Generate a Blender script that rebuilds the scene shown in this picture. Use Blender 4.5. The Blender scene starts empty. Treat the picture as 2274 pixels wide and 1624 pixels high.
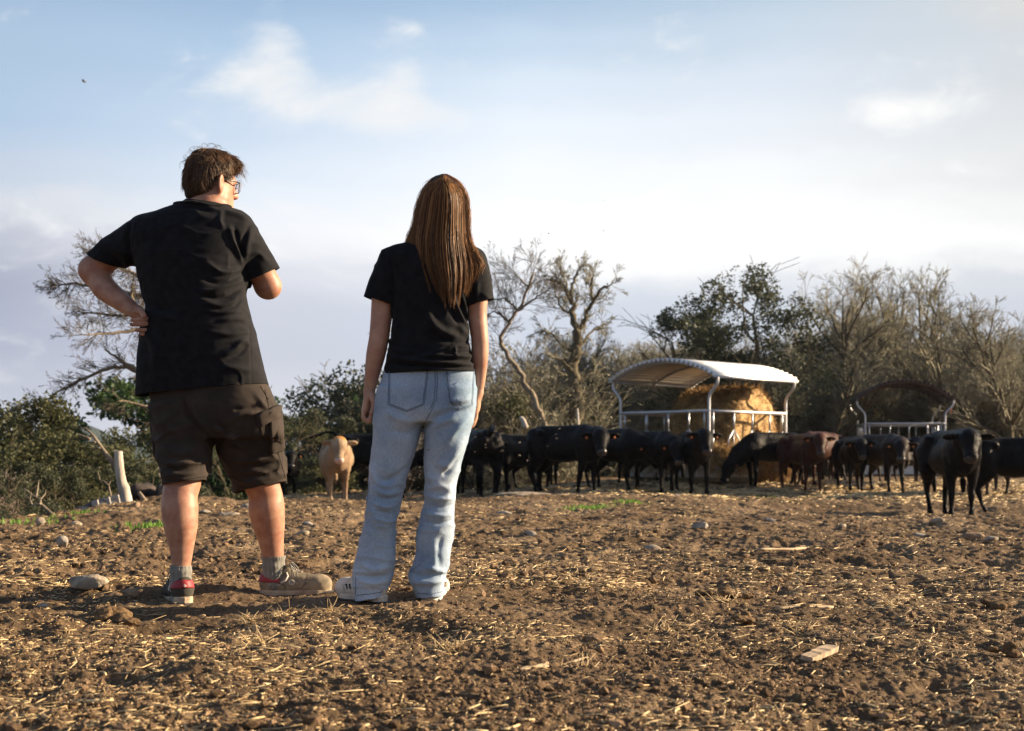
import bpy, bmesh, math, random
import numpy as np
from mathutils import Vector, Matrix, Quaternion
from mathutils.bvhtree import BVHTree

rad = math.radians
scene = bpy.context.scene
COL = scene.collection

# ---------------------------------------------------------------- camera, light, exposure
CAM_H = 0.57
HZ = 1023.0          # row of the horizon in the 2274 x 1624 photograph
FPX = 3158.0         # focal length in those pixels (50 mm lens on a 36 mm sensor)
cam_data = bpy.data.cameras.new("camera")
cam = bpy.data.objects.new("camera", cam_data)
COL.objects.link(cam)
cam.location = (0, 0, CAM_H)
cam.rotation_euler = (rad(90), 0, 0)
cam_data.lens = 50
cam_data.sensor_width = 36
cam_data.shift_y = (HZ - 812.0) / 2274.0
cam_data.clip_start = 0.1
cam_data.clip_end = 6000
cam_data.dof.use_dof = True
cam_data.dof.focus_distance = 5.72
cam_data.dof.aperture_fstop = 5.6
scene.camera = cam

SUN_AZ = 11.0        # degrees ahead of straight right (+X towards +Y)
SUN_EL = 19.0
sdir = Vector((math.cos(rad(SUN_AZ)) * math.cos(rad(SUN_EL)), math.sin(rad(SUN_AZ)) * math.cos(rad(SUN_EL)), math.sin(rad(SUN_EL))))
sun_data = bpy.data.lights.new("sun", 'SUN')
sun_data.energy = 5.0
sun_data.angle = rad(0.6)
sun_data.color = (1.0, 0.79, 0.53)
sun = bpy.data.objects.new("sun", sun_data)
COL.objects.link(sun)
sun.location = (20, 8, 10)
sun.rotation_euler = (-sdir).to_track_quat('-Z', 'Y').to_euler()

scene.view_settings.view_transform = 'Standard'
scene.view_settings.look = 'None'
scene.view_settings.gamma = 1
scene.view_settings.exposure = 1.35
scene.cycles.max_bounces = 6
scene.cycles.transparent_max_bounces = 8
scene.cycles.use_denoising = True
scene.cycles.caustics_reflective = False
scene.cycles.caustics_refractive = False

world = bpy.data.worlds.new("World")
scene.world = world
world.use_nodes = True
WN, WL = world.node_tree.nodes, world.node_tree.links
WN.clear()


def wnode(t, **k):
    n = WN.new(t)
    for a, b in k.items():
        setattr(n, a, b)
    return n


def wmath(op, a, b=None, c=None, clamp=False):
    n = WN.new('ShaderNodeMath')
    n.operation = op
    n.use_clamp = clamp
    for i, v in enumerate((a, b, c)):
        if v is None:
            continue
        if isinstance(v, (int, float)):
            n.inputs[i].default_value = v
        else:
            WL.new(v, n.inputs[i])
    return n.outputs[0]


def wmix(f, a, b):
    n = WN.new('ShaderNodeMix')
    n.data_type = 'RGBA'
    for i, v in ((0, f), (6, a), (7, b)):
        if isinstance(v, (int, float)):
            n.inputs[i].default_value = v
        elif isinstance(v, tuple):
            n.inputs[i].default_value = (*v, 1)
        else:
            WL.new(v, n.inputs[i])
    return n.outputs[2]


def build_sky():
    out = wnode('ShaderNodeOutputWorld')
    bg = wnode('ShaderNodeBackground')
    sky = wnode('ShaderNodeTexSky', sky_type='NISHITA')
    sky.sun_disc = False
    sky.sun_elevation = rad(SUN_EL)
    sky.sun_rotation = rad(90 - SUN_AZ)
    sky.air_density = 1.0
    sky.dust_density = 1.0
    sky.ozone_density = 1.6
    tc = wnode('ShaderNodeTexCoord')
    sep = wnode('ShaderNodeSeparateXYZ')
    WL.new(tc.outputs['Generated'], sep.inputs[0])
    X, Y, Z = sep.outputs
    az = wmath('ARCTAN2', X, Y)                 # 0 straight ahead (+Y), positive to the right
    el = wmath('ARCSINE', Z)

    def noise(scale, sx, sy, sz, detail=5, rough=0.55, off=(0, 0, 0), dist=0.0):
        mp = wnode('ShaderNodeMapping')
        mp.inputs['Scale'].default_value = (sx, sy, sz)
        mp.inputs['Location'].default_value = off
        WL.new(tc.outputs['Generated'], mp.inputs[0])
        n = wnode('ShaderNodeTexNoise')
        n.inputs['Scale'].default_value = scale
        n.inputs['Detail'].default_value = detail
        n.inputs['Roughness'].default_value = rough
        n.inputs['Distortion'].default_value = dist
        WL.new(mp.outputs[0], n.inputs[0])
        return n.outputs[0]

    def blob(a0, e0, wa, we, amt=1.0):
        da = wmath('DIVIDE', wmath('SUBTRACT', az, a0), wa)
        de = wmath('DIVIDE', wmath('SUBTRACT', el, e0), we)
        r2 = wmath('ADD', wmath('MULTIPLY', da, da), wmath('MULTIPLY', de, de))
        return wmath('MULTIPLY', wmath('EXPONENT', wmath('MULTIPLY', r2, -1.0)), amt)

    def ramp(v, lo, hi):
        n = WN.new('ShaderNodeMapRange')
        n.interpolation_type = 'SMOOTHSTEP'
        WL.new(v, n.inputs[0])
        n.inputs[1].default_value = lo
        n.inputs[2].default_value = hi
        return n.outputs[0]

    # physical clear sky, used for the part of the dome outside the cloud scene ahead
    tint = WN.new('ShaderNodeMix')
    tint.data_type = 'RGBA'
    tint.blend_type = 'MULTIPLY'
    tint.inputs[0].default_value = 1
    WL.new(sky.outputs[0], tint.inputs[6])
    tint.inputs[7].default_value = (0.055, 0.055, 0.058, 1)
    base = tint.outputs[2]
    n1 = noise(3.0, 1, 1, 2.8, 6, 0.55, (3.1, 1.2, 0.4), 0.3)
    n2 = noise(8.0, 1, 1, 2.4, 6, 0.6, (0.3, 5.2, 1.4), 0.5)
    n3 = noise(20.0, 1, 1, 1.6, 5, 0.6, (2.3, 1.2, 4.4), 0.6)
    nc = wmath('SUBTRACT', wmath('ADD', wmath('MULTIPLY', n1, 0.5), wmath('MULTIPLY', n2, 0.5)), 0.5)
    nf = wmath('SUBTRACT', wmath('ADD', wmath('MULTIPLY', n2, 0.5), wmath('MULTIPLY', n3, 0.5)), 0.5)
    # cloud layer ahead: colour by elevation in five directions, its edges broken up by noise
    near_bank = wmath('EXPONENT', wmath('MULTIPLY', wmath('POWER', wmath('DIVIDE', wmath('ABSOLUTE', wmath('SUBTRACT', el, 0.155)), 0.05), 2.0), -1.0))
    el2 = wmath('ADD', el, wmath('MULTIPLY', nc, wmath('ADD', 0.035, wmath('MULTIPLY', near_bank, 0.05))))
    el2 = wmath('ADD', el2, wmath('MULTIPLY', nf, wmath('ADD', 0.008, wmath('MULTIPLY', near_bank, 0.028))))
    K = 1.10 / (2 ** scene.view_settings.exposure)

    def lin(v):
        v = v / 255.0
        return (v / 12.92 if v < 0.04045 else ((v + 0.055) / 1.055) ** 2.4) * K

    def column(stops):
        rp = WN.new('ShaderNodeValToRGB')
        WL.new(wmath('MULTIPLY', el2, 2.0), rp.inputs[0])
        pts = sorted((2.0 * math.atan((1023.0 - y) / 3158.0), tuple(lin(q * 0.86 + 0.14 * (sum(col) / 3 + 3)) for q in col)) for y, col in stops)
        e = rp.color_ramp.elements
        e[0].position, e[0].color = pts[0][0], (*pts[0][1], 1)
        e[1].position, e[1].color = pts[-1][0], (*pts[-1][1], 1)
        for p_, c_ in pts[1:-1]:
            k_ = e.new(p_); k_.color = (*c_, 1)
        rp.color_ramp.interpolation = 'B_SPLINE' if len(pts) < 4 else 'EASE'
        return rp.outputs[0]

    cols = [(-0.345, column([(-250, (110, 145, 188)), (0, (152, 180, 212)), (150, (165, 191, 220)), (300, (170, 196, 225)), (420, (190, 204, 223)), (470, (208, 213, 223)), (540, (186, 191, 207)), (650, (164, 171, 193)), (760, (169, 176, 199)), (850, (181, 187, 206)), (950, (190, 195, 210))])),
            (-0.184, column([(-250, (116, 152, 194)), (0, (149, 181, 216)), (150, (171, 199, 228)), (300, (196, 214, 236)), (400, (212, 225, 241)), (450, (222, 231, 243)), (490, (232, 235, 242)), (540, (227, 229, 237)), (600, (212, 215, 226)), (700, (198, 203, 218)), (800, (195, 200, 216)), (880, (206, 209, 220))])),
            (0.0, column([(-250, (128, 164, 202)), (0, (162, 191, 221)), (100, (189, 211, 234)), (200, (213, 227, 243)), (300, (228, 237, 248)), (400, (238, 243, 250)), (480, (246, 248, 250)), (520, (254, 254, 254)), (560, (246, 247, 249)), (600, (226, 230, 238)), (650, (208, 215, 228)), (720, (200, 208, 224)), (900, (200, 206, 220))])),
            (0.177, column([(-250, (150, 180, 208)), (0, (179, 201, 221)), (100, (195, 211, 228)), (200, (212, 223, 237)), (300, (226, 232, 241)), (400, (240, 243, 246)), (500, (251, 251, 251)), (540, (255, 255, 255)), (580, (244, 244, 246)), (620, (222, 226, 233)), (700, (203, 211, 224)), (900, (198, 204, 218))])),
            (0.345, column([(-250, (190, 200, 212)), (0, (206, 210, 213)), (100, (203, 210, 217)), (200, (206, 212, 219)), (300, (215, 219, 223)), (400, (224, 226, 228)), (500, (236, 237, 237)), (560, (244, 244, 244)), (600, (229, 231, 233)), (650, (208, 213, 222)), (720, (200, 206, 218)), (900, (198, 204, 216))]))]
    c = cols[0][1]
    azn = wmath('ADD', az, wmath('MULTIPLY', nc, 0.08))
    for (a_, _), (b_, cb) in zip(cols[:-1], cols[1:]):
        w_ = WN.new('ShaderNodeMapRange')
        WL.new(azn, w_.inputs[0]); w_.inputs[1].default_value = a_; w_.inputs[2].default_value = b_
        c = wmix(w_.outputs[0], c, cb)
    W1 = tuple(lin(q) for q in (238, 238, 238)); W2 = tuple(lin(q) for q in (250, 249, 247)); G1 = tuple(lin(q) for q in (214, 213, 211))
    p = wmath('ADD', blob(-0.137, 0.248, 0.080, 0.024, 0.85), blob(-0.165, 0.283, 0.022, 0.030, 0.55))
    p = wmath('ADD', p, wmath('ADD', blob(-0.08, 0.262, 0.022, 0.03, 0.45), blob(-0.04, 0.232, 0.08, 0.014, 0.35)))
    p = wmath('ADD', p, wmath('ADD', wmath('MULTIPLY', nc, 1.6), wmath('MULTIPLY', nf, 2.0)))
    c = wmix(wmath('MULTIPLY', ramp(p, 0.10, 1.0), 0.85), c, W1)
    p = wmath('ADD', wmath('ADD', blob(0.275, 0.232, 0.040, 0.013, 0.75), blob(0.03, 0.262, 0.02, 0.012, .25)), wmath('ADD', wmath('MULTIPLY', nc, 1.2), wmath('MULTIPLY', nf, 2.6)))
    c = wmix(wmath('MULTIPLY', ramp(p, 0.15, 1.1), 0.85), c, W2)
    p = wmath('ADD', blob(0.36, 0.30, 0.07, 0.03, 1.0), wmath('MULTIPLY', nc, 1.5))
    c = wmix(wmath('MULTIPLY', ramp(p, 0.25, 1.0), 0.7), c, G1)
    # behind and beside the camera: the plain sky with a little soft cloud
    ahead = ramp(Y, 0.0, 0.55)
    lowel = ramp(el, 0.95, 0.45)
    rest = wmix(0.30, base, (0.13, 0.145, 0.185))
    c = wmix(wmath('MULTIPLY', ahead, lowel), rest, c)
    # below the horizon
    c = wmix(ramp(el, -0.01, -0.05), c, (0.05, 0.042, 0.035))
    WL.new(c, bg.inputs[0])
    bg.inputs[1].default_value = 1.0
    WL.new(bg.outputs[0], out.inputs[0])


build_sky()


# ---------------------------------------------------------------- helpers
def W(px, py, Y):
    return np.array([(px - 1137.0) * Y / FPX, Y, CAM_H - (py - HZ) * Y / FPX])


def tag(o, label=None, cat=None, group=None, kind=None):
    if label: o['label'] = label
    if cat: o['category'] = cat
    if group: o['group'] = group
    if kind: o['kind'] = kind
    return o


def mesh_np(name, V, F, mat=None, parent=None, smooth=True, attrs=None):
    """V (n,3); F list of arrays (m,3) / (m,4)."""
    me = bpy.data.meshes.new(name)
    V = np.ascontiguousarray(V, dtype=np.float32)
    if isinstance(F, np.ndarray):
        F = [F]
    F = [np.asarray(f, dtype=np.int32) for f in F if len(f)]
    me.vertices.add(len(V))
    me.vertices.foreach_set('co', V.ravel())
    li = np.concatenate([f.ravel() for f in F])
    tot = np.concatenate([np.full(len(f), f.shape[1], np.int32) for f in F])
    st = np.concatenate([[0], np.cumsum(tot)[:-1]]).astype(np.int32)
    me.loops.add(len(li))
    me.loops.foreach_set('vertex_index', li)
    me.polygons.add(len(tot))
    me.polygons.foreach_set('loop_start', st)
    me.update(calc_edges=True)
    me.validate()
    me.polygons.foreach_set('use_smooth', np.full(len(me.polygons), smooth, dtype=bool))
    if attrs:
        for k, a in attrs.items():
            at = me.attributes.new(k, 'FLOAT', 'POINT')
            at.data.foreach_set('value', np.asarray(a, np.float32))
    o = bpy.data.objects.new(name, me)
    COL.objects.link(o)
    if mat: me.materials.append(mat)
    if parent: o.parent = parent
    return o


def empty(name, loc=(0, 0, 0), rz=0.0):
    o = bpy.data.objects.new(name, None)
    COL.objects.link(o)
    o.empty_display_size = 0.2
    o.location = loc
    o.rotation_euler = (0, 0, rz)
    return o


def child(o, parent):
    """parent o (world-space mesh) to parent, keeping it in place."""
    o.parent = parent
    o.matrix_parent_inverse = mat_of(parent).inverted()
    return o


def mat_of(o):
    m = Matrix.LocRotScale(o.location, o.rotation_euler, o.scale)
    return (mat_of(o.parent) @ o.matrix_parent_inverse @ m) if o.parent else m


def hash3(ix, iy, iz, s=0):
    h = (ix.astype(np.int64) * 374761393 + iy.astype(np.int64) * 668265263 + iz.astype(np.int64) * 2147483647 + s * 974711) & 0xffffffff
    h = ((h ^ (h >> 13)) * 1274126177) & 0xffffffff
    h = ((h ^ (h >> 16)) * 2246822519) & 0xffffffff
    h = h ^ (h >> 15)
    return (h & 0xffffff).astype(np.float32) / float(0xffffff)


def vn(P, s=0):
    """value noise in -1..1, P (...,3)"""
    P = np.asarray(P, np.float64)
    I = np.floor(P).astype(np.int64)
    f = P - I
    f = f * f * f * (f * (f * 6 - 15) + 10)
    r = 0
    for dx in (0, 1):
        wx = f[..., 0] if dx else 1 - f[..., 0]
        for dy in (0, 1):
            wy = f[..., 1] if dy else 1 - f[..., 1]
            for dz in (0, 1):
                wz = f[..., 2] if dz else 1 - f[..., 2]
                r = r + wx * wy * wz * hash3(I[..., 0] + dx, I[..., 1] + dy, I[..., 2] + dz, s)
    return r * 2 - 1


def fbm(P, oct=4, s=0, gain=0.5):
    a, r, t = 1.0, 0, 0
    P = np.asarray(P, np.float64)
    for i in range(oct):
        r = r + a * vn(P, s + i)
        t += a
        a *= gain
        P = P * 2.03 + 7.1
    return r / t


def sstep(x, a, b):
    t = np.clip((x - a) / (b - a), 0, 1)
    return t * t * (3 - 2 * t)


# ---------------------------------------------------------------- signed distance modelling
class Sdf:
    def __init__(s, k=0.02):
        s.items = []
        s.k = k

    def cone(s, a, b, r1, r2, k=None, sub=False):
        a = np.array(a, float); b = np.array(b, float)
        lo = np.minimum(a, b) - max(r1, r2); hi = np.maximum(a, b) + max(r1, r2)

        def f(P):
            ba = b - a
            l2 = ba @ ba + 1e-9
            t = np.clip(((P - a) @ ba) / l2, 0, 1)
            q = P - a - t[..., None] * ba
            return np.sqrt((q * q).sum(-1)) - (r1 + (r2 - r1) * t)
        s.items.append((f, lo, hi, s.k if k is None else k, sub))
        return s

    def chain(s, pts, k=None):
        """a limb: one smooth tapering tube through the joints"""
        P = np.array([[*p, r] for p, r in pts], float)
        if len(P) > 2:
            E = np.vstack([2 * P[0] - P[1], P, 2 * P[-1] - P[-2]])
            Q = []
            for i in range(1, len(E) - 2):
                for t in (0, 1 / 3, 2 / 3):
                    a, b, c, d = E[i - 1], E[i], E[i + 1], E[i + 2]
                    cr = 0.5 * (2 * b + (c - a) * t + (2 * a - 5 * b + 4 * c - d) * t * t + (3 * b - a - 3 * c + d) * t ** 3)
                    ln = b + (c - b) * t
                    Q.append(0.6 * cr + 0.4 * ln)
            P = np.array(Q + [P[-1]])
        T = Sdf(0)
        for a, b in zip(P[:-1], P[1:]):
            T.cone(a[:3], b[:3], a[3], b[3], 0)
        lo = np.min([i[1] for i in T.items], 0); hi = np.max([i[2] for i in T.items], 0)
        s.items.append((T.items, lo, hi, s.k if k is None else k, False))
        return s

    def ell(s, c, r, R=None, k=None, sub=False):
        c = np.array(c, float); r = np.array(r, float)
        R = np.eye(3) if R is None else np.array(R)
        m = max(r)

        def f(P):
            q = (P - c) @ R                    # columns of R are the local axes
            k0 = np.sqrt(((q / r) ** 2).sum(-1)) + 1e-9
            k1 = np.sqrt(((q / (r * r)) ** 2).sum(-1)) + 1e-9
            return k0 * (k0 - 1) / k1
        s.items.append((f, c - m, c + m, s.k if k is None else k, sub))
        return s

    def loft(s, rows, k=None, p=2.3, sub=False):
        """rows: (z, xc, yc, rx, ry), stacked by height"""
        rows = sorted(rows)
        T = np.array(rows, float)
        lo = np.array([(T[:, 1] - T[:, 3]).min(), (T[:, 2] - T[:, 4]).min(), T[0, 0]])
        hi = np.array([(T[:, 1] + T[:, 3]).max(), (T[:, 2] + T[:, 4]).max(), T[-1, 0]])
        zz = np.linspace(T[0, 0], T[-1, 0], 160)
        # smooth the interpolated profile
        cols = []
        for j in range(1, 5):
            v = np.interp(zz, T[:, 0], T[:, j])
            for _ in range(6):
                v[1:-1] = (v[:-2] + 2 * v[1:-1] + v[2:]) / 4
            cols.append(v)

        def f(P):
            z = P[..., 2]
            xc, yc, rx, ry = [np.interp(z, zz, v) for v in cols]
            ax = np.abs((P[..., 0] - xc) / rx); ay = np.abs((P[..., 1] - yc) / ry)
            k0 = (ax ** p + ay ** p) ** (1 / p)
            d = (k0 - 1) * np.minimum(rx, ry)
            dz = np.maximum(z - T[-1, 0], T[0, 0] - z)
            return np.maximum(d, dz)
        s.items.append((f, lo, hi, s.k if k is None else k, sub))
        return s

    def mesh(s, h=0.006, pad=0.03, smooth=2):
        lo = np.min([i[1] for i in s.items if not i[4]], 0) - pad
        hi = np.max([i[2] for i in s.items if not i[4]], 0) + pad
        n = np.ceil((hi - lo) / h).astype(int) + 1
        D = np.full(n, 1e3, np.float32)
        ax = [lo[i] + h * np.arange(n[i]) for i in range(3)]
        for f, l, u, k, sub in s.items:
            m = max(k * 1.2, 3 * h) + pad * 0.6
            i0 = np.clip(np.floor((l - m - lo) / h).astype(int), 0, n - 1)
            i1 = np.clip(np.ceil((u + m - lo) / h).astype(int) + 1, 1, n)
            sl = tuple(slice(a, b) for a, b in zip(i0, i1))
            if isinstance(f, list):
                d = np.full([q.stop - q.start for q in sl], 1e3, np.float32)
                for g, gl, gu, _, _ in f:
                    j0 = np.clip(np.floor((gl - m - lo) / h).astype(int), i0, i1 - 1)
                    j1 = np.clip(np.ceil((gu + m - lo) / h).astype(int) + 1, i0 + 1, i1)
                    s2 = tuple(slice(a, b) for a, b in zip(j0, j1))
                    G = np.stack(np.meshgrid(ax[0][s2[0]], ax[1][s2[1]], ax[2][s2[2]], indexing='ij'), -1)
                    s3 = tuple(slice(a - o_, b - o_) for a, b, o_ in zip(j0, j1, i0))
                    d[s3] = np.minimum(d[s3], g(G))
            else:
                G = np.stack(np.meshgrid(ax[0][sl[0]], ax[1][sl[1]], ax[2][sl[2]], indexing='ij'), -1)
                d = f(G).astype(np.float32)
            C = D[sl]
            if sub:
                d = -d
                hh = np.clip(k - np.abs(C - d), 0, None) / k
                D[sl] = np.maximum(C, d) + hh * hh * k * 0.25
            elif k > 0:
                hh = np.clip(k - np.abs(C - d), 0, None) / k
                D[sl] = np.minimum(C, d) - hh * hh * k * 0.25
            else:
                D[sl] = np.minimum(C, d)
        V, F = surface_nets(D, lo, h)
        for _ in range(smooth):
            V = lap(V, F, 0.5)
        return V, F


def surface_nets(D, lo, h):
    S = D < 0
    nx, ny, nz = D.shape
    c = [S[i:nx - 1 + i, j:ny - 1 + j, k:nz - 1 + k] for i in (0, 1) for j in (0, 1) for k in (0, 1)]
    tot = sum(x.astype(np.uint8) for x in c)
    act = (tot > 0) & (tot < 8)
    idx = np.full(act.shape, -1, np.int64)
    I = np.argwhere(act)
    idx[tuple(I.T)] = np.arange(len(I))
    acc = np.zeros((len(I), 3)); cnt = np.zeros(len(I))
    corners = [(i, j, k) for i in (0, 1) for j in (0, 1) for k in (0, 1)]
    val = {cc: D[I[:, 0] + cc[0], I[:, 1] + cc[1], I[:, 2] + cc[2]] for cc in corners}
    for a in corners:
        for ax in range(3):
            if a[ax] == 0:
                b = list(a); b[ax] = 1; b = tuple(b)
                va, vb = val[a], val[b]
                m = (va < 0) != (vb < 0)
                t = va[m] / (va[m] - vb[m])
                p = np.tile(np.array(a, float), (m.sum(), 1))
                p[:, ax] = t
                acc[m] += p
                cnt[m] += 1
    V = (I + acc / cnt[:, None]) * h + lo
    faces = []
    for ax in range(3):
        o1, o2 = (ax + 1) % 3, (ax + 2) % 3
        sl0 = [slice(None)] * 3; sl1 = [slice(None)] * 3
        sl0[ax] = slice(0, -1); sl1[ax] = slice(1, None)
        A, B = S[tuple(sl0)], S[tuple(sl1)]
        E = np.argwhere(A != B)
        ok = (E[:, o1] > 0) & (E[:, o2] > 0) & (E[:, o1] < D.shape[o1] - 1) & (E[:, o2] < D.shape[o2] - 1)
        E = E[ok]
        ins = A[tuple(E.T)]
        q = []
        for d1, d2 in ((1, 1), (0, 1), (0, 0), (1, 0)):
            e = E.copy()
            e[:, o1] -= d1; e[:, o2] -= d2
            q.append(idx[tuple(e.T)])
        q = np.stack(q, 1)
        q[~ins] = q[~ins][:, ::-1]
        faces.append(q)
    F = np.concatenate(faces)
    return V, F


def edges_of(F):
    E = np.concatenate([F[:, [i, (i + 1) % F.shape[1]]] for i in range(F.shape[1])])
    E = np.sort(E, 1)
    return np.unique(E, axis=0)


def lap(V, F, a=0.5):
    E = edges_of(F)
    S = np.zeros_like(V); N = np.zeros(len(V))
    for j in range(3):
        S[:, j] = np.bincount(E[:, 0], V[E[:, 1], j], len(V)) + np.bincount(E[:, 1], V[E[:, 0], j], len(V))
    N = np.bincount(E.ravel(), minlength=len(V))
    return V * (1 - a) + a * S / np.maximum(N, 1)[:, None]


def normals(V, F):
    n = np.cross(V[F[:, 2]] - V[F[:, 0]], V[F[:, -1]] - V[F[:, 1]])
    N = np.zeros_like(V)
    for i in range(F.shape[1]):
        for j in range(3):
            N[:, j] += np.bincount(F[:, i], n[:, j], len(V))
    return N / (np.linalg.norm(N, axis=1)[:, None] + 1e-12)


def cut(V, F, planes):
    """remove the half space on the +normal side of every plane (point, normal, optional mask function)"""
    bm = bmesh.new()
    me = bpy.data.meshes.new('t')
    me.from_pydata(V.tolist(), [], F.tolist())
    bm.from_mesh(me)
    for pl in planes:
        p, n = Vector(pl[0]), Vector(pl[1]).normalized()
        m = pl[2] if len(pl) > 2 else None
        fs = [f for f in bm.faces if (m is None or m(f.calc_center_median()))]
        es = {e for f in fs for e in f.edges}; vs = {v for f in fs for v in f.verts}
        bmesh.ops.bisect_plane(bm, geom=list(vs) + list(es) + fs, plane_co=p, plane_no=n, dist=1e-5)
        dead = [f for f in bm.faces if (f.calc_center_median() - p).dot(n) > 0 and (m is None or m(f.calc_center_median()))]
        bmesh.ops.delete(bm, geom=dead, context='FACES')
    loose = [v for v in bm.verts if not v.link_faces]
    bmesh.ops.delete(bm, geom=loose, context='VERTS')
    bm.to_mesh(me)
    bm.free()
    return me


def me_to_np(me):
    V = np.empty(len(me.vertices) * 3, np.float32)
    me.vertices.foreach_get('co', V)
    return V.reshape(-1, 3).astype(float)


def obj_me(name, me, mat, parent=None):
    me.name = name
    o = bpy.data.objects.new(name, me)
    COL.objects.link(o)
    me.materials.append(mat)
    me.polygons.foreach_set('use_smooth', np.ones(len(me.polygons), bool))
    if parent: child(o, parent)
    return o


def solidify(o, t):
    m = o.modifiers.new('thickness', 'SOLIDIFY')
    m.thickness = t
    m.offset = -1
    return o


def tubes(segs, n=4):
    """segs: arrays p0,p1 (m,3), r0,r1 (m,) -> V,F of open frusta (tip closed by taper)"""
    p0, p1, r0, r1 = segs
    d = p1 - p0
    L = np.linalg.norm(d, axis=1, keepdims=True) + 1e-9
    d = d / L
    up = np.where(np.abs(d[:, 2:3]) > 0.9, np.array([[1., 0, 0]]), np.array([[0, 0, 1.]]))
    a = np.cross(d, up); a /= np.linalg.norm(a, axis=1, keepdims=True)
    b = np.cross(d, a)
    th = np.arange(n) * 2 * math.pi / n
    ring = a[:, None, :] * np.cos(th)[None, :, None] + b[:, None, :] * np.sin(th)[None, :, None]
    A = p0[:, None, :] + ring * r0[:, None, None]
    B = p1[:, None, :] + ring * r1[:, None, None]
    V = np.concatenate([A, B], 1).reshape(-1, 3)
    m = len(p0)
    base = (np.arange(m) * 2 * n)[:, None]
    i = np.arange(n)[None, :]
    F = np.stack([base + i, base + (i + 1) % n, base + n + (i + 1) % n, base + n + i], -1).reshape(-1, 4)
    return V, F


def polytube(pts, rads, n=6, cap=True):
    """one connected tube along pts"""
    P = np.array(pts, float); m = len(P)
    R = np.array(rads, float) if np.ndim(rads) else np.full(m, float(rads))
    T = np.gradient(P, axis=0); T /= np.linalg.norm(T, axis=1, keepdims=True) + 1e-9
    u = np.cross(T[0], [0, 0, 1.]) if abs(T[0][2]) < 0.9 else np.cross(T[0], [1., 0, 0])
    u /= np.linalg.norm(u)
    th = np.arange(n) * 2 * math.pi / n
    V = []
    for i in range(m):
        u = u - T[i] * (u @ T[i]); u /= np.linalg.norm(u) + 1e-9
        w = np.cross(T[i], u)
        V.append(P[i] + R[i] * (np.cos(th)[:, None] * u + np.sin(th)[:, None] * w))
    V = np.concatenate(V)
    F = []
    for i in range(m - 1):
        for j in range(n):
            F.append((i * n + j, i * n + (j + 1) % n, (i + 1) * n + (j + 1) % n, (i + 1) * n + j))
    F = np.array(F)
    if cap:
        V = np.concatenate([V, P[:1], P[-1:]])
        c0, c1 = len(V) - 2, len(V) - 1
        tri = [(c0, (j + 1) % n, j, j) for j in range(n)] + [(c1, (m - 1) * n + j, (m - 1) * n + (j + 1) % n, (m - 1) * n + (j + 1) % n) for j in range(n)]
        T3 = np.array(tri)[:, :3]
        return V, [F, T3]
    return V, [F]


class MB:
    """collects pieces into one mesh"""
    def __init__(s): s.V, s.Q, s.T, s.n, s.A = [], [], [], 0, []

    def add(s, V, F, a=None):
        V = np.asarray(V, float)
        if isinstance(F, np.ndarray): F = [F]
        for f in F:
            if len(f) == 0: continue
            f = np.asarray(f)
            (s.Q if f.shape[1] == 4 else s.T).append(f + s.n)
        s.V.append(V)
        s.A.append(np.zeros(len(V)) if a is None else np.broadcast_to(a, (len(V),)))
        s.n += len(V)
        return s

    def box(s, c, size, R=None):
        x, y, z = np.array(size) / 2.0
        V = np.array([(i * x, j * y, k * z) for i in (-1, 1) for j in (-1, 1) for k in (-1, 1)])
        if R is not None: V = V @ np.array(R).T
        F = np.array([(0, 1, 3, 2), (4, 6, 7, 5), (0, 4, 5, 1), (2, 3, 7, 6), (0, 2, 6, 4), (1, 5, 7, 3)])
        return s.add(V + np.array(c), F)

    def tube(s, pts, r, n=6, a=None):
        V, F = polytube(pts, r, n)
        return s.add(V, F, a)

    def build(s, name, mat, parent=None, smooth=True, attr=False):
        F = []
        if s.Q: F.append(np.concatenate(s.Q))
        if s.T: F.append(np.concatenate(s.T))
        o = mesh_np(name, np.concatenate(s.V), F, mat, None, smooth, {'var': np.concatenate(s.A)} if attr else None)
        if parent: child(o, parent)
        return o


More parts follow.
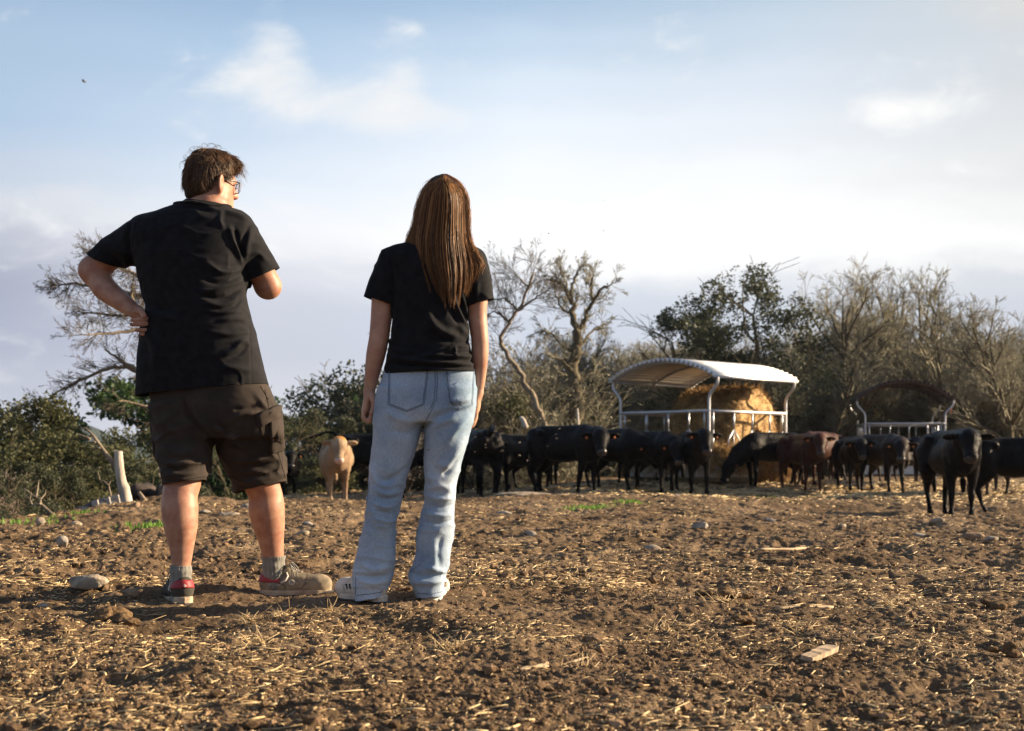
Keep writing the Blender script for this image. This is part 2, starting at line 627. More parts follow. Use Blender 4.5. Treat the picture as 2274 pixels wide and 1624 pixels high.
# ---------------------------------------------------------------- materials
def material(name, color, rough=0.8, spec=0.3, metallic=0.0, var=0.25, vscale=6.0, col2=None, bump=0.0, bscale=60.0,
             sheen=0.0, sheen_tint=(1, 1, 1), sss=0.0, attr=None, attr_cols=None, translucent=0.0, stretch=None, vdetail=4, bdist=0.002, aniso=0.0):
    m = bpy.data.materials.new(name)
    m.use_nodes = True
    N, L = m.node_tree.nodes, m.node_tree.links
    b = N['Principled BSDF']
    b.inputs['Roughness'].default_value = rough
    b.inputs['Specular IOR Level'].default_value = spec
    b.inputs['Metallic'].default_value = metallic
    if aniso: b.inputs['Anisotropic'].default_value = aniso
    tc = N.new('ShaderNodeTexCoord')
    src = tc.outputs['Object']
    if stretch:
        mp = N.new('ShaderNodeMapping')
        mp.inputs['Scale'].default_value = stretch
        L.new(src, mp.inputs[0])
        src = mp.outputs[0]
    n = N.new('ShaderNodeTexNoise')
    n.inputs['Scale'].default_value = vscale
    n.inputs['Detail'].default_value = vdetail
    n.inputs['Roughness'].default_value = 0.6
    L.new(src, n.inputs[0])
    r = N.new('ShaderNodeValToRGB')
    c2 = col2 if col2 else tuple(c * (1 - var) for c in color)
    c1 = color if col2 else tuple(min(1, c * (1 + var)) for c in color)
    r.color_ramp.elements[0].position = 0.34
    r.color_ramp.elements[1].position = 0.66
    r.color_ramp.elements[0].color = (*c2, 1)
    r.color_ramp.elements[1].color = (*c1, 1)
    L.new(n.outputs[0], r.inputs[0])
    colout = r.outputs[0]
    if attr:
        at = N.new('ShaderNodeAttribute')
        at.attribute_name = attr
        r2 = N.new('ShaderNodeValToRGB')
        els = r2.color_ramp.elements
        for i, c in enumerate(attr_cols):
            t = i / (len(attr_cols) - 1)
            e = els[i] if i < 2 else els.new(t)
            e.position = t
            e.color = (*c, 1)
        # the first two elements were placed before later ones were inserted
        els[0].position = 0
        L.new(at.outputs['Fac'], r2.inputs[0])
        mx = N.new('ShaderNodeMix')
        mx.data_type = 'RGBA'
        mx.blend_type = 'MULTIPLY'
        mx.inputs[0].default_value = 1
        L.new(r2.outputs[0], mx.inputs[6])
        L.new(colout, mx.inputs[7])
        colout = mx.outputs[2]
    L.new(colout, b.inputs['Base Color'])
    if sheen:
        b.inputs['Sheen Weight'].default_value = sheen
        b.inputs['Sheen Roughness'].default_value = 0.5
        b.inputs['Sheen Tint'].default_value = (*sheen_tint, 1)
    if sss:
        b.inputs['Subsurface Weight'].default_value = sss
        b.inputs['Subsurface Radius'].default_value = (0.012, 0.004, 0.002)
        b.inputs['Subsurface Scale'].default_value = 1.0
    if bump:
        nb = N.new('ShaderNodeTexNoise')
        nb.inputs['Scale'].default_value = bscale
        nb.inputs['Detail'].default_value = 3
        L.new(src, nb.inputs[0])
        bp = N.new('ShaderNodeBump')
        bp.inputs['Strength'].default_value = bump
        bp.inputs['Distance'].default_value = bdist
        L.new(nb.outputs[0], bp.inputs['Height'])
        L.new(bp.outputs[0], b.inputs['Normal'])
    if translucent:
        tr = N.new('ShaderNodeBsdfTranslucent')
        L.new(colout, tr.inputs[0])
        ms = N.new('ShaderNodeMixShader')
        ms.inputs[0].default_value = translucent
        L.new(b.outputs[0], ms.inputs[1])
        L.new(tr.outputs[0], ms.inputs[2])
        L.new(ms.outputs[0], N['Material Output'].inputs[0])
    return m


rng = np.random.default_rng(7)
random.seed(7)
# ---------------------------------------------------------------- ground
def ground_macro(x, y):
    x = np.asarray(x, float); y = np.asarray(y, float)
    z = np.zeros(np.broadcast(x, y).shape)
    # dip on the right where the front cow stands, gentle rise to the feeders
    z = z - 0.22 * np.exp(-((y - 19.0) / 3.2) ** 2) * sstep(x, 2.2, 5.0)
    z = z + 0.16 * sstep(y, 23.5, 27.0) * sstep(x, -0.5, 2.0)
    z = z - 0.07 * sstep(y, 17, 22) * sstep(x, 1.0, -2.0)
    z = z + 0.10 * np.exp(-((y - 16.5) / 2.0) ** 2 - ((x + 4.0) / 1.2) ** 2)
    # the yard breaks off on the left and behind the left half
    xe = np.interp(y, [0, 12, 14, 17, 21, 25, 27.5, 40], [-7.5, -5.4, -4.95, -4.45, -4.25, -4.1, -3.9, -3.9])
    s = np.maximum(xe - x, np.where(x < 0.5, (y - 27.8) * sstep(x, 1.0, -1.0), -9))
    z = z - 2.4 * sstep(s, 0.0, 4.5) - 0.25 * np.clip(s, 0, 60) ** 0.5 * (s > 0)
    return z


def ground_z(x, y):
    x = np.asarray(x, float); y = np.asarray(y, float)
    P = np.stack([x, y, np.zeros_like(x)], -1)
    m = ground_macro(x, y)
    w = 0.060 * fbm(P * 0.8, 3, 11) + 0.040 * fbm(P * 2.6, 3, 21)
    r = np.clip(fbm(P * 6.5, 3, 31) + 0.06, 0, 1)          # trampled lumps
    hoof = np.clip(fbm(P * np.array([4.2, 4.2, 1]) + 31, 2, 41) - 0.28, 0, 1)
    rough = 0.45 + 0.55 * sstep(y, 6.3, 8.5) + 0.3 * sstep(x, -0.8, -2.2)
    w = w + rough * (0.016 * r + 0.022 * fbm(P * 19, 3, 51)) - 0.12 * rough * hoof
    w = w + 0.013 * fbm(P * 42, 3, 61, 0.6)
    # people stand on firm trodden soil
    for cx, cy, rr, zz in ((-1.33, 5.74, .16, -.004), (-0.88, 6.02, .24, -.008), (-0.58, 5.62, .22, .008), (-0.33, 5.66, .17, .008)):
        g = np.exp(-(((x - cx) ** 2 + (y - cy) ** 2) / rr ** 2))
        w = w * (1 - 0.88 * g) + zz * g
    far = 1 + 0.0 * y
    return m + w * far


def gz(x, y):
    return float(ground_z(np.array([float(x)]), np.array([float(y)]))[0])


def build_ground():
    # one sheet: fine close to the camera's side of the yard, coarser outwards
    th = np.concatenate([np.linspace(-math.pi + 0.02, -0.52, 40, endpoint=False), np.linspace(-0.52, 0.52, 760), np.linspace(0.52, math.pi, 40)[1:]])
    r = np.concatenate([[0.02, 0.6, 1.2, 1.8], 2.3 * (44 / 2.3) ** np.linspace(0, 1, 1500), [47, 52, 60, 75, 100, 160, 300, 700, 1550]])
    T, R = np.meshgrid(th, r)
    X, Y = R * np.sin(T), R * np.cos(T)
    Z = np.where(R < 60, ground_z(X, Y), ground_macro(X, Y))
    # far country lies a little lower
    Z = Z - 2.2 * sstep(R, 42, 90)
    Z = np.where(R > 90, -2.6, Z)
    V = np.stack([X, Y, Z], -1).reshape(-1, 3)
    nr, nt = T.shape
    i = np.arange(nr - 1)[:, None] * nt; j = np.arange(nt)[None, :]
    jn = (j + 1) % nt
    F = np.stack([i + j, i + nt + j, i + nt + jn, i + jn], -1).reshape(-1, 4)[:, ::-1]
    m = bpy.data.materials.new("trampled_soil")
    m.use_nodes = True
    N, L = m.node_tree.nodes, m.node_tree.links
    b = N['Principled BSDF']
    b.inputs['Roughness'].default_value = 0.95
    b.inputs['Specular IOR Level'].default_value = 0.15
    tc = N.new('ShaderNodeTexCoord')

    def ns(scale, det=5, rough=0.62):
        n = N.new('ShaderNodeTexNoise')
        n.inputs['Scale'].default_value = scale
        n.inputs['Detail'].default_value = det
        n.inputs['Roughness'].default_value = rough
        L.new(tc.outputs['Object'], n.inputs[0])
        return n.outputs[0]

    def rp(v, stops):
        r_ = N.new('ShaderNodeValToRGB')
        e = r_.color_ramp.elements
        e[0].position, e[0].color = stops[0][0], (*stops[0][1], 1)
        e[1].position, e[1].color = stops[-1][0], (*stops[-1][1], 1)
        for p, c in stops[1:-1]:
            k = e.new(p); k.color = (*c, 1)
        L.new(v, r_.inputs[0])
        return r_.outputs[0]

    big = rp(ns(0.9, 4), [(0.35, (0.115, 0.076, 0.045)), (0.52, (0.185, 0.126, 0.077)), (0.68, (0.30, 0.215, 0.138))])
    fine = rp(ns(38, 5, 0.7), [(0.30, (0.42, 0.38, 0.36)), (0.5, (0.95, 0.94, 0.92)), (0.72, (1.35, 1.32, 1.25))])
    mx = N.new('ShaderNodeMix'); mx.data_type = 'RGBA'; mx.blend_type = 'MULTIPLY'; mx.inputs[0].default_value = 1
    L.new(big, mx.inputs[6]); L.new(fine, mx.inputs[7])
    # chaff: pale crumbs trodden into the soil
    ch = N.new('ShaderNodeTexVoronoi'); ch.inputs['Scale'].default_value = 95
    L.new(tc.outputs['Object'], ch.inputs[0])
    chf = rp(ch.outputs['Color'], [(0.80, (0, 0, 0)), (0.86, (1, 1, 1))])
    mx2 = N.new('ShaderNodeMix'); mx2.data_type = 'RGBA'
    sc_ = N.new('ShaderNodeMath'); sc_.operation = 'MULTIPLY'; sc_.inputs[1].default_value = 0.35
    L.new(chf, sc_.inputs[0])
    L.new(sc_.outputs[0], mx2.inputs[0])
    L.new(mx.outputs[2], mx2.inputs[6]); mx2.inputs[7].default_value = (0.42, 0.30, 0.17, 1)
    L.new(mx2.outputs[2], b.inputs['Base Color'])
    bp = N.new('ShaderNodeBump'); bp.inputs['Strength'].default_value = 0.9; bp.inputs['Distance'].default_value = 0.018
    L.new(ns(70, 6, 0.75), bp.inputs['Height'])
    L.new(bp.outputs[0], b.inputs['Normal'])
    o = mesh_np('ground', V, F, m)
    tag(o, kind='structure')
    return o


ground = build_ground()


def in_view_xy(n, y0, y1, power=1.0, side=0.42, rg=rng):
    """random points in the visible wedge; density ~ 1/y**(1+power)"""
    u = rg.random(n)
    if power == 0:
        y = y0 + (y1 - y0) * u
    else:
        y = (y0 ** -power + u * (y1 ** -power - y0 ** -power)) ** (-1 / power)
    x = (rg.random(n) * 2 - 1) * side * y
    return x, y


# clods: crumbs of soil, far too many to count
def build_clods():
    ico = bmesh.new(); bmesh.ops.create_icosphere(ico, subdivisions=1, radius=1)
    iv = np.array([v.co[:] for v in ico.verts]); jf = np.array([[v.index for v in f.verts] for f in ico.faces]); ico.free()
    g2 = np.random.default_rng(3)
    xs, ys, ss = [], [], []
    for n, y0, y1, pw, smin, smax in ((60000, 2.4, 9, 1.0, 0.0015, 0.0065), (1500, 2.6, 14, .8, 0.006, 0.016), (9000, 6.5, 27, 0.6, 0.005, 0.022), (120, 2.8, 6.5, .5, .010, .024)):
        x, y = in_view_xy(n, y0, y1, pw, 0.41, g2)
        s = smin + (smax - smin) * g2.random(n) ** 2.2
        xs.append(x); ys.append(y); ss.append(s)
    x = np.concatenate(xs); y = np.concatenate(ys); s = np.concatenate(ss)
    keep = ground_macro(x, y) > -0.7
    cl = fbm(np.stack([x * 1.6, y * 1.6, 0 * x], -1), 2, 77)
    keep &= g2.random(len(x)) < np.clip(0.62 + 1.3 * cl, 0.12, 1)
    x, y, s = x[keep], y[keep], s[keep]
    z = ground_z(x, y)
    n = len(x)
    jit = 1 + 0.75 * (g2.random((n, len(iv), 1)) - 0.5)
    q = g2.normal(size=(n, 3)); q /= np.linalg.norm(q, axis=1)[:, None]
    sc = s[:, None] * (0.7 + 0.7 * g2.random((n, 3))) * np.array([1.15, 1.0, 0.75])
    Vv = iv[None] * jit * sc[:, None, :]
    a = g2.random(n) * 6.28
    ca, sa = np.cos(a)[:, None], np.sin(a)[:, None]
    Vx = Vv[..., 0] * ca - Vv[..., 1] * sa; Vy = Vv[..., 0] * sa + Vv[..., 1] * ca
    V = np.stack([Vx + x[:, None], Vy + y[:, None], Vv[..., 2] + (z + 0.25 * s)[:, None]], -1).reshape(-1, 3)
    F = (jf[None] + (np.arange(n) * len(iv))[:, None, None]).reshape(-1, 3)
    var = np.repeat(g2.random(n), len(iv))
    mat = material('soil_crumb', (0.27, 0.185, 0.115), 0.95, 0.12, col2=(0.115, 0.076, 0.046), vscale=30, bump=0.8, bscale=160, bdist=0.004,
                   attr='var', attr_cols=[(0.55, 0.52, 0.5), (0.9, 0.88, 0.86), (1.3, 1.25, 1.2)])
    o = mesh_np('soil_clods', V, F, mat, None, False, {'var': var})
    tag(o, 'loose brown soil crumbs and clods strewn over the trampled yard', 'soil clods', kind='stuff')


build_clods()


def straw_mesh(x, y, z, L, w, g2, lift=0.6, steep=0.25):
    """bent flattened stalks: 3 rings of 3 vertices"""
    n = len(x)
    a = g2.random(n) * math.pi * 2
    el = (g2.random(n) ** 3) * steep * np.where(g2.random(n) < 0.08, 3.0, 1.0) * np.sign(g2.random(n) - 0.3)
    d = np.stack([np.cos(a) * np.cos(el), np.sin(a) * np.cos(el), np.sin(el)], -1)
    bend = (g2.random((n, 3)) - 0.5) * 0.5
    bend[:, 2] = np.abs(bend[:, 2]) * 0.35
    mid = np.stack([x, y, z], -1)
    p0 = mid - d * (L / 2)[:, None]; p2 = mid + d * (L / 2)[:, None]
    p1 = mid + bend * (L * 0.35)[:, None]
    # drape the ends on the soil
    for p in (p0, p1, p2):
        gzv = ground_z(p[:, 0], p[:, 1]) + w * lift
        p[:, 2] = np.maximum(p[:, 2], gzv)
    side = np.cross(d, [0, 0, 1.0]); side /= np.linalg.norm(side, axis=1)[:, None] + 1e-9
    upv = np.cross(side, d)
    rings = []
    for p, k in ((p0, 0.8), (p1, 1.0), (p2, 0.7)):
        ww = (w * k)[:, None]
        rings += [p + side * ww, p + upv * ww * 0.8, p - side * ww, p - upv * ww * 0.5]
    V = np.stack(rings, 1).reshape(-1, 3)
    b = (np.arange(n) * 12)[:, None]
    F = []
    for r in (0, 4):
        for k in range(4):
            F.append(np.concatenate([b + r + k, b + r + (k + 1) % 4, b + r + 4 + (k + 1) % 4, b + r + 4 + k], 1))
    F.append(np.concatenate([b + 3, b + 2, b + 1, b + 0], 1))
    F.append(np.concatenate([b + 8, b + 9, b + 10, b + 11], 1))
    return V, np.concatenate(F)


MAT_STRAW = material('straw', (0.90, 0.72, 0.44), 0.45, 0.5, col2=(0.75, 0.55, 0.30), vscale=9, attr='var',
                     attr_cols=[(0.34, 0.27, 0.20), (0.62, 0.55, 0.45), (0.85, 0.82, 0.72), (1.0, 1.0, 0.95)], translucent=0.12)


def build_straw():
    g2 = np.random.default_rng(5)
    X, Y, LL, WW, VV = [], [], [], [], []
    for n, y0, y1, pw, l0, l1, w0, w1, v0 in (
            (48000, 2.4, 8, 1.0, 0.005, 0.032, 0.0009, 0.0022, 0.05),
            (4200, 2.4, 8, 0.9, 0.03, 0.11, 0.0010, 0.0026, 0.35),
            (1900, 2.5, 9, 0.6, 0.012, 0.055, 0.0022, 0.0048, 0.55),
            (20000, 6, 16, 0.8, 0.02, 0.08, 0.0018, 0.0036, 0.15),
            (600, 6.5, 22, 0.5, 0.08, 0.28, 0.0015, 0.004, 0.4),
            (9000, 14, 29, 0.3, 0.03, 0.12, 0.003, 0.007, 0.25)):
        x, y = in_view_xy(n, y0, y1, pw, 0.41, g2)
        dens = np.clip(0.60 + 1.5 * fbm(np.stack([x * 1.1, y * 1.1, 0 * x], -1), 3, 91), 0.10, 1)
        k = g2.random(n) < dens
        x, y = x[k], y[k]
        m = len(x)
        X.append(x); Y.append(y)
        LL.append(l0 + (l1 - l0) * g2.random(m) ** 1.6)
        WW.append(w0 + (w1 - w0) * g2.random(m) ** 1.5)
        VV.append(np.clip(v0 + (1 - v0) * g2.random(m) ** 1.3, 0, 1))
    # spilled litter round the feeders and under the herd
    n = 34000
    x = g2.uniform(-4.0, 10.5, n); y = g2.uniform(21.5, 29.5, n)
    d = np.exp(-((y - 25.3) / 2.4) ** 2) * (0.22 + 0.78 * sstep(x, 0.0, 3.0)) * np.clip(0.8 + 0.9 * fbm(np.stack([x, y, 0 * x], -1), 2, 5), 0.1, 1)
    k = g2.random(n) < d
    x, y = x[k], y[k]; m = len(x)
    X.append(x); Y.append(y); LL.append(g2.uniform(0.05, 0.22, m)); WW.append(g2.uniform(0.005, 0.013, m)); VV.append(g2.uniform(0.4, 1, m))
    x, y, L, w, v = map(np.concatenate, (X, Y, LL, WW, VV))
    k = ground_macro(x, y) > -0.5
    x, y, L, w, v = x[k], y[k], L[k], w[k], v[k]
    z = ground_z(x, y) + w * 0.6 + np.where(g2.random(len(x)) < 0.15, 0.004, 0)
    V, F = straw_mesh(x, y, z, L, w, g2)
    o = mesh_np('straw_litter', V, F, MAT_STRAW, None, True, {'var': np.repeat(v, 12)})
    tag(o, 'chopped yellow straw and chaff littered over the muddy yard', 'straw', kind='stuff')


build_straw()


def stone(name, px, py, Yd, size, mat, seed, rz=0.0, squash=0.62, sink=0.25, sub=4, rough=0.35):
    p = W(px, py, Yd)
    bm = bmesh.new(); bmesh.ops.create_icosphere(bm, subdivisions=sub, radius=1)
    V = np.array([v.co[:] for v in bm.verts]); F = np.array([[v.index for v in f.verts] for f in bm.faces]); bm.free()
    # facets: flatten towards a few random planes, then roughen
    g2 = np.random.default_rng(seed)
    for _ in range(9):
        n = g2.normal(size=3); n /= np.linalg.norm(n)
        c = g2.uniform(0.55, 0.85)
        d = V @ n
        V = V - n * np.clip(d - c, 0, None)[:, None] * 0.85
    V = V * (1 + rough * 0.5 * fbm(V * 1.7 + seed, 4, seed)[:, None] + rough * 0.16 * fbm(V * 7 + seed, 3, seed + 9)[:, None])
    V = V * np.array([size[0], size[1], size[2] if len(size) > 2 else size[0] * squash]) / 2
    o = mesh_np(name, V, F, mat)
    if size[0] > .5: sink = .42
    o.location = (p[0], p[1], gz(p[0], p[1]) + V[:, 2].max() * (1 - 2 * sink))
    o.rotation_euler = (0, 0, rz)
    return o


MAT_STONE = material('limestone', (0.42, 0.35, 0.27), 0.9, 0.2, col2=(0.20, 0.155, 0.11), vscale=14, bump=0.8, bscale=70, bdist=0.006)
MAT_STONE_DK = material('brown_stone', (0.30, 0.21, 0.14), 0.9, 0.2, col2=(0.15, 0.10, 0.065), vscale=16, bump=0.9, bscale=70, bdist=0.006)
MAT_STONE_GR = material('grey_stone', (0.38, 0.34, 0.29), 0.85, 0.25, col2=(0.18, 0.14, 0.11), vscale=14, bump=0.6, bscale=30, bdist=0.01)


def build_stones():
    def depth(py, z=0.0): return (CAM_H - z) * FPX / (py - HZ)
    big = [
        (190, 1330, 5.95, (0.185, 0.11, 0.075), MAT_STONE, 'large pale stone half sunk in the soil left of the dark shoe', 4),
        (292, 1338, 5.72, (0.08, 0.07, 0.05), MAT_STONE_DK, 'brown fist-sized stone just left of the dark shoe', 8),
        (96, 1348, 5.62, (0.05, 0.05, 0.035), MAT_STONE, 'small round stone in front of the large pale stone', 5),
        (138, 1219, 8.8, (0.10, 0.09, 0.09), MAT_STONE_GR, 'grey upright stone in the churned mud far left', 10),
        (1160, 1104, 22.0, (0.95, 0.5, 0.13), MAT_STONE, 'wide flat pale rock half buried before the black cattle', 12),
        (1710, 1160, 13.1, (0.17, 0.12, 0.08), MAT_STONE_GR, 'pale grey stone on the mud below the cow shadow', 13),
        (2043, 1187, 10.9, (0.11, 0.08, 0.05), MAT_STONE_GR, 'white stone on the soil under the front cow', 14),
        (1555, 1176, 11.8, (0.15, 0.1, 0.07), MAT_STONE_GR, 'dull pale stone on the mud in the middle of the yard', 15),
        (508, 1160, 13.1, (0.24, 0.16, 0.10), MAT_STONE, 'tan rounded stone seen between the bare legs', 16),
        (684, 1168, 12.4, (0.12, 0.1, 0.05), MAT_STONE_GR, 'small white stone in line behind the sand coloured shoe', 17),
        (2155, 1192, 10.6, (0.20, 0.12, 0.07), MAT_STONE_DK, 'flat brown stone right of the front cow', 19),
        (1118, 1140, 15.2, (0.20, 0.14, 0.07), MAT_STONE_GR, 'pale stone just right of the faded trouser hem', 20),
    ]
    for px, py, Yd, size, m, lab, sd in big:
        o = stone('stone', px, py, Yd, size, m, sd, rz=random.uniform(-0.4, 0.4))
        tag(o, lab, 'stone')
    g2 = np.random.default_rng(12)
    spots = [(545, 1140), (610, 1150), (740, 1124), (90, 1165), (170, 1170), (245, 1146), (310, 1180), (455, 1150), (300, 1140), (1085, 1165), (1290, 1108), (1500, 1104),
             (1380, 1150), (1640, 1190), (1870, 1172), (1905, 1140), (1990, 1160), (2080, 1170), (2200, 1212), (2235, 1170), (670, 1205), (1450, 1215), (1180, 1190), (1750, 1128)]
    src = [stone('stone', 545, 1140, depth(1140), (0.13, 0.1, 0.08), m, 30 + i, sub=3) for i, m in enumerate((MAT_STONE, MAT_STONE_GR, MAT_STONE_DK))]
    used = [False] * 3
    for px, py in spots:
        k = int(g2.integers(3)); Yd = depth(py)
        o = src[k] if not used[k] else src[k].copy()
        if used[k]: COL.objects.link(o)
        used[k] = True
        p = W(px, py, Yd)
        s = g2.uniform(0.5, 1.25)
        o.location = (p[0], p[1], gz(p[0], p[1]) + 0.012 * s)
        o.rotation_euler = (g2.uniform(-.3, .3), g2.uniform(-.3, .3), g2.uniform(0, 6.28))
        o.scale = (s * g2.uniform(.8, 1.3), s, s * g2.uniform(.6, 1))
        tag(o, 'small stone among many scattered in the trampled mud of the middle distance', 'stone', 'small stones scattered over the yard')


build_stones()


def build_debris():
    # offcut of board
    p = W(1820, 1462, 4.18); z = gz(p[0], p[1])
    bm = bmesh.new()
    n = 14
    Ld, Wd, Td = 0.165, 0.040, 0.016
    V, F = [], []
    g2 = np.random.default_rng(2)
    for i in range(n):
        t = i / (n - 1)
        x = (t - 0.5) * Ld
        wob = 0.0012 * g2.normal()
        for sx, sz in ((-1, 0), (1, 0), (1, 1), (-1, 1)):
            e = 0.006 * g2.random() if i in (0, n - 1) else 0
            V.append((x + (e if i == 0 else -e), sx * (Wd / 2 + wob), sz * (Td + 0.0012 * g2.normal())))
    for i in range(n - 1):
        for k in range(4):
            F.append((i * 4 + k, i * 4 + (k + 1) % 4, i * 4 + 4 + (k + 1) % 4, i * 4 + 4 + k))
    F.append((3, 2, 1, 0)); F.append(tuple((n - 1) * 4 + k for k in range(4)))
    m = material('weathered_board', (0.56, 0.43, 0.30), 0.85, 0.2, col2=(0.36, 0.26, 0.17), vscale=40, stretch=(0.15, 1, 1), bump=0.7, bscale=90, bdist=0.003)
    o = mesh_np('board_offcut', np.array(V), np.array(F), m, None, False)
    o.location = (p[0], p[1], z + 0.010); o.rotation_euler = (rad(8), rad(-6), rad(50))
    tag(o, 'short flat offcut of pale board lying on the soil, lower right', 'board')
    bark = material('dead_stick_bark', (0.20, 0.13, 0.08), 0.9, 0.2, col2=(0.09, 0.055, 0.035), vscale=30, bump=0.8, bscale=120, bdist=0.003)
    pale = material('pale_stick', (0.55, 0.42, 0.27), 0.8, 0.25, col2=(0.34, 0.24, 0.15), vscale=30, bump=0.5, bscale=100, bdist=0.002)

    def stick(pts, r, mat, lab, name='stick', cat='stick', lift=0.8):
        P = []
        for px, py, Yd in pts:
            q = W(px, py, Yd); P.append((q[0], q[1], gz(q[0], q[1]) + r * lift))
        P = np.array(P)
        t = np.linspace(0, 1, 9)
        Q = np.stack([np.interp(t, np.linspace(0, 1, len(P)), P[:, j]) for j in range(3)], 1)
        Q += rng.normal(size=Q.shape) * r * 0.18
        V, F = polytube(Q, r * (1 + 0.2 * rng.normal(size=9)), 8)
        o = mesh_np(name, V, F, mat)
        tag(o, lab, cat)
        return o
    stick([(2088, 1346, 5.58), (2130, 1352, 5.50), (2172, 1358, 5.44)], 0.011, bark, 'thick dark stick lying on the soil near the right edge')
    stick([(1722, 1362, 5.32), (1790, 1356, 5.38), (1850, 1352, 5.45)], 0.007, pale, 'pale twig with dark bark left of the dark stick')
    stick([(1830, 1517, 3.66), (1900, 1521, 3.63)], 0.008, bark, 'short dark twig on the soil below the board')
    stick([(2010, 1606, 3.1), (2090, 1606, 3.1)], 0.006, bark, 'dark twig at the bottom edge, right')
    stick([(40, 1240, 8.3), (88, 1244, 8.2)], 0.014, bark, 'brown stick in the churned mud on the far left')
    stick([(1155, 1512, 3.72), (1180, 1503, 3.76), (1240, 1492, 3.84), (1305, 1478, 3.92)], 0.0042, pale, 'long bright straw stalk in the middle foreground', 'straw_stalk', 'straw')
    stick([(1150, 1506, 3.74), (1190, 1500, 3.77), (1215, 1489, 3.83)], 0.0065, pale, 'thick pale split stalk crossing the long bright one', 'straw_stalk', 'straw')
    stick([(1682, 1228, 8.8), (1760, 1221, 9.0), (1800, 1214, 9.3)], 0.009, pale, 'long pale curved stalk on the soil in the middle right', 'straw_stalk', 'straw')
    # dung / clod cluster
    def lump(px, py, Yd, sizes, lab, seed, mat, name='dung_lump', cat='dung'):
        p = W(px, py, Yd); g3 = np.random.default_rng(seed)
        S = Sdf(0.01)
        z0 = gz(p[0], p[1])
        for _ in range(sizes[1]):
            S.ell((p[0] + g3.normal() * sizes[0], p[1] + g3.normal() * sizes[0] * .7, z0 + 0.008 + abs(g3.normal()) * sizes[0] * .3), g3.uniform(.5, 1, 3) * sizes[0] * np.array([.9, .8, .45]))
        V, F = S.mesh(0.005, 0.02, 1)
        V = V + normals(V, F) * (0.006 * fbm(V * 70, 3, seed))[:, None]
        o = mesh_np(name, V, F, mat)
        tag(o, lab, cat)
    dung = material('dry_dung', (0.20, 0.13, 0.07), 0.95, 0.1, col2=(0.09, 0.055, 0.03), vscale=40, bump=0.9, bscale=120, bdist=0.006)
    lump(2215, 1352, 5.45, (0.035, 7), 'crumbly brown lump of dung beside the dark stick, right edge', 2, dung)
    lump(1615, 1343, 5.6, (0.035, 7), 'dry tuft of dung and straw in the centre right', 3, dung)
    lump(250, 1372, 5.15, (0.05, 9), 'dark crumbled dung lump below the large pale stone', 4, dung)
    lump(1640, 1386, 4.95, (0.03, 6), 'dark clod of dung just below the dry tuft', 6, dung)
    lump(2240, 1450, 4.2, (0.03, 6), 'dark clod of dung at the right edge beside the board', 7, dung)
    # tufts of bent stalks sticking out of the soil
    g2 = np.random.default_rng(9)
    tuft_mat = MAT_STRAW
    T = [(560, 1372), (640, 1370), (1605, 1352), (1280, 1500), (560, 1455), (1000, 1462), (1555, 1425), (1780, 1400), (1980, 1355), (730, 1360), (1480, 1395)]
    for i, (px, py) in enumerate(T):
        Yd = CAM_H * FPX / (py - HZ)
        c = W(px, py, Yd); mb = MB()
        for k in range(34):
            a = g2.uniform(0, 6.28); Ls = g2.uniform(0.02, 0.085); e = g2.uniform(0.0, 0.8) * (1 if k % 5 else 1.6)
            b = np.array([c[0] + g2.normal() * 0.022, c[1] + g2.normal() * 0.022, 0]); b[2] = gz(b[0], b[1])
            d = np.array([math.cos(a) * math.cos(e), math.sin(a) * math.cos(e), math.sin(e)])
            q = b + d * Ls * .5 + g2.normal(size=3) * .004; r = b + d * Ls
            mb.tube([b, q, r], [0.0012, 0.0011, 0.0006], 4, g2.uniform(0.1, 0.9))
        o = mb.build('straw_tuft', tuft_mat, attr=True)
        tag(o, 'dry tuft of bent straw stalks sticking out of the foreground soil', 'straw tuft', 'straw tufts in the foreground soil')


build_debris()


def build_grass():
    g2 = np.random.default_rng(4)
    mb = MB()
    for px, py, n, sp in ((325, 1180, 420, 0.24), (1318, 1131, 520, 0.30), (1398, 1121, 260, 0.2), (600, 1128, 120, .15), (185, 1150, 160, 0.30), (60, 1160, 160, .35), (1700, 1100, 60, .2)):
        Yd = CAM_H * FPX / (py - HZ)
        c = W(px, py, Yd)
        for _ in range(n):
            x = c[0] + g2.normal() * sp * 0.5; y = c[1] + g2.normal() * sp * 0.8
            z = gz(x, y); a = g2.uniform(0, 6.28); h = g2.uniform(0.02, 0.06); w = g2.uniform(0.004, 0.010)
            d = np.array([math.cos(a), math.sin(a), 0]) * w; l = np.array([math.cos(a + 1.5), math.sin(a + 1.5), 0]) * h * g2.uniform(-.6, .6)
            b = np.array([x, y, z - 0.004])
            V = np.array([b - d, b + d, b + d * .7 + l * .5 + [0, 0, h * .6], b - d * .7 + l * .5 + [0, 0, h * .6], b + l + [0, 0, h]])
            mb.add(V, [np.array([(0, 1, 2, 3)]), np.array([(3, 2, 4)])], g2.random())
    m = material('young_grass', (0.20, 0.36, 0.05), 0.6, 0.3, col2=(0.10, 0.20, 0.03), vscale=20, translucent=0.35)
    o = mb.build('grass', m)
    tag(o, 'small bright green patches of young grass and weeds in the mud', 'grass', kind='stuff')


build_grass()
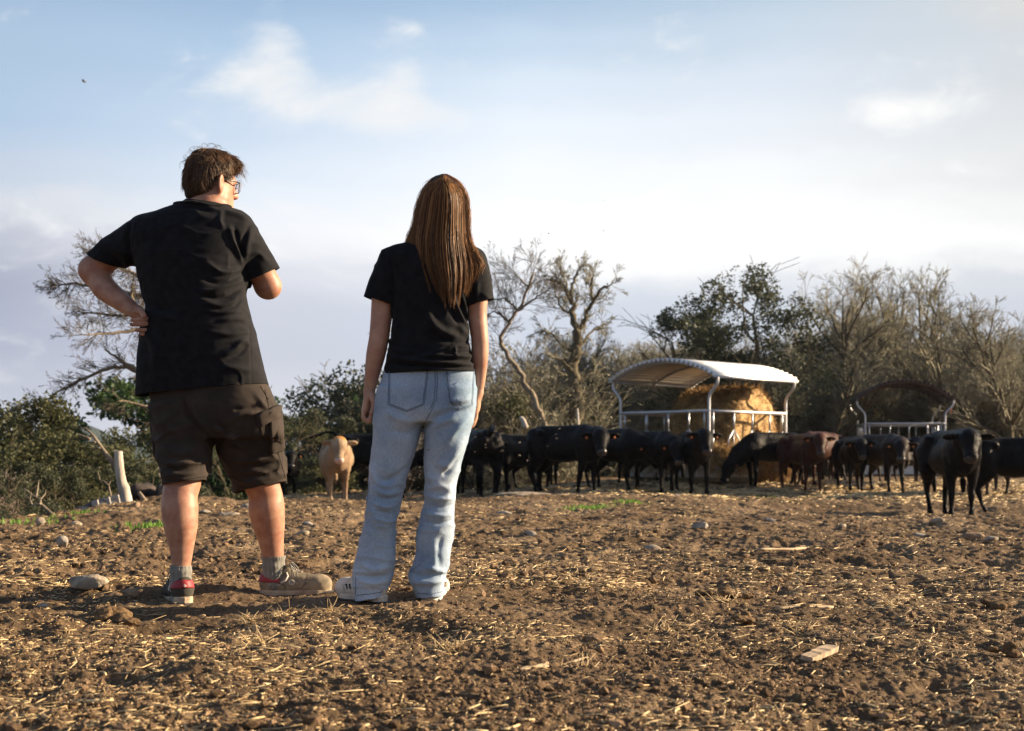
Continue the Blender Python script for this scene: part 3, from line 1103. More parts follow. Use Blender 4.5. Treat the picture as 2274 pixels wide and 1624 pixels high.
# ---------------------------------------------------------------- trees
def grow(p, d, L, r, depth, out, g2, P):
    """one branch as a wandering chain of segments; children leave along it"""
    n = max(3, int(P['seg'] * (0.6 + 0.4 * min(1, L / P['L0']))))
    q = p.copy(); d = d / np.linalg.norm(d)
    step = L / n
    kids = []
    for i in range(n):
        t0, t1 = i / n, (i + 1) / n
        r0 = r * (1 - (1 - P['tip']) * t0); r1 = r * (1 - (1 - P['tip']) * t1)
        d = d + g2.normal(size=3) * P['wander'] + np.array([0, 0, P['up'][min(depth, len(P['up']) - 1)]])
        d /= np.linalg.norm(d)
        q2 = q + d * step
        out.append((q, q2, r0, r1, depth))
        if t1 > P['bare'][min(depth, len(P['bare']) - 1)]:
            kids.append((q2, d.copy(), r1, t1))
        q = q2
    if depth >= P['depth']:
        return
    nk = P['kids'][min(depth, len(P['kids']) - 1)]
    for _ in range(nk):
        q2, dd, rr, t = kids[int(g2.integers(len(kids)))]
        a = g2.uniform(*P['angle'])
        perp = g2.normal(size=3); perp -= dd * (perp @ dd); perp /= np.linalg.norm(perp) + 1e-9
        nd = dd * math.cos(a) + perp * math.sin(a)
        Lc = L * g2.uniform(*P['ratio']) * (1.15 - 0.5 * t)
        grow(q2, nd, Lc, min(rr * 0.8, max(r * P['rratio'], 0.004)), depth + 1, out, g2, P)


def seg_mesh(segs, n, rmin=0.0):
    p0 = np.array([s[0] for s in segs]); p1 = np.array([s[1] for s in segs])
    r0 = np.maximum(np.array([s[2] for s in segs]), rmin); r1 = np.maximum(np.array([s[3] for s in segs]), rmin * 0.7)
    return tubes((p0, p1, r0, r1), n)


MAT_BARK = material('grey_bark', (0.16, 0.135, 0.09), 0.9, 0.15, col2=(0.075, 0.06, 0.04), vscale=7, bump=0.6, bscale=30, bdist=0.02)
MAT_TWIG = material('lichen_hazy_twigs', (0.31, 0.29, 0.21), 0.9, 0.12, col2=(0.175, 0.16, 0.12), vscale=2.2)  # lichen tone, lightened and greyed to put haze into the colour
MAT_DEAD = material('dead_wood', (0.31, 0.25, 0.18), 0.85, 0.2, col2=(0.14, 0.11, 0.08), vscale=6, bump=0.5, bscale=30, bdist=0.01)
MAT_DEADTWIG = material('dead_twigs', (0.15, 0.125, 0.10), 0.9, 0.12, col2=(0.08, 0.068, 0.055), vscale=4)
MAT_BLEACH = material('bleached_wood', (0.66, 0.60, 0.52), 0.8, 0.25, col2=(0.38, 0.32, 0.26), vscale=8, stretch=(1, 1, 0.3), bump=0.5, bscale=30, bdist=0.01)
MAT_LEAF_DK = material('oak_leaves', (0.105, 0.115, 0.062), 0.6, 0.3, col2=(0.048, 0.056, 0.034), vscale=2.5, translucent=0.25)
MAT_LEAF_OL = material('olive_scrub_leaves', (0.125, 0.125, 0.055), 0.65, 0.25, col2=(0.055, 0.060, 0.028), vscale=1.6, translucent=0.25)
MAT_LEAF_GR = material('pine_green_leaves', (0.075, 0.125, 0.038), 0.6, 0.3, col2=(0.02, 0.045, 0.02), vscale=1.3, translucent=0.25)


HT = {}
def bare_tree(seed, H, name='bare_tree', kids=(9, 6, 5, 4), spread=0.4, twig=MAT_TWIG, bark=MAT_BARK, depth=4, lean=(0, 0), twigr=0.006, low=0.28):
    g2 = np.random.default_rng(seed)
    P = dict(seg=7, L0=H * .5, tip=0.35, wander=0.13, up=(0.03, 0.05, 0.035, 0.02, 0.0), bare=(low, 0.18, 0.12, 0.1), depth=depth, kids=kids, angle=(0.30, 0.42 + spread), ratio=(0.40, 0.70), rratio=0.5)
    out = []
    grow(np.array([0, 0, -0.3]), np.array([lean[0], lean[1], 1.0]), H * 0.66, H * 0.019, 0, out, g2, P)
    root = empty(name)
    tr = [s for s in out if s[4] <= 1]; tw = [s for s in out if s[4] > 1]
    V, F = seg_mesh(tr, 7, 0.012)
    t = mesh_np('trunk', V, F, bark); t.parent = root
    V, F = seg_mesh(tw, 3, twigr)
    c = mesh_np('crown', V, F, twig); c.parent = root
    HT[root.name] = np.quantile(V[:, 2], 0.995)
    return root


def leaf_quads(C, size, g2, flat=0.0):
    n = len(C)
    a = g2.normal(size=(n, 3)); a /= np.linalg.norm(a, axis=1)[:, None]
    b = g2.normal(size=(n, 3)); b -= a * (a * b).sum(1)[:, None]; b /= np.linalg.norm(b, axis=1)[:, None]
    s = (size * g2.uniform(0.55, 1.25, n))[:, None]
    V = np.stack([C - a * s, C + b * s * 0.55, C + a * s, C - b * s * 0.55], 1).reshape(-1, 3)
    F = np.arange(4 * n).reshape(-1, 4)
    return V, F


def leafy_tree(seed, H, name, mat, nleaf=15000, size=0.045, width=0.5, lobes=16, base=0.28, bark=MAT_BARK, hole=0.05, stemr=0.018):
    g2 = np.random.default_rng(seed)
    out = []
    P = dict(seg=6, L0=H * .5, tip=0.3, wander=0.12, up=(0.03, 0.04, 0.03), bare=(base, 0.3, 0.2), depth=2, kids=(9, 5), angle=(0.4, 1.0), ratio=(0.4, 0.62), rratio=0.42)
    grow(np.array([0, 0, -0.3]), np.array([0, 0, 1.0]), H * 0.8, H * stemr, 0, out, g2, P)
    root = empty(name)
    V, F = seg_mesh(out, 6, 0.008)
    t = mesh_np('trunk', V, F, bark); t.parent = root
    # foliage lobes
    cs, rs = [], []
    for i in range(lobes):
        z = H * g2.uniform(base, 0.93)
        rr = width * H * 0.5 * math.sin(math.pi * min(1, 0.12 + 0.85 * (z / H - base * .5) / (1 - base * .5))) ** 0.8
        a = g2.uniform(0, 6.28); k = math.sqrt(g2.random()) * rr
        cs.append((k * math.cos(a), k * math.sin(a), z)); rs.append(H * g2.uniform(0.07, 0.15))
    cs = np.array(cs); rs = np.array(rs)
    w = rs ** 2; w /= w.sum()
    i = g2.choice(len(cs), nleaf * 2, p=w)
    v = g2.normal(size=(len(i), 3)); v /= np.linalg.norm(v, axis=1)[:, None]
    v *= (g2.random(len(i)) ** 0.45)[:, None] * np.array([1, 1, .8])
    C = cs[i] + v * rs[i][:, None]
    keep = fbm(C * (2.2 / max(H / 5, .4)) + seed, 3, seed) > -hole
    C = C[keep][:nleaf]
    C = C + g2.normal(size=C.shape) * 0.02 * H / 5
    V, F = leaf_quads(C, size, g2)
    c = mesh_np('crown', V, F, mat, None, False); c.parent = root
    HT[root.name] = np.quantile(V[:, 2], 0.99)
    return root


def copy_tree(o, parent=None):
    c = o.copy(); COL.objects.link(c); c.parent = parent
    for ch in list(o.children): copy_tree(ch, c)
    return c


_used = set()
def put(root, px, Y, top=None, H=None, rz=None, zoff=0.0, sx=1.0):
    """place a tree (or a copy) so that its crown reaches image row 'top' (its own height H)"""
    H = HT[root.name]
    r = root if root.name not in _used else copy_tree(root)
    _used.add(root.name)
    p = W(px, 1000, Y)
    z = float(ground_macro(np.array([p[0]]), np.array([float(Y)]))[0]) + zoff
    ztop = CAM_H - (top - HZ) * Y / FPX
    s = (ztop - z) / H
    r.location = (p[0], Y, z); r.scale = (s * sx, s * sx, s)
    r.rotation_euler = (0, 0, random.uniform(0, 6.28) if rz is None else rz)
    return r


def hero_limb_tree(name, limbs, Y, seed, twig_L=0.9, twig_kids=(7, 5, 4), density=1.0, bark=MAT_DEAD, twig=MAT_DEADTWIG, depthvar=0.8, twig_r=0.009, twigmin=0.005, updrift=0.02, droop=False):
    """limbs: list of (photo polyline [(px,py)..], r0, r1, twig density); the tree stands at depth Y"""
    g2 = np.random.default_rng(seed)
    root = empty(name)
    base = W(*limbs[0][0][0], Y)
    tr, tw = MB(), []
    for pts, r0, r1, dens in limbs:
        m = len(pts)
        off = np.linspace(0, 1, m) * g2.normal() * depthvar
        if limbs[0][0] is pts: off[:] = 0
        P0 = np.array([W(p[0], p[1], Y + o) for p, o in zip(pts, off)])
        t = np.linspace(0, 1, m * 4)
        P1 = np.stack([np.interp(t, np.linspace(0, 1, m), P0[:, j]) for j in range(3)], 1)
        for _ in range(2): P1[1:-1] = (P1[:-2] + 2 * P1[1:-1] + P1[2:]) / 4
        L = np.linalg.norm(np.diff(P1, axis=0), axis=1).sum()
        R = np.linspace(r0, r1, len(P1))
        P1[1:-1] += g2.normal(size=P1[1:-1].shape) * np.minimum(R[1:-1, None] * 0.5, 0.03)
        tr.tube(P1 - base, R, 8)
        n = int(dens * density * L)
        T = np.gradient(P1, axis=0); T /= np.linalg.norm(T, axis=1)[:, None]
        PP = dict(seg=5, L0=twig_L, tip=0.3, wander=0.12, up=(updrift, updrift, 0.0), bare=(0.15, 0.1), depth=2, kids=twig_kids, angle=(0.3, 0.9), ratio=(0.35, 0.62), rratio=0.55)
        for _ in range(n):
            i = int(g2.integers(int(len(P1) * 0.15), len(P1)))
            perp = g2.normal(size=3); perp -= T[i] * (perp @ T[i]); perp /= np.linalg.norm(perp)
            a = g2.uniform(0.4, 1.1)
            d = T[i] * math.cos(a) + perp * math.sin(a)
            grow(P1[i] - base, d, twig_L * g2.uniform(0.35, 1.0) * (1.1 - 0.5 * i / len(P1)), min(R[i] * .7, twig_r * g2.uniform(.7, 1.6)), 0, tw, g2, PP)
    t_ = tr.build('trunk', bark); t_.parent = root
    if tw:
        V, F = seg_mesh(tw, 3, twigmin)
        c = mesh_np('crown', V, F, twig); c.parent = root
    root.location = tuple(base)
    return root


def twig_bush(seed):
    g2 = np.random.default_rng(seed)
    out = []
    P = dict(seg=5, L0=1.5, tip=0.3, wander=0.13, up=(0.03, 0.03, 0.02, 0), bare=(0.12, 0.1, 0.1), depth=3, kids=(9, 6, 4), angle=(0.25, 0.9), ratio=(0.4, 0.66), rratio=0.5)
    for _ in range(13):
        a = g2.uniform(0, 6.28); k = g2.uniform(.1, .55)
        grow(np.array([g2.normal() * .5, g2.normal() * .5, -.1]), np.array([math.cos(a) * k, math.sin(a) * k, 1]), g2.uniform(1.6, 2.6), .022, 0, out, g2, P)
    root = empty('thicket_bush')
    V, F = seg_mesh([s for s in out if s[4] == 0], 5, .01); t = mesh_np('stems', V, F, MAT_BARK); t.parent = root
    V, F = seg_mesh([s for s in out if s[4] > 0], 3, .0055)
    P0 = np.array([s[1] for s in out if s[4] > 1]); P0 = P0[g2.random(len(P0)) < .5]
    Vl, Fl = leaf_quads(P0, .022, g2)
    c = mesh_np('crown', np.concatenate([V, Vl]), np.concatenate([F, Fl + len(V)]), MAT_TWIG); c.parent = root
    HT[root.name] = np.quantile(V[:, 2], 0.99)
    return root


def build_trees():
    # ---- wood behind the herd
    V = [bare_tree(101, 6, kids=(13, 8, 6, 4)), bare_tree(102, 6, kids=(12, 8, 6, 4), spread=0.3), bare_tree(103, 6, kids=(14, 8, 6, 4), spread=0.5), bare_tree(104, 6, kids=(11, 9, 6, 4), spread=0.4, lean=(.12, 0))]
    hero = [
        (0, 1838, 36, 592, 'tall bare tree with fanned fine twigs just right of the lit feeder roof', 0.3, 1.0),
        (3, 1985, 39, 655, 'slim bare tree between the two tallest ones of the wood', 2.0, 0.8),
        (1, 2140, 37, 588, 'tall bare tree with dense upright limbs above the right-hand herd', 1.2, 1.05),
        (2, 2255, 34, 660, 'dark bare tree at the right edge of the photo', 4.0, 1.0),
        (1, 1925, 41, 600, 'bare tree whose top stands close behind the tallest fan-shaped one', 5.0, .8),
    ]
    for k, px, Y, top, lab, rz, sx in hero:
        r = put(V[k], px, Y, top, 6.15, rz, sx=sx)
        tag(r, lab, 'tree')
    g2 = np.random.default_rng(21)
    lab = 'bare grey-brown tree in the crowded wood behind the cattle and feeders'
    n = 0
    for row, (Y, t0, sp) in enumerate(((37.5, 800, 105), (41, 765, 100), (45, 750, 105), (49, 740, 115))):
        for px in np.arange(1330 + row * 23, 2500, sp):
            pxx = px + g2.uniform(-30, 30)
            top = t0 + g2.uniform(-35, 50)
            if pxx < 1520: top = max(top, 755 + g2.uniform(0, 30))
            if pxx < 1420 and row == 0: continue
            if 1880 < pxx < 2060 and row: top -= 20
            r = put(V[int(g2.integers(4))], pxx, Y + g2.uniform(-1, 1), top, 6.15, sx=g2.uniform(.9, 1.3))
            tag(r, lab, 'tree', 'bare trees of the wood behind the herd')
            n += 1
    # evergreen oak right of centre
    T = leafy_tree(210, 6, 'evergreen_oak', MAT_LEAF_DK, 19000, 0.048, 0.66, 30, 0.30, hole=-0.02)
    r = put(T, 1665, 35, 612, 5.9, 0.4, sx=1.15)
    tag(r, 'broad evergreen oak with dark leaves showing above the lit feeder roof', 'tree')
    r = put(leafy_tree(211, 6, 'evergreen_oak', MAT_LEAF_DK, 9000, 0.055, 0.50, 12, 0.3, hole=0.0), 1556, 35.5, 682, 5.9, 1.4, sx=1.05)
    tag(r, 'darker lower evergreen oak left of the broad one, over the feeder roof', 'tree')
    # scrub: leafy bushes under the trees and in the hollow on the left
    B = [leafy_tree(300 + i, 3, 'bush', m, 11000, 0.034, 1.15, 18, 0.06, hole=h) for i, (m, h) in enumerate(((MAT_LEAF_OL, 0.12), (MAT_LEAF_DK, 0.15), (MAT_LEAF_OL, 0.10)))]
    G = leafy_tree(310, 3, 'bush', MAT_LEAF_GR, 12000, 0.036, 1.0, 16, 0.06, hole=0.12)
    TB = [twig_bush(350 + i) for i in range(3)]
    for px, Y, top in [(1345, 36, 900), (1440, 37, 890), (1530, 37, 890), (1640, 38, 885), (1760, 37.5, 880), (1850, 38, 880), (1950, 38, 880), (2050, 38, 880), (2150, 38, 880), (2240, 37, 860), (2330, 37, 850), (1480, 45, 860), (1600, 46, 850), (1740, 46, 845), (1880, 46, 845), (2000, 46, 845), (2120, 46, 840), (2260, 44, 800), (2350, 42, 800)]:
        r = put(B[int(g2.integers(3))], px + g2.uniform(-10, 10), Y, top + g2.uniform(-12, 15), 2.95, sx=g2.uniform(.9, 1.2))
        tag(r, 'dull olive scrub bush filling the gaps between trunks behind the herd', 'bush', 'scrub bushes under the wood behind the herd')
    for px, Y, top in [(1320, 35, 850), (1400, 36, 830), (1480, 37, 820), (1580, 39, 800), (1700, 39, 800), (1790, 38.5, 790), (1880, 39, 780), (1970, 39, 800), (2060, 39, 780), (2150, 39, 770), (2230, 38, 760), (2320, 38, 760), (1430, 43, 790), (1530, 43, 790), (1660, 43, 790), (1780, 43, 785), (1900, 43, 780), (2010, 43, 775), (2120, 43, 770), (2230, 42, 740), (1500, 50, 775), (1380, 50, 785), (1600, 50, 775)]:
        r = put(TB[int(g2.integers(3))], px + g2.uniform(-10, 10), Y, top + g2.uniform(-12, 15), 2.95, sx=g2.uniform(.9, 1.3))
        tag(r, 'tangled leafless thicket bush between the trees behind the herd', 'bush', 'leafless thicket bushes behind the herd')
    # scrub between the pair and the wood
    for px, Y, top, k, lab in [(1110, 31, 830, 0, 'pale twiggy bush under the leaning dead tree'), (1190, 33, 800, 1, 'tall tangled bush behind the leaning dead tree'), (1290, 34, 830, 3, 'olive bush at the foot of the bare forked tree'), (1365, 38, 800, 2, 'grey twiggy bush just left of the feeder roof'), (1060, 30, 880, 4, 'olive bush close right of the woman in jeans'),
                               (1150, 34, 770, 2, 'tall leafless bush seen between the crooked and forked trees'), (1240, 36, 790, 0, 'twiggy bush left behind the forked tree'), (1310, 37, 780, 1, 'twiggy bush right behind the forked tree'), (1090, 32, 850, 2, 'twiggy bush beside the lower arm at the jeans')]:
        r = put((TB + [B[0], B[2]])[k], px, Y, top, 2.95, sx=1.0)
        tag(r, lab, 'bush')
    # left hollow
    g3 = np.random.default_rng(33)
    for i, (px, Y, top, b, lab) in enumerate([
            (20, 17.5, 893, 0, 'tall olive bush at the left edge of the photo'),
            (-70, 19, 900, 2, 'olive bush cut by the left edge of the photo'),
            (95, 21, 985, 0, 'low olive bush right of the tall one at the left edge'),
            (215, 21, 990, 2, 'olive bush behind the bleached stump'),
            (150, 19, 1040, 1, 'dark low bush behind the small dead branch'),
            (-30, 16.2, 1050, 1, 'dark low bush at the very left edge behind the rim'),
            (5, 15.4, 1085, 1, 'lowest dark bush at the left edge, just behind the soil rim'),
            (115, 17.2, 1060, 1, 'dark low bush between the small dead branch and the sheeting'),
            (185, 18.2, 1050, 2, 'low olive bush above the black sheeting'),
            (60, 16.5, 1030, 1, 'dark bush behind the rim of the yard, far left'),
            (270, 19.5, 1030, 1, 'dark low bush just right of the bleached stump'),
            (340, 24, 955, 2, 'dull bush seen behind the bare left calf'),
            (420, 24, 1000, 1, 'dark bush seen between the legs of the shorts'),
            (520, 25, 960, 0, 'olive bush seen between the bare legs'),
            (600, 26, 935, 1, 'dark bush right behind the brown shorts'),
            (650, 28, 925, 0, 'olive bush behind the calf beside the shorts'),
            (700, 29, 915, 1, 'dark green bush above the cream cow, left part'),
            (760, 29, 930, 1, 'dark green bush directly above the cream cow'),
            (830, 30, 905, 0, 'olive bush behind the left hand of the woman'),
            (900, 31, 920, 1, 'dark bush hidden mostly behind the jeans'),
            (985, 31, 900, 1, 'dark bush behind the right trouser leg'),
            (1040, 32, 900, 1, 'dark bush right behind the hand at the jeans')]):
        r = put(B[b], px, Y, top, 2.95, sx=1.1)
        tag(r, lab, 'bush')
    r = put(G, 265, 26, 862, 2.9, sx=1.2); tag(r, 'bright green pine-like tree left of the man, under the dead branches', 'tree')
    r = put(G, 375, 27, 850, 2.9, sx=1.1); tag(r, 'deep green tree showing behind the man at his hip', 'tree')
    r = put(G, 640, 40, 898, 2.9, sx=1.3); tag(r, 'sunny green tree behind the shorts, right side', 'tree')
    r = put(G, 560, 38, 910, 2.9, sx=1.2); tag(r, 'green tree hidden mostly behind the shorts', 'tree')
    r = put(G, 840, 42, 880, 2.9, sx=0.9); tag(r, 'light green tree showing beside the left elbow of the woman', 'tree')
    C = leafy_tree(320, 5, 'young_conifer', MAT_LEAF_DK, 6500, 0.05, 0.36, 16, 0.12, hole=-0.02)
    r = put(C, 788, 31, 822, 4.9, 0.5); tag(r, 'spiky young conifer just left of the lower arm of the woman', 'tree')
    r = put(C, 728, 31, 862, 4.9, 2.5); tag(r, 'smaller spiky conifer left of the taller one', 'tree')
    r = put(C, 700, 33, 900, 4.9, 4.5); tag(r, 'smallest conifer, above the head of the cream cow', 'tree')
    # far wooded hill beyond the hollow
    n = 60
    xs = np.linspace(-620, 260, n); ys = np.linspace(780, 1500, 18)
    Xg, Yg = np.meshgrid(xs, ys)  # far ridge
    Zg = -3 + 24 * np.exp(-np.abs((Xg + 290) / 34) ** 3 - ((Yg - 900) / 60) ** 2) * 1.0 + 12 * np.exp(-((Xg + 240) / 45) ** 2 - ((Yg - 900) / 80) ** 2) + 8 * sstep(Yg, 900, 1300) * (0.6 + 0.4 * np.sin(Xg / 70))
    Zg += 2.0 * fbm(np.stack([Xg / 14, Yg / 20, 0 * Xg], -1), 3, 8)
    Vh = np.stack([Xg, Yg, Zg], -1).reshape(-1, 3)
    i = np.arange(17)[:, None] * n; j = np.arange(n - 1)[None, :]
    Fh = np.stack([i + j, i + j + 1, i + n + j + 1, i + n + j], -1).reshape(-1, 4)
    hm = material('wooded_hill', (0.045, 0.065, 0.045), 0.95, 0.1, col2=(0.02, 0.03, 0.022), vscale=0.09, bump=1.0, bscale=.3, bdist=3.0)
    tag(mesh_np('hills', Vh, Fh, hm), kind='structure')

    # ---- dead trees one can tell apart
    r = hero_limb_tree('dead_tree', [
        ([(372, 1118), (392, 1000), (402, 880), (398, 790), (404, 700), (416, 610)], 0.11, 0.03, 3),
        ([(400, 830), (330, 838), (268, 802), (231, 775)], 0.045, 0.010, 6),
        ([(396, 880), (300, 815), (249, 815), (191, 838), (133, 869), (67, 913)], 0.036, 0.006, 13),
        ([(404, 720), (330, 660), (235, 640), (165, 630), (125, 634)], 0.05, 0.006, 20),
        ([(404, 700), (320, 620), (250, 585), (195, 565)], 0.04, 0.005, 16),
        ([(404, 720), (330, 700), (240, 700), (165, 692)], 0.04, 0.005, 20),
        ([(402, 740), (330, 730), (250, 740), (165, 745)], 0.04, 0.005, 16),
        ([(410, 640), (350, 580), (290, 560), (215, 545)], 0.035, 0.005, 10),
        ([(402, 760), (470, 730), (530, 705)], 0.04, 0.005, 3),
        ([(400, 800), (340, 760), (290, 650), (300, 610)], 0.035, 0.005, 8),
        ([(396, 900), (330, 905), (290, 893), (262, 890)], 0.03, 0.006, 5)],
        18.5, 5, twig_L=0.46, twig_kids=(6, 4), density=1.7, twig_r=0.005, twigmin=0.0026, depthvar=0.9)
    tag(r, 'dead tree with a spray of fine bare twigs reaching left from behind the man', 'tree')
    r = hero_limb_tree('dead_tree', [
        ([(1207, 955), (1190, 900), (1168, 850), (1135, 800), (1110, 762), (1122, 730), (1150, 690), (1172, 645), (1185, 605)], 0.065, 0.02, 4),
        ([(1135, 720), (1100, 690), (1085, 700)], 0.03, 0.008, 10),
        ([(1150, 690), (1120, 660), (1090, 668)], 0.03, 0.006, 14),
        ([(1150, 690), (1190, 660), (1225, 640)], 0.03, 0.008, 12),
        ([(1165, 660), (1180, 615), (1190, 590)], 0.02, 0.006, 10),
        ([(1175, 640), (1150, 615), (1135, 600)], 0.02, 0.006, 10),
        ([(1165, 845), (1140, 850), (1125, 846)], 0.02, 0.008, 4)],
        29, 6, twig_L=0.95, twig_kids=(6, 5), density=1.9, twig_r=0.007, twigmin=0.0036, depthvar=0.5)
    tag(r, 'crooked dead tree leaning left with a kinked pale trunk, right of the woman', 'tree')
    r = hero_limb_tree('bare_tree', [
        ([(1282, 960), (1280, 900), (1276, 830), (1280, 775), (1284, 735)], 0.165, 0.09, 2),
        ([(1284, 740), (1272, 690), (1262, 650), (1240, 625), (1215, 622)], 0.08, 0.02, 8),
        ([(1284, 740), (1300, 700), (1318, 670), (1335, 640), (1358, 632)], 0.07, 0.015, 8),
        ([(1268, 670), (1270, 630), (1282, 605), (1290, 590)], 0.045, 0.012, 9),
        ([(1262, 650), (1255, 620), (1245, 600)], 0.035, 0.012, 9),
        ([(1318, 670), (1310, 640), (1318, 612)], 0.035, 0.012, 9),
        ([(1278, 700), (1250, 690), (1235, 660), (1232, 640)], 0.035, 0.01, 8),
        ([(1280, 790), (1250, 770), (1225, 740), (1200, 735)], 0.035, 0.01, 8),
        ([(1282, 780), (1305, 745), (1330, 725), (1345, 720)], 0.035, 0.01, 8),
        ([(1276, 830), (1250, 800), (1215, 790)], 0.03, 0.01, 8),
        ([(1276, 850), (1310, 830), (1345, 815)], 0.03, 0.01, 6),
        ([(1278, 940), (1250, 890), (1225, 868), (1210, 862)], 0.035, 0.02, 4)],
        31, 8, twig_L=0.62, twig_kids=(6, 5), density=1.8, bark=MAT_BARK, twig=MAT_TWIG, twig_r=0.010, twigmin=0.0052, depthvar=0.5)
    tag(r, 'forked bare tree with a thick dark trunk and knobbly limbs against the sky', 'tree')
    for px, Y, top, k, lab in [(1130, 33, 720, 1, 'thin bare tree behind the crooked dead one'), (1228, 35, 745, 0, 'bare tree between the crooked and the forked tree'), (1335, 36, 735, 2, 'bare tree right behind the forked one'), (1085, 34, 790, 3, 'low bare tree beside the right arm of the woman'),
                               (1410, 38, 752, 0, 'pale twiggy tree left above the feeder roof'), (1465, 39, 750, 2, 'pale rounded bare tree above the peak of the feeder roof')]:
        r = put(V[k], px, Y, top, 6.15, sx=1.1); tag(r, lab, 'tree')

    # bleached stump with a forked branch
    Yd = 17.0
    g4 = np.random.default_rng(3)
    base = W(281, 1125, Yd); base[2] = ground_macro(base[0:1], base[1:2])[0] - 0.05
    S = Sdf(0.03)
    P = lambda x, y, dy=0.0: W(x, y, Yd + dy)
    S.chain([(P(281, 1125), .075), (P(272, 1080), .062), (P(265, 1040), .055), (P(262, 1001), .05)])
    S.chain([(P(288, 1128, .05), .05), (P(277, 1085), .05)])
    Vv, Ff = S.mesh(0.014, 0.03, 1)
    Vv = Vv + normals(Vv, Ff) * (0.012 * fbm(Vv * np.array([14, 14, 3]), 3, 4))[:, None]
    me = cut(Vv, Ff, [(P(262, 1001), (0.15, 0, 1))])
    root = empty('dead_stump', tuple(base))
    tk = obj_me('trunk', me, MAT_BLEACH, root)
    mb = MB()
    for pts, r0, r1 in (([(270, 1056), (244, 1020), (222, 990), (205, 965), (196, 972)], .035, .012), ([(205, 965), (190, 950), (172, 952)], .012, .004),
                        ([(200, 975), (176, 966), (158, 960), (147, 955)], .016, .008), ([(200, 976), (178, 974), (160, 988)], .013, .004),
                        ([(212, 982), (190, 983), (174, 992)], .012, .004), ([(222, 995), (203, 997), (190, 1000)], .010, .004)):
        Pp = np.array([P(a, b, i * .03) for i, (a, b) in enumerate(pts)])
        t = np.linspace(0, 1, 12); Q = np.stack([np.interp(t, np.linspace(0, 1, len(Pp)), Pp[:, j]) for j in range(3)], 1)
        mb.tube(Q, np.linspace(r0, r1, 12), 7)
    mb.build('branch', MAT_DEAD, root)
    tag(root, 'bleached dead stump with a bare forked branch leaning left, behind the man', 'stump')

    # dead fallen branches and debris at the rim of the yard
    def limb(name, limbs, Y, mat, lab, cat='branch'):
        mb = MB()
        for pts, r0, r1 in limbs:
            Pp = np.array([W(a, b, Y + 0.05 * i) for i, (a, b) in enumerate(pts)])
            t = np.linspace(0, 1, 4 * len(pts)); Q = np.stack([np.interp(t, np.linspace(0, 1, len(Pp)), Pp[:, j]) for j in range(3)], 1)
            mb.tube(Q, np.linspace(r0, r1, len(t)), 6)
        o = mb.build(name, mat)
        tag(o, lab, cat)
    limb('dead_branch', [([(126, 1152), (105, 1133), (90, 1119), (89, 1108), (78, 1104), (53, 1085)], .022, .006), ([(80, 1105), (84, 1085), (86, 1067)], .012, .004),
                         ([(90, 1119), (72, 1122), (66, 1108), (55, 1098)], .012, .004), ([(89, 1110), (100, 1098), (102, 1088)], .008, .003), ([(66, 1110), (70, 1094)], .006, .003)],
         14.6, MAT_DEAD, 'small grey dead branch sticking up at the rim, far left')
    limb('dead_branch', [([(249, 1118), (245, 1095), (241, 1078), (232, 1070), (222, 1066)], .014, .006), ([(241, 1080), (246, 1068)], .006, .003), ([(222, 1066), (218, 1048)], .006, .003)],
         16.4, MAT_DEAD, 'thin upright dead twig left of the bleached stump')
    limb('wooden_stake', [([(327, 1120), (318, 1107), (309, 1094)], .03, .022)], 16.8, MAT_DEAD, 'short pale stake leaning left, close to the bare left calf', 'stake')
    limb('wooden_stake', [([(1190, 1064), (1190, 1034)], .035, .033)], 29.0, MAT_BLEACH, 'pale upright stake seen under the belly of the black cow', 'stake')
    limb('wooden_stake', [([(1240, 1056), (1228, 1040), (1219, 1026)], .035, .033)], 29.0, MAT_BLEACH, 'pale leaning stake seen between black cow legs', 'stake')
    limb('wooden_stake', [([(1285, 950), (1283, 925), (1282, 908)], .03, .024)], 29.6, MAT_BLEACH, 'pale splintered stake at the foot of the forked tree', 'stake')
    limb('wooden_stake', [([(1168, 950), (1162, 934), (1156, 928)], .06, .04)], 28.4, MAT_BLEACH, 'pale broken stump end beside the crooked dead tree', 'stake')
    # black sheeting along the rim
    S = Sdf(0.05)
    S.chain([(W(140, 1152, 15.6), .055), (W(190, 1136, 15.9), .07), (W(232, 1122, 16.1), .085), (W(262, 1118, 16.3), .05)])
    Vv, Ff = S.mesh(0.025, 0.05, 1)
    Vv = Vv + normals(Vv, Ff) * (0.03 * np.abs(fbm(Vv * np.array([3, 8, 5]), 3, 14)))[:, None]
    bl = material('black_sheeting', (0.02, 0.022, 0.03), 0.35, 0.5, vscale=5)
    o = mesh_np('plastic_sheeting', Vv, Ff, bl); tag(o, 'crumpled black plastic sheeting along the rim, left of the bleached stump', 'sheeting')
    pb = material('pale_reflection', (0.50, 0.46, 0.42), 0.8, 0.2, col2=(0.3, 0.27, 0.24), vscale=10)  # pale slabs added to stand for white reflections on the plastic
    for (a, b, c_), lb_ in zip((((213, 1124), 16.0, .07), ((236, 1118), 16.15, .10), ((258, 1112), 16.3, .08)), ('leftmost of three pale slabs shaped as reflections on the black sheeting', 'middle and widest of three pale slabs shaped as reflections on the black sheeting', 'pale slab shaped as a reflection on the black sheeting, closest to the bleached stump')):
        mb = MB(); q = W(a[0], a[1], b - .1)
        mb.box(q, (c_, .03, .13), Matrix.Rotation(rad(-12), 3, 'Y'))
        o = mb.build('board', pb, None, False)
        tag(o, lb_, 'board', 'reflection slabs on the black sheeting')
    # dark heap behind the left calf
    S = Sdf(0.08); g5 = np.random.default_rng(8)
    for _ in range(9):
        S.ell(W(338 + g5.normal() * 14, 1102 + g5.normal() * 7, 19 + g5.normal() * .1), g5.uniform(.06, .16, 3))
    Vv, Ff = S.mesh(0.03, .05, 0)
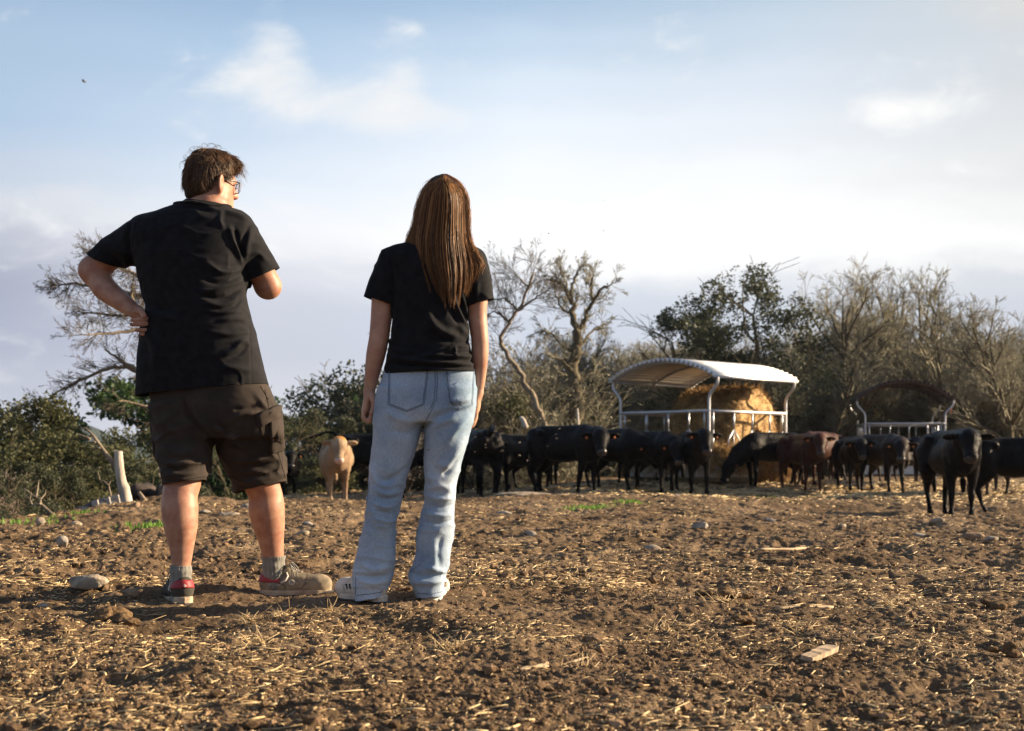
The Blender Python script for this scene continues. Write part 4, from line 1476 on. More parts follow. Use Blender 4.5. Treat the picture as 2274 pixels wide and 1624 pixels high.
    Vv = Vv + normals(Vv, Ff) * (0.04 * fbm(Vv * 7, 3, 14))[:, None]
    o = mesh_np('rubbish_heap', Vv, Ff, material('dark_heap', (0.10, 0.075, 0.065), .9, .2, col2=(0.02, .02, .022), vscale=7)); tag(o, 'dark heap of old wood and soil just behind the bare left calf', 'heap')


build_trees()
# ---------------------------------------------------------------- feeders
MAT_GALV = material('galvanised_steel', (0.52, 0.53, 0.56), 0.45, 0.5, metallic=0.85, var=0.10, vscale=8, bump=0.1, bscale=30)
MAT_ROOF = material('galvanised_sheet', (0.86, 0.86, 0.85), 0.40, 0.6, metallic=0.55, col2=(0.62, 0.62, 0.60), vscale=5, bump=0.15, bscale=20, stretch=(1, .15, 1))
MAT_PAN = material('feed_pan', (0.62, 0.61, 0.58), 0.5, 0.4, metallic=0.2, col2=(0.40, 0.34, 0.26), vscale=3)
MAT_HAY = material('hay', (0.68, 0.45, 0.20), 0.75, 0.25, col2=(0.30, 0.18, 0.075), vscale=5, bump=0.8, bscale=60, bdist=0.02, attr='var',
                   attr_cols=[(0.5, 0.45, 0.4), (0.85, 0.82, 0.78), (1.15, 1.12, 1.05)])


def feeder(px, Y, rz, W2=1.17, L2=1.17, eave=1.95, rise=0.33, roofmat=None, zb=None, label='', over=0.10):
    """square roofed hay feeder; local X = across the arch, local Y = along the ridge"""
    p = W(px, 1060, Y)
    z0 = float(ground_macro(p[0:1], p[1:2])[0]) if zb is None else zb
    root = empty('hay_feeder', (p[0], p[1], z0), rz)
    def ch(o): o.parent = root; return o
    # corrugated arched roof: corrugations run along the ridge
    n = 260; m = 5
    t = np.linspace(-1, 1, n)
    hw = W2 + over
    R = (hw ** 2 + rise ** 2) / (2 * rise); a0 = math.asin(hw / R)
    ang = t * a0
    prof = R + 0.030 * np.sin(t * 2 * math.pi * 12)
    x = prof * np.sin(ang); z = prof * np.cos(ang) - (R - rise) + eave
    ys = np.linspace(-(L2 + 0.12), L2 + 0.12, m)
    V = np.stack([np.repeat(x[None], m, 0), np.repeat(ys[:, None], n, 1), np.repeat(z[None], m, 0)], -1).reshape(-1, 3)
    i = np.arange(m - 1)[:, None] * n; j = np.arange(n - 1)[None]
    F = np.stack([i + j, i + j + 1, i + n + j + 1, i + n + j], -1).reshape(-1, 4)
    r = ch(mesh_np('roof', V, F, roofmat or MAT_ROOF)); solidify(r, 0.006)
    # arch bows under the roof and eaves rails
    mb = MB()
    for y in (-L2, 0, L2):
        tt = np.linspace(-1, 1, 17) * a0
        mb.tube(np.stack([(R - 0.045) * np.sin(tt), np.full(17, y), (R - 0.045) * np.cos(tt) - (R - rise) + eave], 1), 0.022, 6)
    for s in (-1, 1):
        mb.tube([(s * (hw - .02), -L2 - .1, eave - .03), (s * (hw - .02), L2 + .1, eave - .03)], 0.028, 6)
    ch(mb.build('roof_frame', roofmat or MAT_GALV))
    rail = 1.32
    for sx in (-1, 1):
        for sy in (-1, 1):
            mb = MB()
            x0 = sx * W2 * 0.96; xo = sx * (hw - .02)
            pts = [(xo, sy * L2, eave - .02), (xo, sy * L2, eave - .10), (xo - sx * .02, sy * L2, eave - .17), (x0 - sx * .03, sy * L2, eave - .30), (x0 - sx * .07, sy * L2, eave - .38), (x0 - sx * .07, sy * L2, eave - .55), (x0 - sx * .07, sy * L2, 0.35)]
            P = np.array(pts); tt = np.linspace(0, 1, 26)
            Q = np.stack([np.interp(tt, np.linspace(0, 1, len(P)), P[:, k]) for k in range(3)], 1)
            for _ in range(3): Q[1:-1] = (Q[:-2] + 2 * Q[1:-1] + Q[2:]) / 4
            mb.tube(Q, 0.026, 8)
            ch(mb.build('post', MAT_GALV))
    W3, L3 = W2 * 0.96 - .07, L2
    for k in range(4):
        ax = k % 2; s = 1 if k < 2 else -1
        def pt(u, z): return (s * W3, u * L3, z) if ax == 0 else (u * W3, s * L3, z)
        mb = MB()
        mb.tube([pt(-1, rail), pt(0, rail), pt(1, rail)], 0.030, 8)
        ch(mb.build('top_rail', MAT_GALV))
        mb = MB(); mb.tube([pt(-1, .52), pt(1, .52)], 0.022, 6); ch(mb.build('lower_rail', MAT_GALV))
        for u in (-0.9, -0.38, 0.10, 0.56, 0.9):
            mb = MB()
            e = 0.13
            mb.tube([pt(u, rail), pt(u, .98)], 0.018, 6)
            if abs(u) < .7:
                mb.tube([pt(u, 1.0), pt(u + e, .82), pt(u + e, .52)], 0.014, 6)
                mb.tube([pt(u, 1.0), pt(u - e, .82), pt(u - e, .52)], 0.014, 6)
                mb.tube([pt(u, 1.0), pt(u, .52)], 0.010, 5)
            else:
                mb.tube([pt(u, 1.0), pt(u, .52)], 0.016, 6)
            ch(mb.build('feed_bar', MAT_GALV))
    # feed pan: sloping sides, hollow
    mb = MB()
    def ring(w, l, z, c=.12):
        return [(w - c, -l, z), (w, -l + c, z), (w, l - c, z), (w - c, l, z), (-w + c, l, z), (-w, l - c, z), (-w, -l + c, z), (-w + c, -l, z)]
    rings = [ring(.98, .98, .04), ring(1.12, 1.14, .13), ring(1.12, 1.14, .33), ring(1.09, 1.11, .33), ring(1.05, 1.06, .16), ring(.5, .5, .15)]
    V = np.array([q for r_ in rings for q in r_])
    F = [(a * 8 + b, a * 8 + (b + 1) % 8, (a + 1) * 8 + (b + 1) % 8, (a + 1) * 8 + b) for a in range(5) for b in range(8)]
    pan = mesh_np('feed_pan', V, [np.array(F), np.array([[40, 41, 42, 43], [40, 43, 44, 47], [44, 45, 46, 47]])], MAT_PAN, None, False)
    ch(pan)
    tag(root, label, 'feeder')
    return root, p, z0


f1, fp, fz = feeder(1562, 27.0, rad(-46), label='roofed galvanised hay feeder with sunlit corrugated roof holding a round bale', zb=0.14)
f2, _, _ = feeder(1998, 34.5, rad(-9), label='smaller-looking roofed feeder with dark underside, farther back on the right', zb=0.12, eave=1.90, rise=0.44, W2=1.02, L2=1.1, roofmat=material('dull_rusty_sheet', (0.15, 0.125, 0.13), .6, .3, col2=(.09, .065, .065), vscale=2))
# orange tag on the far feeder post
mbt = MB(); mbt.box((1.04, -1.1, 1.6), (.03, .05, .12)); o_ = mbt.build('marker', material('orange_plastic', (0.7, 0.16, 0.04), .5)); o_.parent = f2


def build_bale():
    g2 = np.random.default_rng(31)
    R, L = 0.84, 1.42
    root = empty('hay_bale', (W(1606, 1000, 27.4)[0], 27.45, fz + 0.12), rad(-38))
    # body: barrel, axis along local X
    nu, nv = 120, 40
    u = np.linspace(0, 2 * math.pi, nu, endpoint=False)
    prof = [(-L / 2, .02), (-L / 2 - .01, .4), (-L / 2, .7)] + [(-L / 2 + .03 + t * (L - .06), R) for t in np.linspace(0, 1, nv)] + [(L / 2, .7), (L / 2 + .01, .4), (L / 2, .02)]
    V = np.array([[(x, r * math.cos(a), R + r * math.sin(a)) for a in u] for x, r in prof])
    V = V.reshape(-1, 3)
    c = V - np.array([0, 0, R])
    n = c.copy(); n[:, 0] *= .15; n /= np.linalg.norm(n, axis=1)[:, None] + 1e-6
    V = V + n * (0.06 * fbm(V * 2.2, 3, 3) + 0.06 * fbm(V * 15, 3, 5))[:, None]
    V[:, 2] = np.maximum(V[:, 2], 0.0)
    m = len(prof)
    F = np.array([(i * nu + j, (i + 1) * nu + j, (i + 1) * nu + (j + 1) % nu, i * nu + (j + 1) % nu) for i in range(m - 1) for j in range(nu)])
    b = mesh_np('bale_body', V, F, MAT_HAY, None, True, {'var': np.full(len(V), .55)}); b.parent = root
    # loose stalks all over the outside
    k = g2.integers(0, len(V), 15000)
    P0 = V[k] + g2.normal(size=(15000, 3)) * .02
    a = g2.normal(size=(15000, 3)); a += n[k] * 0.5; a[:, 2] -= .35; a /= np.linalg.norm(a, axis=1)[:, None]
    Ls = g2.uniform(.04, .17, 15000)[:, None]
    Vt, Ft = tubes((P0, P0 + a * Ls, np.full(15000, .0055), np.full(15000, .003)), 3)
    s = mesh_np('loose_stalks', Vt, Ft, MAT_HAY, None, True, {'var': np.repeat(g2.random(15000), 6)}); s.parent = root
    tag(root, 'large round bale of golden hay standing inside the sunlit feeder', 'hay bale')


build_bale()


def build_loose_hay():
    """hay pulled out of the feeder hanging over the pan"""
    g2 = np.random.default_rng(17)
    n = 15000
    root = f1
    side = g2.integers(0, 4, n)
    u = g2.uniform(-1, 1, n)
    s = np.where(side < 2, 1, -1); axx = side % 2
    w = 1.08
    x = np.where(axx == 0, s * w, u * w); y = np.where(axx == 0, u * w, s * w)
    z = g2.uniform(.22, .70, n)
    P0 = np.stack([x, y, z], 1) + g2.normal(size=(n, 3)) * .05
    d = g2.normal(size=(n, 3)); d[:, 2] -= .8; d /= np.linalg.norm(d, axis=1)[:, None]
    k_ = (axx == 0) & (s > 0) & (u > .2); P0[k_] += np.array([.16, .0, 0]) * g2.random((k_.sum(), 1)); P0[k_, 2] *= g2.random(k_.sum())
    V, F = tubes((P0, P0 + d * g2.uniform(.06, .22, n)[:, None], np.full(n, .006), np.full(n, .003)), 3)
    c, s_ = math.cos(rad(-46)), math.sin(rad(-46))
    Rm = np.array([[c, -s_, 0], [s_, c, 0], [0, 0, 1]])
    V = V @ Rm.T + np.array([fp[0], fp[1], fz])
    o = mesh_np('loose_hay', V, F, MAT_HAY, None, True, {'var': np.repeat(g2.random(n), 6)})
    tag(o, 'loose hay hanging in strands over the pan of the sunlit feeder', 'hay', kind='stuff')


build_loose_hay()
# ---------------------------------------------------------------- cattle
MAT_COAT_BLACK = material('black_coat', (0.006, 0.0045, 0.0048), 0.42, 0.07, col2=(0.003, 0.0025, 0.0035), vscale=4, sheen=0.0, sheen_tint=(1, .72, .55), bump=0.7, bscale=38, bdist=0.02)
MAT_COAT_BROWN = material('dark_brown_coat', (0.060, 0.018, 0.009), 0.45, 0.10, col2=(0.018, 0.007, 0.006), vscale=3, sheen=0.03, sheen_tint=(1, .6, .4), bump=0.7, bscale=38, bdist=0.02)
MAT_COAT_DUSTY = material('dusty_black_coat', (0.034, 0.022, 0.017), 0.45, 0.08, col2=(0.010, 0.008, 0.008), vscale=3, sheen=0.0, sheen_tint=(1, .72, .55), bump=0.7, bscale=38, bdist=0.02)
MAT_COAT_CREAM = material('cream_coat', (0.42, 0.30, 0.19), 0.6, 0.2, col2=(0.22, 0.13, 0.07), vscale=2.6, sheen=0.1, bump=0.7, bscale=38, bdist=0.02)
MAT_EAR_TAG = material('orange_ear_tag', (0.62, 0.22, 0.09), 0.5, 0.4)
MAT_MUZZLE = material('dark_muzzle', (0.03, 0.025, 0.025), 0.3, 0.5)
MAT_MUZZLE_PINK = material('pink_muzzle', (0.62, 0.42, 0.36), 0.4, 0.5)
MAT_POLL = material('ginger_poll_hair', (0.62, 0.30, 0.08), 0.7, 0.3, col2=(0.42, 0.18, 0.05), vscale=30)
MAT_HOOF = material('hoof_horn', (0.05, 0.04, 0.035), 0.5, 0.3)


def cow(px, Y, heading, top, label, mat=MAT_COAT_BLACK, head=(0.28, 0.0), head_yaw=0.0, stride=0.0, tail='down', zfoot=None, tag_=True, muzzle=None, poll=False, seed=0, group='cattle standing in the yard', headdown=False, fat=1.0):
    """heading: degrees, 0 = facing the camera (-Y), 90 = facing right (+X). top: image row of the back line.
    head = (forward/up pose: height of the poll above the withers), head_yaw: turn of the head on the neck, degrees"""
    p = W(px, 1090, Y)
    z0 = float(ground_macro(p[0:1], p[1:2])[0]) if zfoot is None else CAM_H - (zfoot - HZ) * Y / FPX
    zb = CAM_H - (top - HZ) * Y / FPX
    s = (zb - z0) / 1.22                     # scale: back at 1.22 in model units
    s = float(s)
    S = Sdf(0.07)
    f = fat
    # trunk
    S.ell((0.02, 0, 0.845), (0.60, 0.240 * f, 0.262))
    S.ell((0.42, 0, 0.87), (0.32, 0.200 * f, 0.32))
    S.ell((-0.52, 0, 0.93), (0.32, 0.225 * f, 0.26))
    S.ell((-0.10, 0, 0.79), (0.42, 0.25 * f, 0.225))
    S.cone((-0.62, 0, 1.10), (0.40, 0, 1.115), 0.10, 0.10)
    S.ell((0.64, 0, 0.77), (0.15, 0.12, 0.17))
    S.ell((-0.60, 0.17, 1.02), (.16, .08, .14)); S.ell((-0.60, -0.17, 1.02), (.16, .08, .14))
    # bony landmarks: hooks, pins, shoulder points, spine
    for sg in (-1, 1):
        S.ell((-.44, sg * .20, 1.08), (.075, .06, .06), k=.05); S.ell((-.78, sg * .10, 1.0), (.06, .05, .06), k=.04); S.ell((.60, sg * .17, .82), (.08, .05, .10), k=.05)
        S.ell((-.30, sg * .24, .92), (.12, .05, .10), k=.06, sub=True)
    # neck and head
    hy = rad(head_yaw)
    hz, hp = head
    if headdown:
        poll_p = np.array([1.02, 0.10 * math.sin(hy), 0.62 + hz]); face = np.array([0.42, 0, -0.9])
    else:
        poll_p = np.array([0.95 - 0.10 * abs(math.sin(hy)), 0.20 * math.sin(hy), 1.10 + hz]); face = np.array([0.80, 0, -0.60 + hp])
    face = face / np.linalg.norm(face)
    c, sn = math.cos(hy), math.sin(hy)
    Rz = np.array([[c, -sn, 0], [sn, c, 0], [0, 0, 1]])
    fd = Rz @ face
    side = Rz @ np.array([0, 1., 0])
    upv = np.cross(fd, side); upv = upv if upv[2] > 0 else -upv
    S.chain([((0.48, 0, 0.93), .23), ((0.5 * 0.60 + 0.5 * poll_p[0], poll_p[1] * .35, (0.98 + poll_p[2]) / 2 - .02), .195), (tuple(poll_p - fd * 0.01 - upv * .04), .130)], k=0.09)
    S.chain([((0.60, 0, 0.80), .15), (tuple((poll_p + np.array([.55, 0, .75])) / 2 - np.array([0, 0, .08])), .11)], k=0.08)
    Rh = np.stack([fd, side, upv], 1)
    q = poll_p + fd * 0.10
    S.ell(q, (0.19, 0.146, 0.142), Rh, k=0.04)
    S.ell(poll_p + fd * .02 + upv * .035, (0.075, 0.085, 0.07), Rh, k=0.04)
    S.cone(q + fd * 0.05 - upv * .01, poll_p + fd * 0.385 - upv * 0.015, 0.112, 0.080, k=0.04)
    mz = poll_p + fd * 0.415 - upv * 0.02
    S.ell(mz, (0.066, 0.092, 0.078), Rh, k=0.03)
    S.cone(q - upv * .06, poll_p + fd * 0.36 - upv * 0.07, 0.062, 0.038, k=0.03)
    ears = []
    for e in (-1, 1):
        S.ell(poll_p + fd * .12 + side * e * .125 + upv * .045, (.04, .026, .03), Rh, k=0.02)
        a = poll_p + fd * 0.03 + side * e * 0.12 - upv * 0.0
        b = a + side * e * 0.19 - upv * 0.035 - fd * 0.03
        ax = (b - a) / np.linalg.norm(b - a); n2 = np.cross(ax, fd); n2 /= np.linalg.norm(n2); n3 = np.cross(ax, n2)
        S.ell((a + b) / 2, (0.135, 0.072, 0.024), np.stack([ax, n2, n3], 1), k=0.025)
        ears.append((a + b) / 2 + fd * 0.028 - upv * .02 + side * e * .02)
    # legs
    g2 = np.random.default_rng(seed + 50)
    hoofs = []
    for i, (x, sg) in enumerate(((0.47, 1), (0.47, -1), (-0.60, 1), (-0.60, -1))):
        st = stride * (1 if i in (0, 3) else -1) + g2.normal() * 0.035
        y = sg * 0.145 * (0.9 + 0.2 * g2.random())
        if x > 0:
            S.chain([((x, sg * .13, .80), .125), ((x + .01, sg * .15, .60), .080), ((x + st * .45, y, .37), .042), ((x + st * .5, y, .34), .047), ((x + st * .85, y, .13), .029), ((x + st * .9, y, .10), .035), ((x + st + .01, y, .035), .042)], k=0.035)
            hoofs.append((x + st + .02, y))
        else:
            S.chain([((x + .02, sg * .13, .90), .19), ((x + .08, sg * .17, .66), .135), ((x - .10 + st * .35, y * 1.08, .42), .054), ((x - .12 + st * .4, y * 1.08, .40), .050), ((x - .07 + st * .85, y, .13), .031), ((x - .06 + st * .9, y, .10), .037), ((x - .03 + st, y, .035), .043)], k=0.04)
            hoofs.append((x - .02 + st, y))
    if tail == 'down':
        S.chain([((-.80, 0, 1.12), .045), ((-.90, 0, 1.00), .030), ((-.90, .02, .62), .022), ((-.89, .02, .50), .045), ((-.885, .03, .34), .03)], k=0.02)
    elif tail == 'up':
        S.chain([((-.78, 0, 1.13), .05), ((-.92, 0, 1.24), .035), ((-1.08, .03, 1.25), .026), ((-1.24, .08, 1.20), .03), ((-1.36, .12, 1.17), .045), ((-1.44, .14, 1.14), .02)], k=0.02)
    V, F = S.mesh(0.0155, 0.05, 1)
    N_ = normals(V, F)
    V = V + N_ * (0.006 * fbm(V * 9 + seed, 3, seed) + 0.010 * fbm(V * 2.5 + seed, 2, seed + 4))[:, None]
    V[:, 2] = np.maximum(V[:, 2], 0.0)
    o = mesh_np('cow', V * s, F, mat)
    o.location = (p[0], p[1], z0 - 0.012)
    o.rotation_euler = (0, 0, rad(heading - 90) - math.atan2(p[0], Y))
    def sub_ell(name, c_, r, R, m):
        T = Sdf(0.01); T.ell(np.array(c_), r, R); v, ff = T.mesh(min(r) / 2.2, 0.02, 1)
        ob = mesh_np(name, v * s, ff, m); ob.parent = o; return ob
    sub_ell('muzzle', mz + fd * .022, (.059, .095, .080), Rh, muzzle or MAT_MUZZLE)
    for e, sg in zip(ears, (-1, 1)):
        if tag_: sub_ell('ear_tag', e, (.012, .022, .030), Rh, MAT_EAR_TAG)
    if poll: sub_ell('forelock', poll_p + upv * .075 + fd * .03, (.10, .13, .06), Rh, MAT_POLL)
    tag(o, label, 'cow', group)
    return o


def build_cows():
    B, BR, DU, CR = MAT_COAT_BLACK, MAT_COAT_BROWN, MAT_COAT_DUSTY, MAT_COAT_CREAM
    # px, Y, heading, top-of-back row ...
    cow(634, 26.5, 8, 1003, 'black calf half hidden behind the right leg of the brown shorts', B, (0.06, 0), -6, seed=1)
    cow(748, 23.0, 3, 972, 'cream cow with ginger forelock and pink nose facing the camera', CR, (0.04, -0.35), -2, muzzle=MAT_MUZZLE_PINK, poll=True, tag_=False, seed=2, fat=1.3, zfoot=1113)
    cow(842, 26.5, 78, 962, 'black cow with raised tail behind the cream cow, cut by the jeans', B, (0.1, 0), 10, tail='up', seed=3)
    cow(955, 24.6, 120, 955, 'black cow seen only through the gap between the jeans legs', B, (0.0, 0), 0, seed=4)
    cow(1062, 24.5, 196, 952, 'black cow with its rump to the camera just right of the jeans', B, (-0.05, 0), 0, tail='up', seed=5)
    cow(1152, 25.2, -48, 963, 'black cow turned left with its dusty face to the camera, near the jeans', B, (-0.06, 0), 44, seed=6)
    cow(1190, 27.6, 60, 972, 'black calf standing mostly hidden behind the big side-on black cow', B, (-.05, 0), 0, seed=7)
    cow(1258, 24.0, 50, 942, 'big black cow side-on with its head turned to the camera, centre of herd', B, (-0.06, -.1), -48, seed=8, stride=.04)
    cow(1368, 24.9, 40, 950, 'black cow right behind the big side-on one, its head low', B, (-0.24, -0.15), 10, seed=9)
    cow(1450, 24.4, 36, 955, 'black cow lowering its face before the shaded side of the feeder', B, (-0.18, -.2), -30, seed=10)
    cow(1420, 26.0, -52, 966, 'black cow pressed close to the shaded feeder side, mostly hidden', B, (-.1, 0), 0, seed=11)
    cow(1538, 24.0, 14, 956, 'black cow facing the camera with sunlit shoulder before the feeder post', B, (0.04, -.2), -4, seed=12, stride=.05)
    cow(1712, 25.6, -58, 958, 'black cow bending its head down to the hay pan', B, (-0.08, 0), 0, headdown=True, seed=13)
    cow(1783, 24.8, 26, 962, 'dark brown cow facing the camera with an orange lit forehead', BR, (0.02, -.2), -22, seed=14, stride=.03)
    cow(1818, 26.3, 160, 957, 'reddish cow seen from behind, right beside the dark brown one', BR, (0.0, 0), 0, seed=15, tag_=False)
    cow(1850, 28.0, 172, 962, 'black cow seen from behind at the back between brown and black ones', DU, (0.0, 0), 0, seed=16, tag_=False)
    cow(1890, 25.0, 14, 970, 'black calf facing the camera left of the dusty grey one', B, (-0.02, -.15), -6, seed=17)
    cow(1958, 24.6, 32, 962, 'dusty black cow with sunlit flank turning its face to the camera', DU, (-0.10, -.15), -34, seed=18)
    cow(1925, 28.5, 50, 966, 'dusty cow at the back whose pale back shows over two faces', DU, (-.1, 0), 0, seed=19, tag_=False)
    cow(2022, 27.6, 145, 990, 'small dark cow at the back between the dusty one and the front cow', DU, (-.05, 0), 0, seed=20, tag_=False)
    cow(2055, 26.5, 190, 975, 'black cow with an upright ear just behind the front cow', B, (0.12, 0), 20, seed=21, tag_=False)
    cow(2112, 19.6, 17, 952, 'nearest black cow, standing in front of the herd facing the camera', B, (0.02, -.15), -13, seed=22, stride=.05, zfoot=1145, tag_=False)
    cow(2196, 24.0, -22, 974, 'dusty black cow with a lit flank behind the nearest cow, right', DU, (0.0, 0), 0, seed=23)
    cow(2266, 20.0, 100, 968, 'black cow cut by the right edge of the photo, rump showing', B, (0.0, 0), 0, seed=24, stride=.06, zfoot=1136)


build_cows()
# ---------------------------------------------------------------- people
MAT_SKIN = material('skin', (0.46, 0.25, 0.165), 0.5, 0.35, col2=(0.33, 0.145, 0.095), vscale=22, sss=0.12, bump=0.3, bscale=240, bdist=0.001)
MAT_SKIN_W = material('fair_skin', (0.50, 0.29, 0.20), 0.5, 0.35, col2=(0.39, 0.19, 0.13), vscale=14, sss=0.12, bump=0.12, bscale=260, bdist=0.001)
MAT_TEE = material('black_jersey', (0.013, 0.013, 0.016), 0.85, 0.15, col2=(0.006, 0.006, 0.008), vscale=30, sheen=0.02, bump=0.25, bscale=420, bdist=0.001)
MAT_SHORTS = material('dark_brown_cotton', (0.046, 0.034, 0.028), 0.85, 0.2, col2=(0.026, 0.020, 0.017), vscale=12, sheen=0.03, sheen_tint=(1, .85, .7), bump=0.3, bscale=380, bdist=0.001)
MAT_SEAM = material('dark_thread', (0.03, 0.024, 0.02), 0.9, 0.1)
MAT_SOCK = material('grey_ribbed_sock', (0.27, 0.26, 0.23), 0.95, 0.1, col2=(0.16, 0.15, 0.13), vscale=90, stretch=(1, 1, 0.06), sheen=0.3, bump=0.9, bscale=150, bdist=0.004)
MAT_SHOE = material('dusty_shoe_suede', (0.40, 0.32, 0.22), 0.9, 0.15, col2=(0.15, 0.125, 0.09), vscale=13, bump=0.4, bscale=260, bdist=0.002)
MAT_SHOE_DK = material('dark_shoe_suede', (0.10, 0.085, 0.065), 0.9, 0.15, col2=(0.035, 0.036, 0.034), vscale=12, bump=0.4, bscale=260, bdist=0.002)
MAT_SOLE = material('dirty_sole', (0.52, 0.41, 0.29), 0.85, 0.2, col2=(0.26, 0.19, 0.13), vscale=20, bump=0.6, bscale=60, bdist=0.003)
MAT_RUBBER = material('dark_rubber', (0.03, 0.033, 0.04), 0.7, 0.3, col2=(0.07, .06, .05), vscale=30)
MAT_RED = material('red_heel_patch', (0.30, 0.028, 0.035), 0.55, 0.4, var=.2)
MAT_PRINT = material('pale_print', (0.75, 0.70, 0.64), 0.6, 0.3)
MAT_WHITE = material('worn_white_leather', (0.70, 0.64, 0.55), 0.6, 0.35, col2=(0.48, 0.40, 0.32), vscale=14)
MAT_BLACKTRIM = material('black_trim', (0.02, 0.02, 0.024), 0.6, 0.3)
MAT_FRAME = material('glasses_frame', (0.02, 0.024, 0.024), 0.3, 0.5)
MAT_CAP_LT = material('pale_welt', (0.66, 0.62, 0.56), 0.6, 0.3)


def denim():
    m = material('light_blue_denim', (0.44, 0.51, 0.60), 0.85, 0.2, col2=(0.20, 0.285, 0.40), vscale=3.5, sheen=0.04, bump=0.45, bscale=520, bdist=0.0012)
    N, L = m.node_tree.nodes, m.node_tree.links
    b = N['Principled BSDF']
    tc = N.new('ShaderNodeTexCoord')
    w = N.new('ShaderNodeTexNoise'); w.inputs['Scale'].default_value = 420; w.inputs['Detail'].default_value = 2
    mp = N.new('ShaderNodeMapping'); mp.inputs['Scale'].default_value = (1, 1, .25)
    L.new(tc.outputs['Object'], mp.inputs[0]); L.new(mp.outputs[0], w.inputs[0])
    r = N.new('ShaderNodeMapRange'); r.inputs[1].default_value = .35; r.inputs[2].default_value = .65; r.inputs[3].default_value = 0.82; r.inputs[4].default_value = 1.14
    L.new(w.outputs[0], r.inputs[0])
    old = b.inputs['Base Color'].links[0].from_socket
    mx = N.new('ShaderNodeMix'); mx.data_type = 'RGBA'; mx.blend_type = 'MULTIPLY'; mx.inputs[0].default_value = 1
    L.new(old, mx.inputs[6]); L.new(r.outputs[0], mx.inputs[7])
    L.new(mx.outputs[2], b.inputs['Base Color'])
    return m


MAT_DENIM = denim()
MAT_DENIM_SEAM = material('denim_seam', (0.13, 0.17, 0.25), 0.9, 0.1)


def rowz(rows, Ydef):
    """(py, xl, xr, Yc, ry) in photo pixels -> loft rows (z, xc, yc, rx, ry)"""
    out = []
    for r in rows:
        py, xl, xr = r[:3]
        Y = r[3] if len(r) > 3 else Ydef
        ry = r[4]
        a, b = W(xl, py, Y), W(xr, py, Y)
        out.append((a[2], (a[0] + b[0]) / 2, Y, (b[0] - a[0]) / 2, ry))
    return out


def stroke_disp(V, N, Y, strokes, back_only=True):
    """raise or press folds along photo-space polylines: (pts, width px, amplitude m)"""
    px = 1137 + FPX * V[:, 0] / V[:, 1]
    py = HZ - FPX * (V[:, 2] - CAM_H) / V[:, 1]
    d = np.zeros(len(V))
    face = np.clip(-N[:, 1] * 2.2 + 0.25, 0, 1) if back_only else 1.0
    for pts, w, amp in strokes:
        P = np.array(pts, float)
        if len(P) > 2:
            t = np.linspace(0, 1, 4 * len(P)); P = np.stack([np.interp(t, np.linspace(0, 1, len(P)), P[:, j]) for j in (0, 1)], 1)
            for _ in range(2): P[1:-1] = (P[:-2] + 2 * P[1:-1] + P[2:]) / 4
        best = np.full(len(V), 1e9); tt = np.zeros(len(V))
        m = len(P) - 1
        for i in range(m):
            a, b = P[i], P[i + 1]; ab = b - a; l2 = ab @ ab + 1e-9
            t = np.clip(((px - a[0]) * ab[0] + (py - a[1]) * ab[1]) / l2, 0, 1)
            q = (px - a[0] - t * ab[0]) ** 2 + (py - a[1] - t * ab[1]) ** 2
            k = q < best
            best[k] = q[k]; tt[k] = (i + t[k]) / m
        taper = np.clip(np.sin(np.clip(tt, 0.02, 0.98) * math.pi), 0, 1) ** 0.45
        d += amp * taper * np.exp(-best / (w * w)) * face
    return d


def crease(V, f, s, a, sharp=5):
    P = V * np.asarray(f) + 0.35 * np.stack([vn(V * 9 + s), vn(V * 9 + s + 5), vn(V * 9 + s + 11)], -1)
    return a * ((1 - np.abs(vn(P, s))) ** sharp - .25)


class Proj:
    """projects photo-space lines onto a mesh (from the camera side)"""
    def __init__(s, V, F):
        s.bvh = BVHTree.FromPolygons([tuple(v) for v in V], [tuple(f) for f in F])

    def pt(s, px, py, lift=0.001):
        o = Vector((0, 0, CAM_H)); d = Vector(W(px, py, 1.0)) - o
        d.normalize()
        h = s.bvh.ray_cast(o, d)
        if h[0] is None:
            h2 = s.bvh.find_nearest(Vector(W(px, py, 5.72)))
            return np.array(h2[0]), np.array(h2[1])
        n = h[1] if h[1].dot(d) < 0 else -h[1]
        return np.array(h[0] + n * lift), np.array(n)

    def line(s, pts, step=4.0, lift=0.001, close=False):
        P = [np.array(p, float) for p in pts]
        if close: P.append(P[0])
        out = []
        for a, b in zip(P[:-1], P[1:]):
            n = max(1, int(np.linalg.norm(b - a) / step))
            for i in range(n): out.append(a + (b - a) * i / n)
        out.append(P[-1])
        return np.array([s.pt(q[0], q[1], lift)[0] for q in out])

    def patch(s, quad, nu=12, nv=12, lift=0.004):
        """quad: four photo corners tl,tr,br,bl -> curved patch with rim"""
        q = np.array(quad, float)
        V = []
        for j in range(nv + 1):
            for i in range(nu + 1):
                u, v = i / nu, j / nv
                p = (q[0] * (1 - u) + q[1] * u) * (1 - v) + (q[3] * (1 - u) + q[2] * u) * v
                rim = min(u, 1 - u, v, 1 - v) < 0.01
                V.append(s.pt(p[0], p[1], 0.0003 if rim else lift)[0])
        F = [(j * (nu + 1) + i, (j + 1) * (nu + 1) + i, (j + 1) * (nu + 1) + i + 1, j * (nu + 1) + i + 1) for j in range(nv) for i in range(nu)]
        return np.array(V), np.array(F)


def body_mesh(S, HS, h=.0055):
    V, F = S.mesh(h, 0.02, 2)
    Vs, Fs = [V], [F]; n = len(V)
    for T in HS:
        v, f_ = T.mesh(0.0029, 0.012, 2)
        Vs.append(v); Fs.append(f_ + n); n += len(v)
    return np.concatenate(Vs), np.concatenate(Fs)


